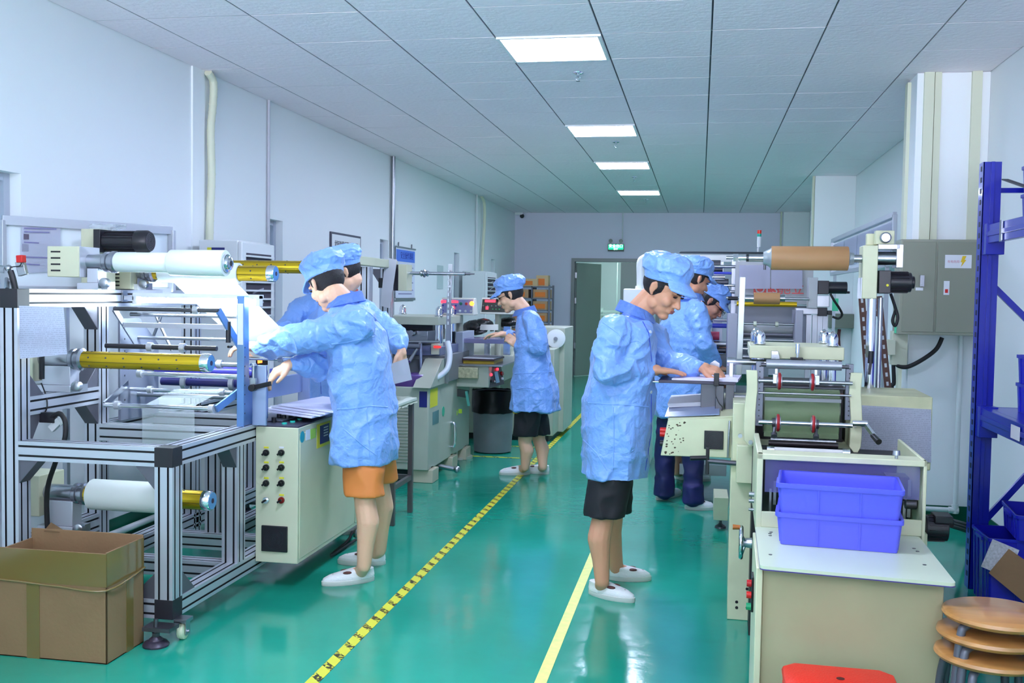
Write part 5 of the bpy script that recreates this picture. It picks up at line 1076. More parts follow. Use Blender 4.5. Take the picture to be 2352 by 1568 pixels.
obj('feed_block', B().box((rr2.x+.02, 4.7, tz-.28), (rr2.x+.13, 4.9, tz-.21)).box((rr2.x-.06, 4.85, tz-.2), (rr2.x-.02, 5.0, tz-.02)), DSTEEL, T, bevel=.003)
yq = 4.72; Q = [at(1534, 964, y=yq), at(1683, 958, y=yq), at(1683, 1052, y=yq), at(1517, 1046, y=yq)]
cbx = obj('console_box', B().prism([(v.x, v.z) for v in Q], 'y', yq, yq+.5), CR2, T, bevel=.004)
obj('console_lid', B().loft([[Q[0], Q[1], Q[1]+Vector((0, .5, .06)), Q[0]+Vector((0, .5, .06))], [v+Vector((0, 0, .006)) for v in (Q[0], Q[1], Q[1]+Vector((0, .5, .06)), Q[0]+Vector((0, .5, .06)))]]), CR2, T)
a1, c1 = at(1618, 988, y=yq), at(1661, 1032, y=yq)
g = obj('fan_grille', B().box((a1.x, yq-.008, c1.z), (c1.x, yq, a1.z)), BLACK, cbx, bevel=.002); 
b = B(); gx, gz = (a1.x+c1.x)/2, (a1.z+c1.z)/2
for k in range(5): b.lathe((gx, yq-.008, gz), (gx, yq-.01, gz), [(0, .006+.008*k), (1, .006+.008*k), (1, .0074+.008*k), (0, .0074+.008*k), (0, .006+.008*k)], 28, cap=False)
obj('fan_rings', b, M('grille_dark', (44, 42, 52), .35), T)
b = B(); random.seed(3)
for k in range(34):
    fx, fz = random.random()**1.6*.32, random.random()
    x = Q[3].x*(1-fz)+Q[0].x*fz+fx*(Q[1].x-Q[0].x)*.9+.01; z = Q[3].z+(Q[0].z-Q[3].z)*fz*.92+.008; r_ = random.uniform(.0015, .0045)
    b.ell((x, yq-.0005, z), (r_*random.uniform(.8, 2), .0008, r_), sub=1)
obj('rust_chips', b, M('rust_brown', (70, 52, 38), .7), cbx)['kind'] = 'stuff'
for (v, m_) in ((988, RED), (996, RED), (1018, BLACK)):
    p = at(1522, v, y=yq+.06); obj('side_button', B().cyl((p.x+.02, yq+.06, p.z), (p.x-.012, yq+.06, p.z), .014), m_, T)
# crank under the console
p = at(1625, 1058, y=4.6); obj('crank_wheel', B().bar((p.x, 4.6, p.z+.06), (p.x, 4.6, p.z-.06), .016, .02, (0, 1, 0)), BLACK, T, bevel=.003); obj('crank_rod', B().cyl((p.x, 4.6, p.z), (at(1696, 1062, y=4.6).x, 4.6, p.z-.005), .011), DSTEEL, T); obj('crank_handle', B().cyl(at(1585, 1052, y=4.56), at(1622, 1051, y=4.57), .0105), BLACK, T)
obj('side_bar', B().tube([at(1676, 966, y=yq-.01), at(1674, 1000, y=yq-.015), at(1672, 1050, y=yq-.01)], .005), STEEL, T)
# sheets on the console
for k, (v, lab, m_, hh) in enumerate(((952, 'thin blue-grey sheet lying flat on the press console lid', M('blue_grey_sheet', (135, 150, 185), .25), .002), (940, 'stack of white sheets with curled edges on the press console lid', WPAPER, .018))):
    x0, x1 = Q[0].x-.01+.0*k, Q[1].x-.06
    zz_ = Q[0].z+.01+.004*k; dr_ = .85*(Q[1].z-Q[0].z); b = B().loft([[(x0, yq+.02+k*.2, zz_+k*.02), (x1, yq+.0+k*.2, zz_+.002+k*.02+dr_), (x1, yq+.42, zz_+.045+dr_), (x0, yq+.44, zz_+.04)], [(x0-.006, yq+.02+k*.2, zz_+hh+k*.02), (x1, yq+.0+k*.2, zz_+hh+.004+k*.02+dr_), (x1, yq+.42, zz_+.045+hh+dr_), (x0, yq+.44, zz_+.04+hh)]])
    tag(obj('sheet_stack', b, m_), lab, 'paper')
# right-hand box with the log sheet
a_, c_ = at(1957, 906, y=4.75), at(2138, 1055, y=4.75)
obj('right_box', B().box((a_.x, 4.75, c_.z-.05), (c_.x, 5.2, a_.z)), M('olive_cream_paint', (195, 195, 155), .45, var=.12, vscale=14), T, bevel=.005)
paper(at(1975, 930, y=4.742), at(2139, 940, y=4.742), at(2139, 1062, y=4.742), at(1966, 1050, y=4.742), 'crumpled printed log sheet in a sleeve hanging on the right side of the cream press', wav=.006)
frame(1.0, 4.2, -.027)
# drive motor low on the right
mo = obj('drive_motor', B().box((.86, 4.35, .36), (.93, 4.5, .5)), CR2, T, bevel=.003); p = at(2150, 1215, y=4.4)
obj('motor', B().cyl((.93, 4.42, p.z), (at(2178, 1215, y=4.4).x, 4.42, p.z), .052, .05, 28).box((.96, 4.37, p.z+.03), (1.03, 4.47, p.z+.06)), MB, T, bevel=.003)
b = B()
for k in range(16): aa = k*2*PI/16; b.bar((.94, 4.42+math.cos(aa)*.052, p.z+math.sin(aa)*.052), (at(2178, 1215, y=4.4).x-.012, 4.42+math.cos(aa)*.0505, p.z+math.sin(aa)*.0505), .003, .008, (0, math.cos(aa), math.sin(aa)))
obj('cooling_fins', b, MB, T)
# ---- unwinder with the kraft roll
U = thing('roll_unwinder', 'cream unwinder head on a chrome post carrying a brown roll, right of the standing man', 'machine', (1.1, 5.2, 0))
yu = 5.15; p0, p1 = at(2002, 700, y=yu), at(2002, 1000, y=yu)
obj('post', B().cyl((p0.x-.0, yu, 0), (p0.x, yu, at(2000, 683, y=yu).z), .022, .022, 24), CHROME, U); obj('post', B().cyl((p0.x+.045, yu+.03, 0), (p0.x+.045, yu+.03, at(2000, 683, y=yu).z), .012, .012, 16), STEEL, U); obj('post_base', B().box((p0.x-.1, yu-.1, 0), (p0.x+.14, yu+.12, .03)), CR2, U, bevel=.003)
a_, c_ = at(1983, 563, y=yu-.05), at(2014, 686, y=yu-.05)
obj('head_plate', B().box((a_.x, yu-.05, c_.z), (c_.x, yu+.1, a_.z)), CR2, U, bevel=.004); obj('head_side_strip', B().box((a_.x-.004, yu-.048, c_.z), (a_.x, yu+.09, c_.z+.1)), WPAPER, U)
zs = at(1860, 593, y=yu).z
x_ = lambda u, v=593, y=yu: at(u, v, y=y).x
obj('spindle', B().cyl((x_(1668), yu, zs), (x_(1722), yu, zs), .0085, .0085).cyl((x_(1715), yu, zs), (a_.x, yu, zs), .019, .019, 24), STEEL, U)
obj('lock_nut', B().cyl((x_(1684), yu, zs), (x_(1696), yu, zs), .021, .021, 6).cyl((x_(1696), yu, zs), (x_(1716), yu, zs), .013), CHROME, U); obj('black_collar', B().cyl((x_(1714), yu, zs), (x_(1720), yu, zs), .019), BLACK, U)
obj('chuck', B().lathe((x_(1753), yu, zs), (x_(1774), yu, zs), [(0, .03), (.3, .036), (.6, .042), (.8, .05), (1, .052)], 32), M('chuck_cast', (175, 182, 185), .35, .6), U); obj('chuck', B().lathe((x_(1942), yu, zs), (x_(1961), yu, zs), [(0, .045), (.4, .04), (.5, .03), (1, .026)], 32), M('chuck_cast', (175, 182, 185), .35, .6), U)
obj('set_screw', B().cyl((x_(1757), yu-.0, zs-.03), (x_(1757), yu, zs-.058), .006), DSTEEL, U)
tube_roll('kraft_roll', x_(1771), x_(1948), yu, zs, .0585, .054, KRAFT, 'long brown kraft-covered roll on the unwinder spindle, upper right', 'roll')
a2, c2 = at(2015, 562, y=yu), at(2063, 615, y=yu)
obj('gearbox', B().box((a2.x, yu-.04, a2.z-.022), (c2.x, yu+.09, a2.z)).box((c2.x-.015, yu-.04, c2.z), (c2.x+.015, yu+.09, a2.z)).cyl((a2.x, yu+.01, (a2.z+c2.z)/2-.01), (c2.x, yu+.01, (a2.z+c2.z)/2-.01), .032, .032, 28), STEEL, U, bevel=.001)
a2, c2 = at(2010, 530, y=yu), at(2052, 562, y=yu); obj('top_block', B().box((a2.x, yu-.03, c2.z), (c2.x, yu+.03, a2.z)).box((a2.x-.03, yu+.05, c2.z), (a2.x+.03, yu+.1, a2.z-.01)), CR2, U, bevel=.003)
p = at(2033, 546, y=yu-.03); obj('tension_knob', B().lathe((p.x, yu-.03, p.z), (p.x, yu-.055, p.z), [(0, .026), (.8, .026), (1, .02)], 28), STEEL, U)
zm = at(2060, 648, y=yu).z; mxa, mxb = x_(2015, 648), x_(2100, 648)
mo = obj('motor', B().box((mxa, yu-.055, zm-.055), (mxa+.055, yu+.055, zm+.055)).cyl((mxa+.05, yu, zm), (mxb-.015, yu, zm), .047, .047, 32).cyl((mxb-.02, yu, zm), (mxb, yu, zm), .03, .03, 20), MB, U, bevel=.003)
b = B()
for k in range(16): aa = k*2*PI/16; b.bar((mxa+.06, yu+math.cos(aa)*.048, zm+math.sin(aa)*.048), (mxb-.03, yu+math.cos(aa)*.048, zm+math.sin(aa)*.048), .003, .009, (0, math.cos(aa), math.sin(aa)))
obj('cooling_fins', b, MB, mo); p = at(2038, 655, y=yu-.055); obj('yellow_cap', B().cyl((p.x, p.y, p.z), (p.x, p.y-.008, p.z), .006), YEL, mo)
cable([at(2046, 675, y=yu), at(2056, 705, y=yu+.02), at(2062, 730, y=yu+.02), at(2056, 748, y=yu+.02), at(2050, 735, y=yu+.02), at(2058, 710, y=yu+.04)], .0075, 'black motor cable looping below the unwinder motor')
obj('lever', B().bar(at(2000, 832, y=5.0), at(1996, 860, y=5.0), .012, .012).cyl(at(2001, 806, y=5.0), at(1999, 834, y=5.0), .013), BLACK, T)
# brown perforated uprights behind
BR = M('brown_slotted_angle', (92, 58, 48), .55)
t = thing('slotted_angle_stand', 'stand of brown slotted angle iron uprights behind the unwinder post', 'stand', tuple(at(2020, 870, y=5.9).to_2d()) + (0,))
for (u0, u1) in ((1979, 1995), (2018, 2040)):
    p, q = at(u0, 680, y=5.9), at(u1, 900, y=5.9); dr = (q-p)/(p.z-q.z); foot = q + dr*q.z
    o = obj('upright', B().bar(p, foot, .035, .01, (0, 1, 0)), BR, t); g = B(); n_ = int((p-foot).length/.05)
    for k in range(n_): c_ = p+(foot-p)*((k+.5)/n_); g.bar(c_-dr*.011, c_+dr*.011, .012, .003, (0, 1, 0)).bm.verts.ensure_lookup_table()
    for v in g.bm.verts: v.co.y -= .005
    obj('slots', g, M('slot_pale', (205, 210, 215), .6), o)
obj('cross_bar', B().bar(at(1981, 720, y=5.92), at(2022, 720, y=5.92), .02, .03), BR, t)
# ---- blue bins on the table
BIN = M('blue_polypropylene', (98, 102, 234), .3, alpha=.9, sub=.15)
def crate(cx, cy, z, w, d, h, rot, lab, name='storage_bin', m=BIN, cat='bin', grp='blue plastic bins stacked on the press table'):
    t = thing(name, lab, cat, (cx, cy, z), grp); t.rotation_euler.z += rot; ORG[t.name] = Vector((0, 0, 0))
    def ring(wf, z_, ins=0): 
        x, y, r = w/2*wf-ins, d/2*wf-ins, .012; out = []
        for (sx, sy, a0) in ((1, -1, -90), (1, 1, 0), (-1, 1, 90), (-1, -1, 180)):
            for k in range(4): a = math.radians(a0+k*30); out.append((sx*(x-r)+r*math.cos(a), sy*(y-r)+r*math.sin(a), z_))
        return out
    b = B().loft([ring(.95, 0), ring(1, h), ring(1, h, .003), ring(.95, .004, .003)], cap=False)
    R0 = ring(.95, 0); b._new([b.bm.faces.new([b.bm.verts.new(p) for p in ring(.95, .0)][::-1]), b.bm.faces.new([b.bm.verts.new(p) for p in ring(.95, .004, .003)])])
    tubb = b
    b = B().loft([ring(1.03, h-.016), ring(1.035, h-.012), ring(1.035, h), ring(1, h, .0035), ring(1, h-.016, .0), ring(1.03, h-.016)], cap=False)
    obj('rim', b, m, t)
    b = tubb
    for fx in (-.17, .17): b.bar((w*fx, -d/2*.95-.001, .004), (w*fx, -d/2*1.0-.001, h-.016), .004, .004, (0, 1, 0)).bar((w*fx, d/2*.95+.001, .004), (w*fx, d/2+.001, h-.016), .004, .004, (0, 1, 0))
    for s in (-1, 1):
        for fy in (-.35, -.15, .15, .35): b.bar((s*w/2*.95, d*fy, .004), (s*w/2, d*fy, h-.016), .008, .008, (1, 0, 0))
        b.box((s*(w/2+.001), -d*.2, h-.03), (s*(w/2+.012), d*.2, h-.014))
    obj('tub', b, m, t)
    return t
pL, pR = at(1792, 1250, z=.602), at(2062, 1272, z=.602)
bw = (pR-pL).length; rz = math.atan2(pR.y-pL.y, pR.x-pL.x)
cen = (pL+pR)/2 + Vector((-math.sin(rz), math.cos(rz), 0))*.135
crate(cen.x, cen.y, .603, bw/.95, .28, .112, rz, 'lower of the two blue plastic bins stacked on the press table')
crate(cen.x, cen.y, .704, bw/.95, .28, .112, rz, 'upper, empty-looking blue plastic bin of the two stacked on the press table')
# ---- red plastic stool
SR = M('red_plastic_stool', (228, 30, 14), .35, bump=.3, bscale=160)
t = thing('plastic_stool', 'bright red plastic stool in front of the cream press cabinet', 'stool', (.46, 3.06, 0))
def octo(w, d, c, z, cx=.465, cy=3.06): return [(cx+sx*x, cy+sy*y, z) for sx, sy, x, y in ((1,-1,w-c,d),(1,-1,w,d-c),(1,1,w,d-c),(1,1,w-c,d),(-1,1,w-c,d),(-1,1,w,d-c),(-1,-1,w,d-c),(-1,-1,w-c,d))]
b = B().loft([octo(.158, .128, .03, .285), octo(.165, .135, .034, .315), octo(.160, .130, .034, .327), octo(.15, .12, .032, .33)])
obj('seat', b, SR, t, bevel=.003)
obj('grip_hole', B().cyl((.465, 3.08, .3302), (.465, 3.08, .331), .012, .012, 20), M('hole_dark_red', (70, 8, 6), .6), t)
for sx in (-1, 1):
    for sy in (-1, 1):
        b = B().loft([[(.465+sx*(.11), 3.06+sy*.125, .29), (.465+sx*.158, 3.06+sy*.125, .29), (.465+sx*.158, 3.06+sy*.09, .29), (.465+sx*.11, 3.06+sy*.09, .29)], [(.465+sx*.14, 3.06+sy*.15, 0), (.465+sx*.18, 3.06+sy*.15, 0), (.465+sx*.18, 3.06+sy*.115, 0), (.465+sx*.14, 3.06+sy*.115, 0)]])
        obj('leg', b, SR, t, bevel=.002)
frame()
# ---- nested wooden stools
c_ = at(2292, 1402, z=.53); SX, SY = c_.x, c_.y; SLG = M('stool_leg_grey', (95, 98, 110), .3, .3)
for k in range(3):
    z = .53-.062*k; ox, oy = (0, 0) if k == 0 else ((-.012, .01) if k == 1 else (-.018, .004))
    t = thing('wooden_stool', ('top wooden stool of the nested stack, its whole round seat showing', 'middle wooden stool of the nested stack, only its rim showing', 'bottom wooden stool of the nested stack, lowest round rim')[k], 'stool', (SX+ox, SY+oy, 0), 'round wooden stools nested in a stack')
    obj('seat', B().lathe((SX+ox, SY+oy, z-.026), (SX+ox, SY+oy, z), [(0, .14), (.15, .15), (.5, .156), (.85, .152), (1, .143)], 56), WOOD, t)
    g = B()
    n_ = 0
    for j in range(4):
        a = .5+j*PI/2+k*.24; ex = Vector((math.cos(a), math.sin(a), 0))
        base = Vector((SX+ox, SY+oy, 0)); 
        obj('leg', B().tube([base+ex*.06+Vector((0, 0, z-.034)), base+ex*.115+Vector((0, 0, z-.037)), base+ex*.135+Vector((0, 0, z-.07)), base+ex*.155+Vector((0, 0, z*.5)), base+ex*.18+Vector((0, 0, .0))], .0125, 12), SLG, t)
    ring = [Vector((SX+ox+.166*math.cos(q*2*PI/24), SY+oy+.166*math.sin(q*2*PI/24), .18)) for q in range(25)]
    obj('foot_ring', B().tube(ring, .007, 8, False), SLG, t)
# ---- blue rack at the right edge
t = thing('pallet_rack', 'tall royal blue steel storage rack at the right edge of the picture', 'rack', (1.55, 4.6, 0))
px_, py_ = 1.405, 5.45
zt = at(2280, 373, y=py_).z
o = obj('upright', B().box((px_-.04, py_-.03, 0), (px_+.045, py_-.024, zt)).box((px_-.04, py_-.03, 0), (px_-.034, py_+.05, zt)).box((px_-.006, py_-.04, 0), (px_+.012, py_-.03, zt)), BLUERACK, t, bevel=.001)
g = B()
for k in range(38): g.box((px_-.0415, py_-.005, .06+k*.055), (px_-.04, py_+.02, .085+k*.055))
obj('keyholes', g, M('keyhole_dark', (4, 8, 50), .5), o)
obj('upright', B().box((1.70, py_-.03, 0), (1.76, py_+.03, zt)), BLUERACK, t, bevel=.002)
zu, zl = at(2285, 540, y=py_).z, at(2270, 955, y=py_-.02).z
for z in (zu, zl):
    obj('shelf_beam', B().box((px_-.025, 2.6, z-.045), (px_+.01, py_-.03, z+.045)).box((px_-.03, 2.6, z-.012), (px_-.025, py_-.03, z+.012)), BLUERACK, t, bevel=.002); obj('beam_bracket', B().box((px_-.033, py_-.1, z-.1), (px_+.052, py_-.0205, z+.052)), BLUERACK, t, bevel=.002)
    obj('shelf_beam', B().box((1.72, 2.6, z-.045), (1.755, py_-.03, z+.045)), BLUERACK, t)
obj('shelf_panel', B().box((px_+.01, 2.6, zl+.03), (1.72, py_-.04, zl+.045)), BLUERACK, t); obj('shelf_panel', B().box((px_+.01, 2.6, zu+.03), (1.72, py_-.04, zu+.045)), BLUERACK, t)
for z in (at(2300, 437, y=py_).z, zl+.03): obj('tie_bar', B().box((px_+.04, py_, z-.012), (1.72, py_+.025, z+.012)), BLUERACK, t)
obj('brace', B().bar((px_+.03, py_+.01, at(2290, 655, y=py_).z), (1.73, py_+.01, at(2352, 700, y=py_).z-.2), .02, .03), BLUERACK, t); obj('brace', B().bar((px_+.03, py_+.01, at(2280, 1200, y=py_).z), (1.73, py_+.01, at(2352, 1125, y=py_).z+.2), .02, .03), BLUERACK, t)
lb = at(2322, 1008, x=px_-.031); lb2 = at(2343, 985, x=px_-.031); obj('shelf_label', B().box((px_-.0335, lb2.y, zl-.03), (px_-.031, lb.y, zl+.03)), WPAPER, t); lb = at(2300, 530, x=px_-.031); obj('beam_clip', B().box((px_-.036, lb.y-.015, zu-.05), (px_-.03, lb.y+.015, zu+.05)), CHROME, t)
RB = M('rack_bin_blue', (28, 32, 185), .3)
p = at(2338, 500, y=5.0); crate(1.64, 5.12, zu+.046, .25, .4, .14, 0, 'blue bin on the upper shelf of the blue rack, half outside the frame', m=RB, grp='blue bins on the blue rack'); crate(1.64, 5.12, zu+.18, .25, .4, .14, 0, 'top blue bin on the upper shelf of the blue rack', m=RB, grp='blue bins on the blue rack')
crate(1.63, 5.05, zl+.046, .25, .4, .14, 0, 'lower blue bin of the pair on the middle shelf of the blue rack', m=RB, grp='blue bins on the blue rack'); crate(1.63, 5.05, zl+.18, .25, .4, .14, 0, 'upper blue bin of the pair on the middle shelf of the blue rack', m=RB, grp='blue bins on the blue rack')
crate(1.548, 5.22, .0, .37, .3, .34, 0, 'large blue crate on the floor under the blue rack', m=RB, grp='blue bins on the blue rack'); crate(1.62, 5.2, .342, .27, .36, .12, -.1, 'tilted blue crate lying on the large floor crate of the rack', m=RB, grp='blue bins on the blue rack')
tag(obj('cardboard_sheet', B().prism([(-.1, -.07), (.1, -.08), (.1, .08), (-.1, .075)], 'z', -.003, .003), CARD, org=(0, 0, 0)), 'tilted piece of cardboard leaning on the large blue floor crate', 'cardboard')
o = bpy.data.objects['cardboard_sheet']; pp = at(2338, 1322, y=4.98); o.location = pp; o.rotation_euler = (1.25, .55, -.5)
tag(obj('white_sheet', B().prism([(-.06, -.07), (.06, -.07), (.06, .07), (-.06, .07)], 'z', -.001, .001), M('dotted_sheet', (185, 188, 195), .5, var=.3, vscale=90), org=(0, 0, 0)), 'small grey-white patterned sheet beside the cardboard in the floor crate', 'paper')
o = bpy.data.objects['white_sheet']; o.location = at(2297, 1282, y=5.03); o.rotation_euler = (1.3, .3, -.4)
tag(obj('dark_strap', B().bar(at(2308, 412, y=5.3), at(2360, 430, y=5.0), .03, .006), M('strap_grey', (60, 62, 66), .6)), 'dark grey strip resting across the top blue bin of the rack', 'strap')
# ---- electrical cabinet on the pillar
ye = 6.70; a_, c_ = at(2078, 549, y=ye), at(2264, 772, y=ye)
t = thing('electrical_cabinet', 'grey two-door electrical cabinet with a lightning label on the near pillar', 'cabinet', ((a_.x+c_.x)/2, 6.8, c_.z))
obj('case', B().box((a_.x-.02, ye+.008, c_.z), (c_.x+.06, 6.903, a_.z)), M('cabinet_grey_green', (150, 152, 136), .4), t, bevel=.004)
xm = at(2152, 600, y=ye).x; DG = M('cabinet_door_grey', (138, 140, 124), .4)
for (x0, x1, hinge) in ((a_.x, xm-.006, 0), (xm+.006, c_.x+.05, 1)): obj('door', B().box((x0, ye, c_.z+.018), (x1, ye+.012, a_.z-.015)), DG, t, bevel=.003)
p, q = at(2113, 632, y=ye), at(2122, 658, y=ye); obj('door_handle', B().box((p.x, ye-.012, q.z), (q.x, ye, p.z)).box((p.x+.006, ye-.016, q.z+.01), (q.x-.006, ye-.012, p.z-.02)), STEEL, t, bevel=.001); p, q = at(2103, 660, y=ye), at(2120, 667, y=ye); obj('label', B().box((p.x, ye-.0015, q.z), (q.x, ye, p.z)), WPAPER, t)
p, q = at(2171, 585, y=ye), at(2231, 616, y=ye); wl = obj('warning_notice', B().box((p.x, ye-.0015, q.z), (q.x, ye, p.z)), WPAPER, t)
cx_, cz_ = at(2212, 600, y=ye).x, (p.z+q.z)/2
obj('lightning_bolt', B().prism([(cx_-.004, cz_+.034), (cx_+.018, cz_+.034), (cx_+.008, cz_+.01), (cx_+.018, cz_+.01), (cx_-.012, cz_-.034), (cx_-.004, cz_-.004), (cx_-.014, cz_-.004)], 'y', ye-.003, ye-.0015), M('bolt_yellow', (225, 185, 20), .4), t)
text_mesh('lettering', '有电危险', .018, (at(2190, 600, y=ye).x, ye-.002, cz_-.002), (1, 0, 0), (0, 0, 1), M('pale_red_ink', (215, 150, 165), .5), t)
p, q = at(2168, 645, y=ye), at(2180, 677, y=ye); sk = obj('sticker', B().box((p.x, ye-.0015, q.z), (q.x, ye, p.z)), WPAPER, t); obj('red_mark', B().box((p.x+.008, ye-.003, q.z+.012), (q.x-.008, ye-.0015, q.z+.035)), RED, sk)
for (v0, v1) in ((706, 726), (742, 766)):
    xx = a_.x-.0205; p, q = at(2066, v0, x=xx), at(2066, v1, x=xx); obj('green_tag', B().box((xx-.002, ye+.06, q.z), (xx, ye+.12, p.z)), M('mint_tag', (70, 215, 160), .4), t)
tag(obj('junction_box', B().box((at(2050, 770, y=6.84).x, 6.84, at(2050, 838, y=6.84).z), (at(2086, 770, y=6.84).x, 6.929, at(2050, 760, y=6.84).z)).box((at(2036, 780, y=6.8).x, 6.8, at(2036, 815, y=6.8).z), (at(2058, 780, y=6.8).x, 6.87, at(2036, 780, y=6.8).z)), M('switch_box_ivory', (200, 202, 180), .4), bevel=.003), 'ivory switch boxes on the pillar corner below the electrical cabinet', 'switch box')
cable([at(2164, 775, y=6.85), at(2150, 802, y=6.85), at(2118, 826, y=6.84), at(2085, 842, y=6.84), at(2064, 840, y=6.85), at(2056, 830, y=6.86)], .014, 'thick black cable curving from the electrical cabinet down to the switch box')
cable([at(2052, 838, y=6.88), at(2053, 880, y=6.88), at(2048, 885, y=6.88), at(2054, 925, y=6.88)], .013, 'dark cable dropping below the switch box behind the cream press')
for k in range(3): cable([at(2185, 1195+k*6, y=5.6), at(2215, 1203+k*7, y=6.2), at(2240, 1210+k*8, y=6.5)], .012, 'thick black cables lying behind the press motor' if 0 else ['upper black cable by the press motor', 'middle black cable by the press motor', 'lower black cable by the press motor'][k])
a_, c_ = at(1905, 720, y=12.4), at(1961, 754, y=12.4)
tag(obj('distribution_box', B().box((a_.x, 12.4, c_.z), (c_.x, 12.553, a_.z)), M('dist_box_grey', (120, 124, 112), .45), bevel=.004), 'small grey distribution box low on the far pillar', 'box')
cable([at(1928, 756, y=12.5), at(1926, 780, y=12.5), at(1930, 830, y=12.5)], .02, 'dark red-brown cable hanging from the small distribution box', m=M('brown_cable', (85, 30, 30), .5))
# ---- slanted notice board on legs
xx = 1.42
t = thing('notice_board', 'silver-framed notice board with lilac sheets behind the brown roll', 'board', (xx, 9.5, 0))
A_, B_, C_, D_ = at(1912, 553, x=xx), at(2055, 503, x=xx), at(2055, 604, x=xx), at(1915, 640, x=xx)
zt_, zb_ = A_.z, C_.z; ya, yb = A_.y, B_.y
obj('board_panel', B().box((xx+.01, yb, zb_), (xx+.02, ya, zt_)), M('board_white', (225, 232, 240), .2), t)
obj('frame', B().bar((xx, ya, zt_), (xx, yb, zt_), .03, .04).bar((xx, ya, zb_), (xx, yb, zb_), .03, .04).bar((xx, ya, zb_), (xx, ya, zt_), .03, .04).bar((xx, yb, zb_), (xx, yb, zt_), .03, .05), ALU, t, bevel=.002)
for y_ in (ya-.3, yb+.25): obj('leg', B().bar((xx, y_, zb_), (xx, y_, 0), .03, .03, (0, 1, 0)), ALU, t)
n_ = 4
for k in range(n_):
    y1_ = yb+.12+(ya-yb-.2)*k/n_; y2_ = y1_+(ya-yb-.2)/n_-.06
    paper((xx-.004, y2_, zt_-.05), (xx-.004, y1_, zt_-.05), (xx-.004, y1_, zb_+.06), (xx-.004, y2_, zb_+.06), ['nearest lilac sheet on the silver-framed notice board', 'second lilac sheet from the near end of the notice board', 'third lilac sheet from the near end of the notice board', 'farthest lilac sheet on the notice board'][k], m=M('lilac_sheet', (222, 224, 240), .4), wav=.002, name='notice_sheet')
# ================================================================ LAMINATOR BEHIND THE MEN ON THE RIGHT
L = thing('laminating_machine', 'tall grey laminating machine with many steel rollers behind the men on the right', 'machine', (.6, 7.4, 0))
yl = 7.0; LG = M('laminator_grey', (165, 168, 170), .4)
def LB(u0, v0, u1, v1, y, dpt, m, name, bev=.003):
    a, c = at(u0, v0, y=y), at(u1, v1, y=y); return obj(name, B().box((a.x, y, c.z), (c.x, y+dpt, a.z)), m, L, bevel=bev)
def LR(u0, u1, v, y, r, m, name='roller', coll=()):
    p, q = at(u0, v, y=y), at(u1, v, y=y); z = (p.z+q.z)/2; o = obj(name, B().cyl((p.x, y, z), (q.x, y, z), r, r, 20), m, L)
    for u in coll:
        x = at(u, v, y=y).x; obj('collar', B().cyl((x-.01, y, z), (x+.01, y, z), r*2.2, r*2.2, 16), M('collar_ivory', (220, 225, 205), .4), o)
    return o
LB(1690, 600, 1866, 700, 7.6, .03, LG, 'back_plate'); LB(1690, 700, 1860, 830, 7.7, .03, M('laminator_mid_grey', (135, 138, 148), .4), 'back_plate')
bl = LB(1731, 660, 1789, 674, 7.59, .008, M('brand_red', (205, 50, 50), .4), 'brand_plate', 0)
p = at(1760, 666, y=7.585); text_mesh('lettering', 'OLS', .085, (p.x, 7.586, p.z+.004), (1, 0, 0), (0, 0, 1), LG, L, wx=1.1)
p = at(1817, 665, y=7.585); text_mesh('lettering', '驰立', .085, (p.x, 7.586, p.z), (1, 0, 0), (0, 0, 1), M('brand_red', (205, 50, 50), .4), L, wx=1.1)
for k, (u0, u1) in enumerate(((1698, 1769), (1771, 1843))):
    paper(at(u0, 609, y=7.57), at(u1, 609, y=7.57), at(u1, 663, y=7.57), at(u0, 663, y=7.57), ('left', 'right')[k]+' one of two printed sheets taped side by side on the grey laminating machine', m=M('sheet_lilac_white', (215, 215, 235), .45), wav=.003)
zr = at(1760, 685, y=yl).z
LR(1668, 1858, 685, yl, .009, STEEL, 'spindle'); LR(1672, 1695, 685, yl, .013, BLACK, 'spindle_end'); LR(1706, 1732, 685, yl, .024, STEEL, 'chuck'); LR(1790, 1803, 685, yl, .022, STEEL, 'chuck')
a, c = at(1731, 685, y=yl), at(1791, 685, y=yl); tube_roll('kraft_roll', a.x, c.x, yl, zr, .039, .03, KRAFT, 'short brown kraft roll on the laminating machine spindle', 'roll')
LR(1692, 1830, 698, yl+.25, .018, GOLD, 'air_shaft'); LR(1735, 1815, 810, yl, .02, M('kraft_core', (165, 155, 105), .5), 'roller'); LR(1690, 1800, 790, yl+.3, .016, GOLD, 'air_shaft')
for v, y, r, m_, cc in ((744, 7.1, .008, STEEL, (1734, 1784)), (757, 7.2, .03, LG, ()), (768, 7.2, .022, M('roller_grey', (120, 122, 135), .35, .5), ()), (781, 7.1, .012, STEEL, ()), (790, 7.15, .018, M('roller_grey', (120, 122, 135), .35, .5), (1719, 1760)), (802, 7.1, .012, CHROME, ()), (820, 7.05, .015, STEEL, ())):
    LR(1692, 1832, v, y, r, m_, coll=cc)
LB(1828, 712, 1842, 830, 7.0, .3, M('plate_lilac_grey', (150, 150, 165), .4), 'side_plate'); LB(1672, 720, 1690, 900, 6.95, .25, M('plate_lilac_grey', (150, 150, 165), .4), 'side_plate')
LB(1858, 637, 1877, 708, 7.0, .1, LG, 'head_plate'); a, c = at(1877, 660, y=7.05), at(1945, 660, y=7.05)
obj('motor', B().box((a.x, 7.0, a.z-.045), (a.x+.07, 7.1, a.z+.045)).cyl((a.x+.06, 7.05, a.z), (c.x, 7.05, a.z), .04, .04, 24).cyl((c.x-.01, 7.05, a.z-.03), (c.x+.02, 7.05, a.z-.03), .008), MB, L, bevel=.003)
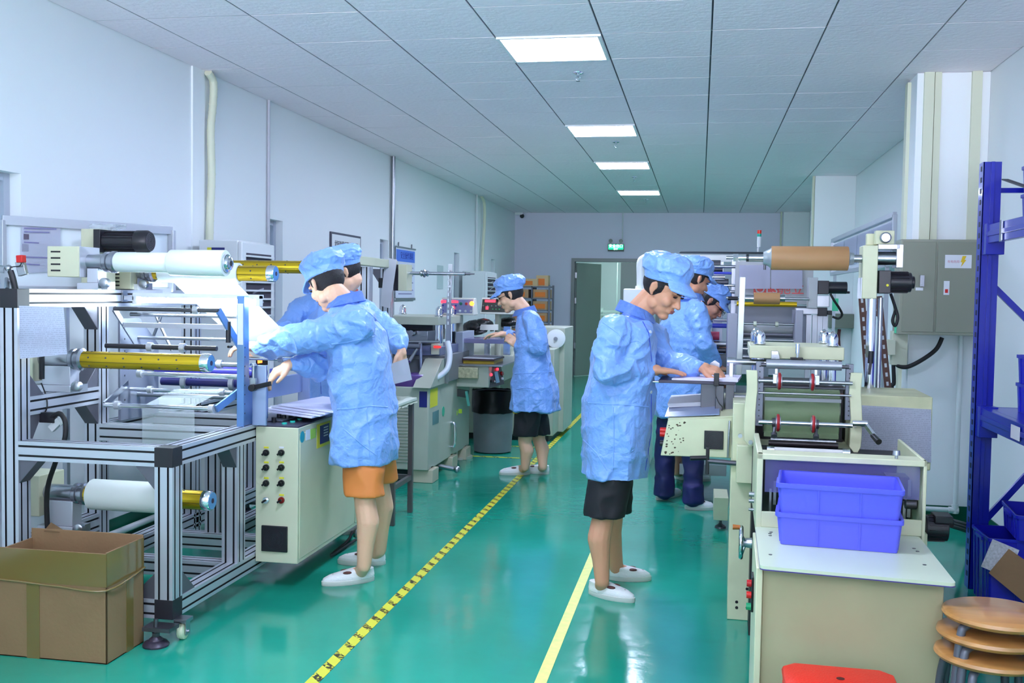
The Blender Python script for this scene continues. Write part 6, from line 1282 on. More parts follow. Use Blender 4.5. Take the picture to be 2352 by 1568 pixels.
LB(1877, 678, 1905, 705, 7.0, .09, STEEL, 'clamp_block'); LB(1880, 706, 1900, 726, 7.0, .08, BLACK, 'sensor_block'); LB(1900, 713, 1911, 723, 7.02, .04, BLACK, 'sensor_block')
for u in (1878, 1890, 1852, 1866): 
    p = at(u+6, 730, y=7.1); obj('frame_post', B().box((p.x-.016, 7.1, 0), (p.x+.016, 7.135, p.z+.02)), ALU, L)
LB(1828, 707, 1880, 722, 7.05, .08, ALU, 'frame_beam'); 
LB(1868, 720, 1885, 740, 7.02, .02, M('mint_tag', (70, 215, 160), .4), 'green_tag', 0) if False else None
cable([at(1907, 674, y=7.0), at(1916, 690, y=7.0), at(1928, 708, y=7.02), at(1934, 722, y=7.04), at(1926, 731, y=7.05), at(1912, 727, y=7.06)], .008, 'black cable hanging from the laminating machine motor')
tag(obj('green_sign_tag', B().box((at(1912, 685, y=7.3).x, 7.3, at(1912, 714, y=7.3).z), (at(1926, 685, y=7.3).x, 7.304, at(1912, 685, y=7.3).z)), M('mint_tag', (70, 215, 160), .4)), 'small mint green tag behind the laminating machine motor', 'tag')
# cluttered left end of the laminator
g_ = [(1640, 600, 1656, 880, 7.9, ALU, 'frame_post'), (1681, 590, 1692, 880, 7.8, ALU, 'frame_post')]
for q in g_: LB(q[0], q[1], q[2], q[3], q[4], .06, q[5], q[6])
for (u0, u1, v, y, r, m_) in ((1600, 1655, 606, 7.9, .03, M('dark_drum', (75, 75, 85), .35)), (1620, 1660, 618, 7.85, .02, DSTEEL), (1640, 1690, 612, 7.8, .012, STEEL), (1640, 1680, 627, 7.8, .01, M('blue_fitting', (70, 80, 200), .4)), (1636, 1665, 636, 7.8, .012, CHROME), (1636, 1672, 648, 7.8, .02, DSTEEL), (1650, 1690, 655, 7.8, .01, CHROME), (1655, 1690, 670, 7.8, .012, STEEL), (1640, 1690, 735, 7.5, .01, STEEL), (1636, 1680, 748, 7.5, .016, M('blue_fitting', (70, 80, 200), .4)), (1630, 1652, 771, 7.3, .03, M('pink_roll', (215, 80, 110), .4)), (1640, 1680, 790, 7.3, .02, STEEL), (1640, 1690, 805, 7.3, .018, DSTEEL), (1636, 1690, 822, 7.3, .014, STEEL)):
    LR(u0, u1, v, y, r, m_)
LB(1640, 815, 1676, 850, 7.2, .2, LG, 'gearbox'); LB(1690, 830, 1730, 860, 6.9, .2, LG, 'gearbox'); LB(1664, 640, 1672, 700, 7.8, .02, BLACK, 'bracket')
a = at(1706, 636, y=5.6); c = at(1697, 860, y=5.6); obj('slotted_pole', B().bar(a, Vector((c.x, 5.6, c.z)), .03, .03, (0, 1, 0)), M('pole_white', (205, 212, 210), .35, .3), L, bevel=.002)
LB(1640, 900, 1900, 960, 7.05, .6, LG, 'bed'); obj('base', B().box((at(1690, 1000, y=7.0).x, 7.1, 0), (at(1870, 1000, y=7.0).x, 7.7, .7)), LG, L, bevel=.004)
a, c = at(1640, 1142, y=6.45), at(1672, 1195, y=6.45); fb = LB(1640, 1142, 1672, 1196, 6.4, .3, CR2, 'foot_box'); p = at(1655, 1210, y=6.45); obj('levelling_foot', B().cyl((p.x, 6.5, 0), (p.x, 6.5, c.z+.02), .008).lathe((p.x, 6.5, 0), (p.x, 6.5, .03), [(0, .035), (.4, .033), (.8, .015), (1, .01)], 20), DSTEEL, L)
obj('low_shelf', B().box((at(1560, 1100, y=7.7).x, 7.7, .12), (at(1668, 1100, y=7.7).x, 8.0, .2)), STEEL, L)
# white duct arm with tower lamp
D = thing('duct_arm_machine', 'white machine with a rounded duct arm rising behind the standing man', 'machine', (.0, 8.9, 0)); yd = 8.6; WM = M('machine_white', (228, 230, 226), .3)
def DB(u0, v0, u1, v1, dpt, m, name): a, c = at(u0, v0, y=yd), at(u1, v1, y=yd); return obj(name, B().box((a.x, yd, c.z), (c.x, yd+dpt, a.z)), m, D, bevel=.01)
p0, p1, p2, p3 = at(1472, 662, y=yd+.1), at(1472, 604, y=yd+.1), at(1480, 594, y=yd+.1), at(1500, 591, y=yd+.1)
obj('duct', B().tube([p0, p0*.5+p1*.5, p1, p2, p3, at(1520, 591, y=yd+.1)], .036, 20), WM, D); obj('duct_flange', B().cyl(p0-Vector((0, 0, .03)), p0+Vector((0, 0, .02)), .052, .045), WM, D)
DB(1500, 583, 1775, 604, .1, WM, 'cross_arm'); DB(1560, 577, 1772, 583, .05, M('rail_dark', (90, 92, 100), .3, .7), 'rail')
obj('cabinet', B().box((at(1432, 663, y=yd).x, yd, 0), (at(1500, 663, y=yd).x, yd+.6, at(1460, 663, y=yd).z)), WM, D, bevel=.01)
obj('support_post', B().box((at(1755, 600, y=yd).x, yd+.02, 0), (at(1772, 600, y=yd).x, yd+.08, at(1760, 600, y=yd).z)), ALU, D)
lx = at(1744, 560, y=yd); zz_ = [at(1744, v, y=yd).z for v in (583, 567, 543, 536, 528)]
tl = obj('tower_lamp', B().cyl((lx.x-.01, yd+.03, zz_[0]-.02), (lx.x-.004, yd+.03, zz_[1]), .008).cyl((lx.x, yd+.03, zz_[1]), (lx.x, yd+.03, zz_[2]), .016), WPIPE, D)
obj('green_lens', B().cyl((lx.x, yd+.03, zz_[2]), (lx.x, yd+.03, zz_[3]), .017), M('tower_green', (20, 165, 140), .2), tl); obj('red_lens', B().cyl((lx.x, yd+.03, zz_[3]), (lx.x, yd+.03, zz_[4]), .017), M('tower_red', (225, 45, 25), .2), tl)
# ================================================================ PEOPLE
frame()
SKIN = lambda n, c: M(n, c, .5, sub=.12, bump=.08, bscale=120)
HAIR = M('black_hair', (26, 21, 24), .55, bump=.6, bscale=260)
def coat_mat(name, c, v=.07):
    if name in MATS: return MATS[name]
    m = bpy.data.materials.new(name); m.use_nodes = True; nt = m.node_tree; N = nt.nodes; L_ = nt.links; b = N['Principled BSDF']
    b.inputs['Base Color'].default_value = (*lin(c), 1); b.inputs['Roughness'].default_value = .38; b.inputs['Sheen Weight'].default_value = .15
    tc = N.new('ShaderNodeTexCoord')
    v1 = N.new('ShaderNodeTexVoronoi'); v1.feature = 'DISTANCE_TO_EDGE'; v1.inputs['Scale'].default_value = 7
    n0 = N.new('ShaderNodeTexNoise'); n0.inputs['Scale'].default_value = 6; n0.inputs['Detail'].default_value = 4
    ad = N.new('ShaderNodeVectorMath'); ad.operation = 'MULTIPLY_ADD'; ad.inputs[1].default_value = (.6, .6, .6)
    L_.new(tc.outputs['Object'], n0.inputs['Vector']); L_.new(n0.outputs['Color'], ad.inputs[0]); L_.new(tc.outputs['Object'], ad.inputs[2]); L_.new(ad.outputs[0], v1.inputs['Vector'])
    n1 = N.new('ShaderNodeTexNoise'); n1.inputs['Scale'].default_value = 9; n1.inputs['Detail'].default_value = 3; n1.inputs['Distortion'].default_value = 1.2
    L_.new(tc.outputs['Object'], n1.inputs['Vector'])
    mx = N.new('ShaderNodeMath'); mx.operation = 'MULTIPLY_ADD'; mx.inputs[1].default_value = .8; L_.new(n1.outputs[0], mx.inputs[0]); L_.new(v1.outputs['Distance'], mx.inputs[2])
    bp = N.new('ShaderNodeBump'); bp.inputs['Strength'].default_value = .5; bp.inputs['Distance'].default_value = .02
    L_.new(mx.outputs[0], bp.inputs['Height']); L_.new(bp.outputs[0], b.inputs['Normal'])
    MATS[name] = m; return m
COATM = coat_mat('pale_blue_coat_fabric', (128, 170, 238))
SHOEW = M('white_canvas_shoe', (225, 225, 225), .5, bump=.2, bscale=150); SOLE = M('white_sole', (205, 205, 198), .5)
def ridge(v, p=1.0): return 1-abs(noise.noise(v))*2
def wrinkle(amp, parts):
    """cloth folds; parts = list of (a, b, radius) sleeves which get tighter cross folds"""
    def fn(p, n):
        sl = 0
        for a, b, r in parts:
            t = max(0, min(1, (p-a).dot(b-a)/(b-a).length_squared)); d = (p-(a+(b-a)*t)).length
            sl = max(sl, max(0, min(1, (r*1.6-d)/(r*.6))))
        def sr(v): q = ridge(v); return q*q*q
        w = 1.0*(sr(Vector((p.x*4+p.z*1.5, p.y*4, p.z*1.6)))-.3) + .55*(sr(Vector((p.x*6-p.z*5, p.y*6, p.z*3.5+3)))-.3) + .35*noise.noise(p*3.1) + .3*(sr(Vector((p.x*3, p.y*3, p.z*9+7)))-.3)
        s2 = 1.0*(sr(Vector((p.x*7, p.y*7, p.z*8)))-.3) + .5*(sr(p*12+Vector((4, 0, 0)))-.3)
        return amp*1.35*(w*(1-sl)+s2*sl)
    return fn
def ringpts(c, a, b_, f, n=36, up=Vector((0, 0, 1)), fold=0, ph=0, k=2.4):
    """superellipse ring; a = half width (sideways), b_ = half depth (fore-aft), f = facing direction"""
    f = Vector((f[0], f[1], 0)).normalized(); s = Vector((-f.y, f.x, 0)); out = []
    for i in range(n):
        t = i*2*PI/n; cx, sy = math.cos(t), math.sin(t)
        x = math.copysign(abs(cx)**(2/k), cx)*a; y = math.copysign(abs(sy)**(2/k), sy)*b_
        q = 1+fold*math.sin(t*7+ph)+fold*.6*math.sin(t*11+ph*2)
        out.append(Vector(c)+(s*x+f*y)*q)
    return out
def basis(fwd, up):
    F = Vector(fwd).normalized(); U_ = Vector(up); U_ = (U_-F*U_.dot(F)).normalized(); Lf = U_.cross(F)
    return Matrix((F, Lf, U_)).transposed()
def hand(b, w, d, nrm, side, curl=.25, spread=.1, s=1.0, point=None):
    """w wrist, d direction of the fingers, nrm back-of-hand normal, side = direction of the thumb"""
    d = Vector(d).normalized(); nrm = Vector(nrm); nrm = (nrm-d*nrm.dot(d)).normalized(); lat = Vector(side); lat = (lat-d*lat.dot(d)-nrm*lat.dot(nrm)).normalized()
    b.chain([w, w+d*.03*s], [.026*s, .028*s])
    for k in range(4):
        o = (1.5-k)*.0195*s
        kn = w+d*(.088-.004*abs(k-1.2))*s+lat*o
        b.chain([w+d*.02*s+lat*o*.6, kn], [.0165*s, .0125*s], 10)
        L1, L2, L3 = [(.042, .026, .02), (.046, .029, .022), (.043, .027, .021), (.034, .021, .018)][k]
        c = curl*(1+.15*k) if not point or k not in point else .05
        dd = (d+lat*o*spread*18).normalized(); p = kn
        for j, (ln, r) in enumerate(((L1, .0098), (L2, .0088), (L3, .0078))):
            dd = (dd*math.cos(c*(1+.5*j))-nrm*math.sin(c*(1+.5*j))).normalized(); q = p+dd*ln*s
            b.chain([p, q], [(.0108 if j == 0 else .0098-.001*j)*s, r*s], 10); p = q
    t0 = w+d*.022*s+lat*.02*s; t1 = t0+(d*.6+lat*.62-nrm*.2).normalized()*.042*s; t2 = t1+(d*.9+lat*.25-nrm*.25).normalized()*.032*s; t3 = t2+(d*1.0-nrm*.35).normalized()*.025*s
    b.chain([t0, t1, t2, t3], [.0165*s, .0125*s, .011*s, .0088*s], 10)
def head_parts(b, H, R, s):
    def P(x, y, z): return H+R@Vector((x*s, y*s, z*s))
    def E(x, y, z, rx, ry, rz, sub=3): b.ell(P(x, y, z), (rx*s, ry*s, rz*s), R, sub)
    E(-.012, 0, .03, .095, .077, .088); E(.022, 0, -.015, .068, .064, .085); E(.03, 0, -.065, .052, .05, .05); E(.062, 0, -.1, .024, .028, .02)
    for q in (-1, 1):
        E(.005, q*.048, -.065, .032, .018, .03); E(.06, q*.036, -.028, .026, .024, .026); E(.076, q*.03, .022, .018, .022, .011)
        b.chain([P(-.008, q*.078, .02), P(-.014, q*.086, .012), P(-.012, q*.085, -.012), P(-.002, q*.078, -.028)], [.008*s, .010*s, .009*s, .008*s], 8)
        E(-.004, q*.08, -.002, .012, .006, .022, 2)
        E(.093, q*.013, -.036, .011, .008, .008, 2)
    b.chain([P(.084, 0, .012), P(.094, 0, -.01), P(.107, 0, -.031)], [.0095*s, .0105*s, .0125*s], 10)
    E(.078, 0, -.062, .016, .026, .02, 2); E(.087, 0, -.0585, .010, .021, .0055, 2); E(.085, 0, -.070, .010, .019, .006, 2)
def person(name, label, c):
    """c: dict of joints (world coordinates) and clothing choices"""
    face = Vector(c['face']).normalized(); side = Vector((-face.y, face.x, 0))
    s = c.get('hs', 1.0); vx = c.get('vox', .005)
    T = thing('person', label, 'person', (c['hip'].x, c['hip'].y, 0), 'people in blue work coats')
    b = B(); H = c['head']; R = basis(c['look'], c['headup'])
    head_parts(b, H, R, s)
    nb = c['neck']
    b.chain([H+R@Vector((-.03*s, 0, -.06*s)), nb, nb-Vector((0, 0, .05))], [.058*s, .06*s, .07*s])
    sh = c['shoulders']
    b.chain([sh[0]-Vector((0, 0, .02)), nb-Vector((0, 0, .07)), sh[1]-Vector((0, 0, .02))], [.036, .05, .036]); b.chain([nb-Vector((0, 0, .06)), c['chest'], c['waist'], c['hip']], [.07, .085, .085, .09])
    for k in (0, 1):
        w = c['wrist'][k]; e = c['elbow'][k]
        b.chain([sh[k], sh[k]*.5+e*.5, e, e*.55+w*.45, w], [.034, .036, .034, .034, .0245])
        if c.get('hands', (1, 1))[k]: hand(b, w, *c['hand'][k], s=c.get('hand_s', 1.0))
        kn, an = c['knee'][k], c['ankle'][k]
        hp = c['hip']+(side if k == 0 else -side)*.085*(1 if c.get('lr', 1) > 0 else -1)
        bk = -face*.018
        q_ = .8 if c['legs'] != 'shorts' else 1
        b.chain([hp, hp*.5+kn*.5, kn], [.082*q_, .07*q_, .053*q_])
        b.chain([kn, kn*.68+an*.32+bk, kn*.35+an*.65+bk*.4, an], [.053*q_, .056*q_, .043*q_, .035])
        td = c['toe'][k]-c['heel'][k]; td.z = 0
        b.chain([an, c['heel'][k]+td*.28+Vector((0, 0, .045)), c['heel'][k]+td*.8+Vector((0, 0, .022))], [.034, .034, .022])
    me = remeshed(b, vx, 5, .5)
    def fine(p, n):
        q = R.inverted()@(p-H)/s
        d = 0
        if (p-H).length < .16*s:
            for k in (-1, 1):
                r2 = ((q.x-.083)/.02)**2+((q.y-k*.031)/.02)**2+((q.z-.004)/.012)**2
                d -= .006*math.exp(-r2)
            d -= .0025*math.exp(-(((q.z+.0645)/.0028)**2+(q.y/.02)**2+((q.x-.09)/.02)**2))
        return d
    displace(me, fine)
    body = mesh_part('body', me, c['skin'], T)
    def HP(x, y, z): return H+R@Vector((x*s, y*s, z*s))
    # brows, eyes, lips
    g = B()
    for k in (-1, 1): g.chain([HP(.094, k*.016, .0225), HP(.0925, k*.03, .0265), HP(.083, k*.045, .0225)], [.0035*s, .0042*s, .0025*s], 8)
    o = obj('eyebrows', g, HAIR, body)
    for k in (-1, 1):
        g = B().ell(HP(.0835, k*.031, .0055), (.0075*s, .0125*s, .0042*s), R); eo = obj('eye', g, M('eye_dark', (30, 20, 20), .25), body)
        g = B().chain([HP(.0875, k*.019, .0085), HP(.0905, k*.031, .0105), HP(.0845, k*.044, .0085)], [.0018*s, .0026*s, .0018*s], 8); obj('eyelid', g, M('lash_dark', (58, 38, 34), .6), body)
    g = B().ell(HP(.0945, 0, -.0595), (.0045*s, .019*s, .0045*s), R).ell(HP(.0925, 0, -.0685), (.0045*s, .017*s, .0055*s), R); obj('lips', g, M('lip_'+c['skin'].name, c.get('lip', (165, 95, 88)), .4), body)
    # hair: cap-shaped shell leaving the face free
    g = B().ell(HP(-.022, 0, .022), (.0925*s, .0815*s, .088*s), R, 3).ell(HP(-.034, 0, -.01), (.066*s, .066*s, .05*s), R, 3).ell(HP(.008, 0, .056), (.074*s, .0775*s, .056*s), R, 3)
    for k in (-1, 1): g.ell(HP(.018, k*.069, .02), (.012*s, .008*s, .028*s), R, 3)
    me = remeshed(g, .005, 3); mesh_part('hair', me, HAIR, body)
    # cap: gathered crown, band and peak
    ct = c.get('captilt', -.25); q = R @ Matrix.Rotation(ct, 3, 'Y')
    def KP(x, y, z): return H+R@Vector((-.004*s, 0, .036*s))+q@Vector((x*s, y*s, z*s))
    g = B()
    def kr(z, rx, ry, n=40, f=0, dx=-.005): return [KP(dx+rx*math.cos(t)*(1+f*math.sin(9*t)), ry*math.sin(t)*(1+f*math.sin(9*t)), z) for t in [i*2*PI/n for i in range(n)]]
    g.loft([kr(.0, .103, .087), kr(.014, .106, .090), kr(.034, .110, .094), kr(.05, .119, .103, f=.014, dx=-.010), kr(.075, .121, .105, f=.022, dx=-.014), kr(.1, .108, .095, f=.024, dx=-.016), kr(.118, .078, .07, dx=-.018), kr(.125, .035, .032, dx=-.018)])
    L1 = []; L2 = []
    for i in range(13):
        t = -1.05+2.1*i/12; ex = .062*math.cos(t*.9)**.7 if abs(t) < 1.2 else 0
        L1.append((t, 0)); L2.append((t, ex))
    def br(t, e, dz): return KP(-.005+(.1+e)*math.cos(t), (.087+e*.25)*math.sin(t), .008-e*.75+dz)
    rings = []
    for e in (0, .33, .66, 1): rings.append([br(t, ex*e, .005) for (t, ex) in L2]+[br(t, ex*e, -.004) for (t, ex) in L2[::-1]])
    g.loft(rings)
    me = remeshed(g, .004, 3); iq = q.inverted(); K0 = KP(0, 0, 0)
    def capw(p, n):
        z = (iq@(p-K0)).z/s; m_ = max(0, min(1, (z-.02)/.03)); v_ = ridge((p-H)*13/s)
        return m_*(.009*(v_*v_*v_-.3)+.003*(ridge((p-H)*30/s)-.5))+.001
    displace(me, capw)
    mesh_part('cap', me, COATM, T)
    # coat
    g = B(); rings = []
    for i, (cc, a, d_, f_) in enumerate(c['torso']): rings.append(ringpts(cc, a, d_, c['face'], fold=f_, ph=c.get('ph', 0)))
    g.loft(rings)
    sl = []
    for k in (0, 1):
        e, w = c['elbow'][k], c['wrist'][k]; cu = c.get('cuff', (.0, .0))[k]
        we = w+(e-w)*(.06+cu)
        sr = c.get('slv', .066)
        g.chain([sh[k]+(nb-sh[k])*.35, sh[k], sh[k]*.45+e*.55, e, e*.5+we*.5, e*.22+we*.78, we], [.06, sr+.008, sr, sr-.006, sr-.008, sr-.012, .037], 18)
        sl += [(sh[k], e, sr), (e, we, sr)]
    me = remeshed(g, c.get('cvox', .0085), 4, .5)
    displace(me, wrinkle(c.get('wr', .012), sl))
    ch = mesh_part('coat', me, COATM, T)
    # collar
    g = B(); f = face; cb = c.get('collar', nb)
    tilt = c.get('ctilt', .5)
    def cr(r, dz, th=0):
        out = []
        for i in range(28):
            t = (-PI+.32)+(2*PI-.64)*i/27; u_ = -f*math.cos(t)+side*math.sin(t)
            out.append(cb+u_*(r+th)+Vector((0, 0, dz-.02*tilt*(1-math.cos(t))*.9)))
        return out
    A0, A1, A2 = cr(.072, -.02), cr(.078, .034), cr(.102, -.016)
    for X, Y in ((A0, A1), (A1, A2)):
        vx_ = [g.bm.verts.new(p) for p in X]; vy = [g.bm.verts.new(p) for p in Y]
        fs = [g.bm.faces.new((vx_[i], vx_[i+1], vy[i+1], vy[i])) for i in range(27)]; g._new(fs); bmesh.ops.solidify(g.bm, geom=fs, thickness=.003)
    obj('collar', g, COATM, ch)
    from mathutils.bvhtree import BVHTree
    cm = ch.data; off = ORG[T.name]; tree = BVHTree.FromPolygons([v.co+off for v in cm.vertices], [tuple(p.vertices) for p in cm.polygons])
    def onto(u, v):
        a = Vector((0, 0, HC)); d = (CR*((u-1176)/CF) - CU*((v-784)/CF) + CFW).normalized(); h = tree.ray_cast(a, d); return h[0], h[1]
    for (u, v) in c.get('buttons', ()):
        h, n_ = onto(u, v)
        if h: obj('button', B().cyl(h-n_*.002, h+n_*.004, .0075, .0075, 16), WPIPE, ch)
    for nm_, rad, mt, lines in (('front_seam', .0022, M('seam_blue', (45, 70, 190), .5), c.get('seams', ())), ('fold_ridge', .0035, COATM, c.get('folds', ()))):
        for ln in lines:
            dense = []
            for (u0, v0), (u1, v1) in zip(ln, ln[1:]):
                for k in range(6): dense.append((u0+(u1-u0)*k/6, v0+(v1-v0)*k/6))
            dense.append(ln[-1]); P_ = [onto(*q_)[0] for q_ in dense]; P_ = [q_ for q_ in P_ if q_]
            P_ = [q_ for i, q_ in enumerate(P_) if i == 0 or (q_-P_[i-1]).length < .06]
            if len(P_) > 3: obj(nm_, B().tube(P_, rad, 6, False), mt, ch)
    # shorts or trousers
    g = B()
    for k in (0, 1):
        kn = c['knee'][k]; hp = c['hip']+(side if k == 0 else -side)*.085*(1 if c.get('lr', 1) > 0 else -1); an = c['ankle'][k]
        if c['legs'] == 'shorts':
            d = (kn-hp); e = hp+d*c.get('sl', (.93, .93))[k]; g.chain([hp-Vector((0, 0, -.02)), hp+d*.5], [.105, .1]); 
            dn_ = d.normalized(); R2 = [ringpts(hp+d*.4, .1, .105, face, 24), ringpts(hp+d*.7, .092, .1, face, 24), ringpts(e, .09, .098, face, 24, fold=.02, ph=k)]
            g.loft(R2)
        else:
            e = an+Vector((0, 0, .0)); g.chain([hp, hp*.5+kn*.5, kn, kn*.5+an*.5, an], [.1, .09, .073, .066, .06], 20)
            g.loft([ringpts(an+Vector((0, 0, .1)), .066, .068, face, 24), ringpts(an-Vector((0, 0, .03)), .064, .074, face, 24, fold=.02)])
    me = remeshed(g, .008, 3); displace(me, lambda p, n: .007*(ridge(Vector((p.x*10, p.y*10, p.z*(9 if c['legs'] == 'shorts' else 14))))-.5)); mesh_part(c['legs'] if c['legs'] == 'shorts' else 'trousers', me, c['legm'], T)
    # slip-on shoes with a cut-out
    for k in (0, 1):
        h_, t_ = c['heel'][k].copy(), c['toe'][k].copy(); h_.z = t_.z = 0; d = t_-h_; Ln = d.length; d.normalize(); sd = Vector((-d.y, d.x, 0))
        def SP(x, y, z): return h_+d*(x*Ln)+sd*y+Vector((0, 0, z))
        def outl(z, w=1.0, ins=0):
            out = []
            for i in range(32):
                t = i*2*PI/32; x = .5-.5*math.cos(t); wd = .047*(math.sin(t))*w*(1.0 if x > .5 else .8+.2*x/.5)
                if x > .85: wd *= .95
                out.append(SP(.5+(x-.5)*(1-ins), wd, z))
            return out
        so = B().loft([outl(0, .95, .02), outl(.004, 1, 0), outl(.022, 1, 0), outl(.024, .96, .02)])
        sh_ = thing_part = obj('shoe_sole', so, SOLE, T)
        g = B(); rr_ = []
        for z, w, x0, x1 in ((.02, .98, .01, .99), (.035, .98, .0, .97), (.05, .88, .01, .86)):
            rr_.append([SP(x0+(x1-x0)*(.5-.5*math.cos(i*2*PI/32)), .045*math.sin(i*2*PI/32)*w, z) for i in range(32)])
        rr_.append([SP(.02+.56*(.5-.5*math.cos(i*2*PI/32)), .038*math.sin(i*2*PI/32), .064) for i in range(32)])
        rr_.append([SP(.02+.42*(.5-.5*math.cos(i*2*PI/32)), .036*math.sin(i*2*PI/32), .07) for i in range(32)])
        g.loft(rr_); me = remeshed(g, .0035, 4); mesh_part('shoe_upper', me, SHOEW, T)
        for (fx, fy, fz, rx, ry, rz) in ((.53, .024, .058, .027, .015, .0075), (.53, -.024, .058, .027, .015, .0075), (.76, 0, .0505, .015, .009, .004)): obj('shoe_opening', B().ell(SP(fx, fy, fz), (rx, ry, rz), basis(d, (0, 0, 1)), 2), M('shoe_opening_dark', (88, 45, 40), .6), T)
    if c.get('glasses'):
        g = B()
        for k in (-1, 1):
            ringp = [HP(.108, k*(.033+.021*math.cos(t)), .002+.016*math.sin(t)) for t in [i*2*PI/20 for i in range(21)]]
            g.tube(ringp, .0017*s, 6, False); g.tube([HP(.107, k*.054, .008), HP(.06, k*.076, .01), HP(-.01, k*.084, .008)], .002*s, 6)
        g.tube([HP(.108, -.012, .006), HP(.111, 0, .01), HP(.108, .012, .006)], .0017*s, 6); obj('glasses', g, M('glasses_frame', (24, 22, 30), .3), T)
    return T
V = Vector
# ---- A: man at the cream press, front right
ya = 4.93
SK1 = SKIN('skin_warm_tan', (212, 152, 120)); BLK = M('black_shorts_cloth', (20, 18, 26), .7); ORG_ = M('orange_shorts_cloth', (226, 132, 62), .6); JEAN = M('indigo_jeans', (30, 28, 88), .6, var=.4, vscale=6)
fa = V((.97, .22, 0))
hA, tA = at(1352, 1362, z=0), at(1458, 1384, z=0); hB, tB = at(1398, 1330, z=0), at(1496, 1332, z=0)
person('A', 'standing person in blue coat and black shorts pressing sheets onto the cream press', dict(
    face=fa, look=(at(1558, 700, y=4.87)-at(1508, 664, y=4.93)), headup=at(1555, 590, y=4.9)-at(1518, 655, y=4.93)+V((0, 0, .02)), head=at(1525, 664, y=4.93), hs=1.07,
    neck=at(1462, 722, y=4.95), shoulders=(at(1492, 768, y=5.13), at(1410, 762, y=4.79)), chest=at(1432, 830, y=4.95), waist=at(1422, 930, y=4.95), hip=at(1408, 1030, y=4.95),
    elbow=(at(1530, 838, y=5.1), at(1392, 852, y=4.72)), wrist=(at(1606, 842, y=4.98), at(1494, 849, y=4.86)),
    hand=((at(1672, 858, y=4.95)-at(1606, 842, y=4.98), (0, -.3, 1), (.3, -1, 0), .42, .1), (at(1575, 853, y=4.93)-at(1494, 849, y=4.86), (0, -.1, 1), (.2, 1, 0), .06, .05)),
    knee=(at(1408, 1180, y=5.12), at(1385, 1190, y=4.83)), ankle=(at(1416, 1306, y=5.17), at(1383, 1335, y=4.82)), heel=(hB, hA), toe=(tB, tA),
    torso=[(at(1408, 1088, y=4.96), .235, .148, .045), (at(1410, 1040, y=4.96), .235, .155, .03), (at(1418, 980, y=4.96), .225, .16, .02), (at(1422, 920, y=4.96), .215, .16, .01), (at(1428, 850, y=4.96), .215, .155, 0), (at(1434, 790, y=4.96), .21, .14, 0), (at(1446, 750, y=4.95), .17, .11, 0), (at(1458, 728, y=4.95), .085, .08, 0), (at(1461, 716, y=4.95), .06, .06, 0)],
    skin=SK1, legs='shorts', legm=BLK, sl=(.96, .96), wr=.013, slv=.073, cuff=(.02, .02), vox=.0045, cvox=.007, collar=at(1461, 704, y=4.95), ctilt=1.9, captilt=-.32,
    seams=[[(1476, 738), (1490, 765), (1497, 830)], [(1496, 905), (1495, 1000), (1482, 1080)]], buttons=[(1493, 762), (1495, 900)],
    folds=[[(1352, 925), (1400, 928), (1450, 930), (1490, 935)], [(1408, 935), (1410, 1000), (1408, 1080)], [(1446, 785), (1465, 782), (1480, 790)], [(1385, 740), (1420, 765), (1440, 790)], [(1340, 1010), (1370, 1040), (1395, 1080)]]))
# ---- B: man in orange shorts at the control cabinet
fb = V((-1, -.04, 0))
hA, tA = at(860, 1332, z=0), at(738, 1345, z=0); hB, tB = at(886, 1296, z=0), at(775, 1293, z=0)
SK2 = SKIN('skin_pale', (232, 182, 150)); 
person('B', 'leaning person in blue coat and orange shorts reaching into the coating machine', dict(
    face=fb, look=V((-.74, .5, -.5)), headup=V((-.3, .1, 1)), head=at(750, 652, y=4.93), hs=1.03,
    neck=at(785, 690, y=4.92), shoulders=(at(822, 745, y=4.76), at(778, 742, y=5.1)), chest=at(825, 800, y=4.94), waist=at(838, 900, y=4.93), hip=at(845, 1010, y=4.92),
    elbow=(at(705, 775, y=4.74), at(762, 842, y=4.96)), wrist=(at(590, 796, y=4.85), at(668, 836, y=4.8)),
    hand=((at(520, 792, y=4.85)-at(590, 796, y=4.85), (0, -.2, 1), (0, 1, .2), .3, .1), (at(612, 866, y=4.74)-at(668, 836, y=4.8), (-.2, -.5, 1), (-.3, -1, -.3), .38, .1)),
    knee=(at(838, 1150, y=4.79), at(872, 1115, y=5.08)), ankle=(at(836, 1300, y=4.77), at(872, 1264, y=5.14)), heel=(hA, hB), toe=(tA, tB),
    torso=[(at(836, 1056, y=4.92), .235, .15, .04), (at(838, 1010, y=4.92), .23, .15, .03), (at(836, 940, y=4.93), .22, .145, .02), (at(832, 880, y=4.93), .212, .145, .01), (at(824, 820, y=4.93), .21, .15, 0), (at(816, 765, y=4.93), .2, .14, 0), (at(806, 722, y=4.93), .16, .105, 0), (at(794, 698, y=4.93), .085, .075, 0), (at(790, 688, y=4.93), .06, .06, 0)],
    skin=SK2, legs='shorts', legm=ORG_, sl=(.9, .9), wr=.013, cuff=(0, .08), slv=.078, vox=.0045, cvox=.007, collar=at(795, 682, y=4.93), ctilt=1.3, captilt=-.2, ph=1.2,
    folds=[[(775, 940), (810, 938), (850, 932), (890, 935)], [(842, 945), (848, 1000), (850, 1050)], [(762, 790), (800, 785), (860, 772)], [(800, 690), (850, 720), (880, 750)], [(790, 985), (830, 1020), (865, 1045)]]))
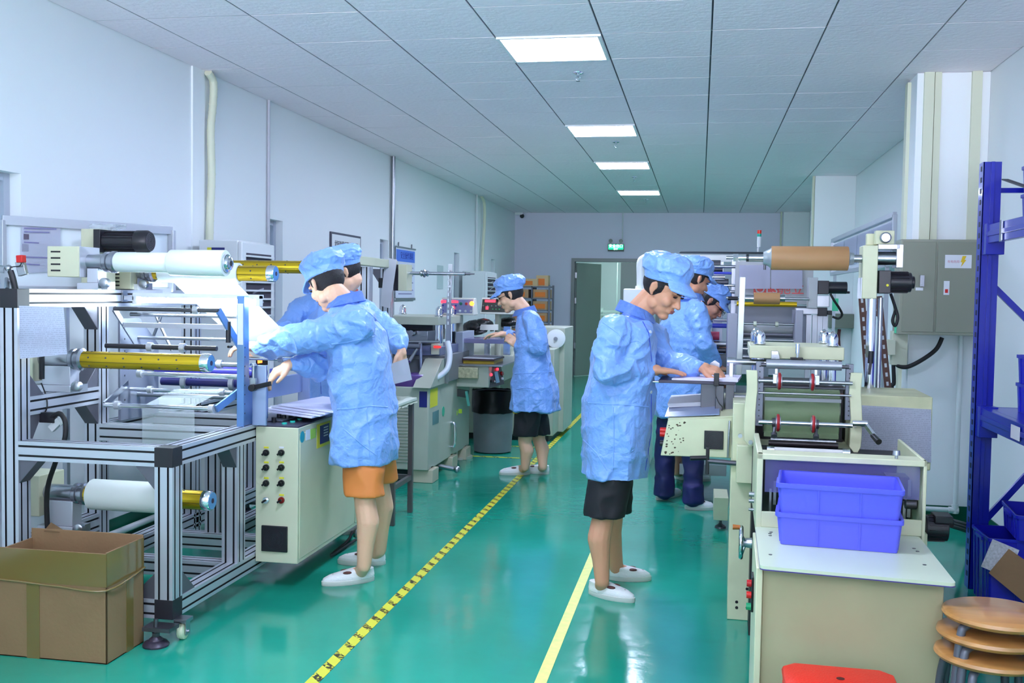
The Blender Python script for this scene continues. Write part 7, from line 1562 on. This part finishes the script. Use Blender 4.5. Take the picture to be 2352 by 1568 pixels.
# ---- C: behind B, mostly hidden
yc_ = 5.84; fc = V((-.6, -.8, 0))
hA, tA = V((-2.02, 5.96, 0)), V((-2.06, 5.74, 0)); hB, tB = V((-1.9, 5.92, 0)), V((-1.96, 5.7, 0))
person('C', 'partly hidden person in blue coat behind the one in orange shorts, holding a white sheet', dict(
    face=fc, look=V((-.85, -.35, -.45)), headup=V((-.2, -.1, 1)), head=at(790, 625, y=yc_), hs=1.0,
    neck=at(782, 672, y=yc_), shoulders=(at(832, 716, y=yc_+.05), at(695, 712, y=yc_+.06)), chest=at(768, 790, y=yc_), waist=at(765, 880, y=yc_), hip=at(768, 960, y=yc_),
    elbow=(at(908, 768, y=yc_-.02), at(640, 775, y=yc_-.1)), wrist=(at(922, 800, y=yc_-.22), at(606, 806, y=yc_-.2)),
    hand=((V((.12, -.05, -1)), (1, -.3, .1), (-.2, -1, 0), .35, .1), (V((-1, -.1, -.1)), (0, -.2, 1), (0, -1, .2), .3, .1)),
    knee=(V((-1.9, 5.8, .46)), V((-2.04, 5.86, .46))), ankle=(V((-1.91, 5.88, .08)), V((-2.03, 5.92, .08))), heel=(hB, hA), toe=(tB, tA),
    torso=[(at(775, 1010, y=yc_), .23, .15, .04), (at(772, 950, y=yc_), .225, .15, .02), (at(768, 870, y=yc_), .21, .145, .01), (at(768, 790, y=yc_), .21, .14, 0), (at(768, 735, y=yc_), .2, .12, 0), (at(775, 700, y=yc_), .14, .09, 0), (at(781, 676, y=yc_), .065, .06, 0)],
    skin=SK2, legs='shorts', legm=BLK, wr=.012, slv=.07, vox=.0055, cvox=.009, collar=at(782, 676, y=yc_), ctilt=.8,
    buttons=[(738, 860)], seams=[[(730, 800), (735, 850), (738, 905)]]))
hp_ = at(925, 822, y=yc_-.26)
paper(at(890, 838, y=5.55), at(936, 822, y=5.55), at(946, 872, y=5.5), at(888, 886, y=5.55), 'white sheet held in the hand of the person behind the orange shorts', m=WPAPER, wav=.006, name='held_sheet')
# ---- D: man with glasses, middle
yd_ = 7.97; fd = V((-1, -.06, 0)); AV = lambda u, v, y=yd_: at(u, v, y=y)
hA, tA = at(1218, 1089, z=0), at(1146, 1090, z=0); hB, tB = at(1262, 1089, z=0), at(1196, 1083, z=0)
person('D', 'slim person with glasses in long blue coat and black shorts beside the round grey bin', dict(
    face=fd, look=V((-1, -.12, -.42)), headup=V((-.38, 0, 1)), head=AV(1172, 679), hs=1.02,
    neck=AV(1203, 712), shoulders=(AV(1222, 735, yd_-.16), AV(1212, 735, yd_+.16)), chest=AV(1222, 780), waist=AV(1222, 850), hip=AV(1220, 905),
    elbow=(AV(1240, 796, yd_-.2), AV(1205, 785, yd_+.2)), wrist=(AV(1190, 795, yd_-.1), AV(1160, 768, yd_+.1)),
    hand=((V((-.7, .1, .6)), (-.2, -.6, .6), (0, .3, 1), .5, .1), (V((-1, -.1, .05)), (0, 0, 1), (0, -1, 0), .25, .2)),
    knee=(AV(1205, 1015, yd_-.06), AV(1238, 1012, yd_+.1)), ankle=(AV(1206, 1073, yd_-.04), AV(1247, 1072, yd_+.06)), heel=(hA, hB), toe=(tA, tB),
    torso=[(AV(1228, 941), .23, .2, .04), (AV(1228, 910), .225, .19, .03), (AV(1226, 870), .21, .17, .02), (AV(1224, 820), .2, .145, .01), (AV(1222, 780), .2, .125, 0), (AV(1219, 750), .18, .11, 0), (AV(1211, 725), .11, .08, 0), (AV(1204, 712), .062, .06, 0)],
    skin=SK2, legs='shorts', legm=BLK, sl=(.86, .86), wr=.011, slv=.068, vox=.0055, cvox=.009, collar=AV(1205, 710), ctilt=1.3, glasses=True,
    folds=[[(1182, 858), (1210, 857), (1245, 856), (1278, 852)], [(1213, 860), (1214, 900), (1214, 936)], [(1250, 860), (1254, 936)], [(1188, 893), (1210, 890), (1235, 896)]]))
o = obj('shorts_print', B().loft([[AV(1178, 943, yd_-.13), AV(1205, 945, yd_-.17), AV(1205, 945, yd_-.165), AV(1178, 943, yd_-.125)], [AV(1178, 949, yd_-.13), AV(1206, 953, yd_-.17), AV(1206, 953, yd_-.165), AV(1178, 949, yd_-.125)]]), M('gold_print', (190, 160, 40), .5), bpy.data.objects['person.003'] if 'person.003' in bpy.data.objects else None)
# ---- E: jeans, seen from behind beyond A
ye_ = 7.15; fe = V((.8, .55, 0)); AE = lambda u, v, y=ye_: at(u, v, y=y)
hA, tA = at(1572, 1168, z=0), at(1643, 1170, z=0); hB, tB = at(1507, 1148, z=0), at(1563, 1134, z=0)
SK3 = SKIN('skin_mid', (214, 152, 122))
person('E', 'person in blue coat and dark jeans seen from behind at the laminating machine', dict(
    face=fe, look=V((1, .5, -.5)), headup=V((.35, .15, 1)), head=AE(1597, 642), hs=1.0,
    neck=AE(1585, 680), shoulders=(AE(1540, 712, ye_+.14), AE(1600, 718, ye_-.15)), chest=AE(1570, 770), waist=AE(1566, 850), hip=AE(1560, 940),
    elbow=(AE(1600, 790, ye_+.25), AE(1618, 790, ye_-.2)), wrist=(AE(1650, 800, ye_+.2), AE(1645, 845, ye_-.1)),
    hand=((V((1, 0, -.2)), (0, 0, 1), (0, -1, 0), .3, .1), (V((1, .1, -.1)), (0, 0, 1), (0, 1, 0), .3, .1)),
    knee=(AE(1527, 1045, ye_+.1), AE(1592, 1050, ye_-.1)), ankle=(AE(1526, 1128, ye_+.1), AE(1592, 1146, ye_-.13)), heel=(hB, hA), toe=(tB, tA),
    torso=[(AE(1560, 958), .225, .15, .04), (AE(1560, 920), .22, .15, .02), (AE(1564, 860), .21, .145, .01), (AE(1568, 800), .205, .14, 0), (AE(1570, 745), .2, .13, 0), (AE(1574, 710), .15, .1, 0), (AE(1583, 688), .075, .07, 0), (AE(1585, 678), .06, .055, 0)],
    skin=SK3, legs='trousers', legm=JEAN, wr=.011, slv=.07, vox=.0055, cvox=.009, collar=AE(1585, 680), ctilt=.6))
# ---- F: bending, glasses
yf_ = 7.85; ff = V((1, -.1, 0)); AF = lambda u, v, y=yf_: at(u, v, y=y)
hA, tA = at(1545, 1098, z=0), at(1600, 1100, z=0); hB, tB = at(1560, 1075, z=0), at(1615, 1078, z=0)
person('F', 'person with glasses bending low over the laminating machine beside the white pole', dict(
    face=ff, look=V((.8, -.3, -.75)), headup=V((.7, 0, .8)), head=AF(1637, 697), hs=1.0,
    neck=AF(1610, 722), shoulders=(AF(1600, 748, yf_+.17), AF(1596, 748, yf_-.17)), chest=AF(1585, 790), waist=AF(1570, 870), hip=AF(1560, 930),
    elbow=(AF(1625, 810, yf_+.25), AF(1615, 815, yf_-.22)), wrist=(AF(1670, 815, yf_+.15), AF(1660, 820, yf_-.1)),
    hand=((V((1, 0, -.2)), (0, 0, 1), (0, -1, 0), .3, .1), (V((1, .1, -.1)), (0, 0, 1), (0, 1, 0), .3, .1)),
    knee=(AF(1565, 1010, yf_+.2), AF(1555, 1015, yf_-.1)), ankle=(AF(1568, 1070, yf_+.2), AF(1553, 1083, yf_-.04)), heel=(hB, hA), toe=(tB, tA),
    torso=[(AF(1560, 965), .22, .15, .04), (AF(1565, 900), .21, .145, .02), (AF(1575, 830), .2, .14, 0), (AF(1588, 770), .2, .13, 0), (AF(1598, 742), .16, .11, 0), (AF(1606, 726), .07, .07, 0)],
    skin=SK3, legs='shorts', legm=BLK, sl=(.85, .85), wr=.011, slv=.068, vox=.006, cvox=.01, collar=AF(1607, 726), ctilt=.8, glasses=True, captilt=-.2))
# ---- G: only the cap and some hair show
yg_ = 8.25; AG = lambda u, v, y=yg_: at(u, v, y=y); hx = AG(1608, 900)
person('G', 'person almost hidden behind the jeans wearer, only cap and hair showing', dict(
    face=V((1, 0, 0)), look=V((1, .2, -.35)), headup=V((.3, 0, 1)), head=AG(1609, 645), hs=.97,
    neck=AG(1594, 682), shoulders=(AG(1590, 715, yg_+.17), AG(1588, 715, yg_-.17)), chest=AG(1586, 760), waist=AG(1582, 830), hip=AG(1580, 900),
    elbow=(AG(1600, 780, yg_+.2), AG(1598, 780, yg_-.2)), wrist=(AG(1640, 790, yg_+.15), AG(1635, 795, yg_-.12)),
    hand=((V((1, 0, -.2)), (0, 0, 1), (0, -1, 0), .3, .1), (V((1, .1, -.1)), (0, 0, 1), (0, 1, 0), .3, .1)),
    knee=(V((hx.x-.08, yg_+.09, .47)), V((hx.x-.08, yg_-.09, .47))), ankle=(V((hx.x-.1, yg_+.1, .08)), V((hx.x-.1, yg_-.1, .08))), heel=(V((hx.x-.15, yg_+.1, 0)), V((hx.x-.15, yg_-.1, 0))), toe=(V((hx.x+.1, yg_+.1, 0)), V((hx.x+.1, yg_-.1, 0))),
    torso=[(AG(1578, 925), .22, .15, .04), (AG(1582, 850), .205, .14, .01), (AG(1585, 770), .2, .13, 0), (AG(1588, 720), .17, .11, 0), (AG(1594, 690), .07, .07, 0)],
    skin=SK3, legs='shorts', legm=BLK, wr=.01, slv=.066, vox=.007, cvox=.011, collar=AG(1594, 688), ctilt=.6))
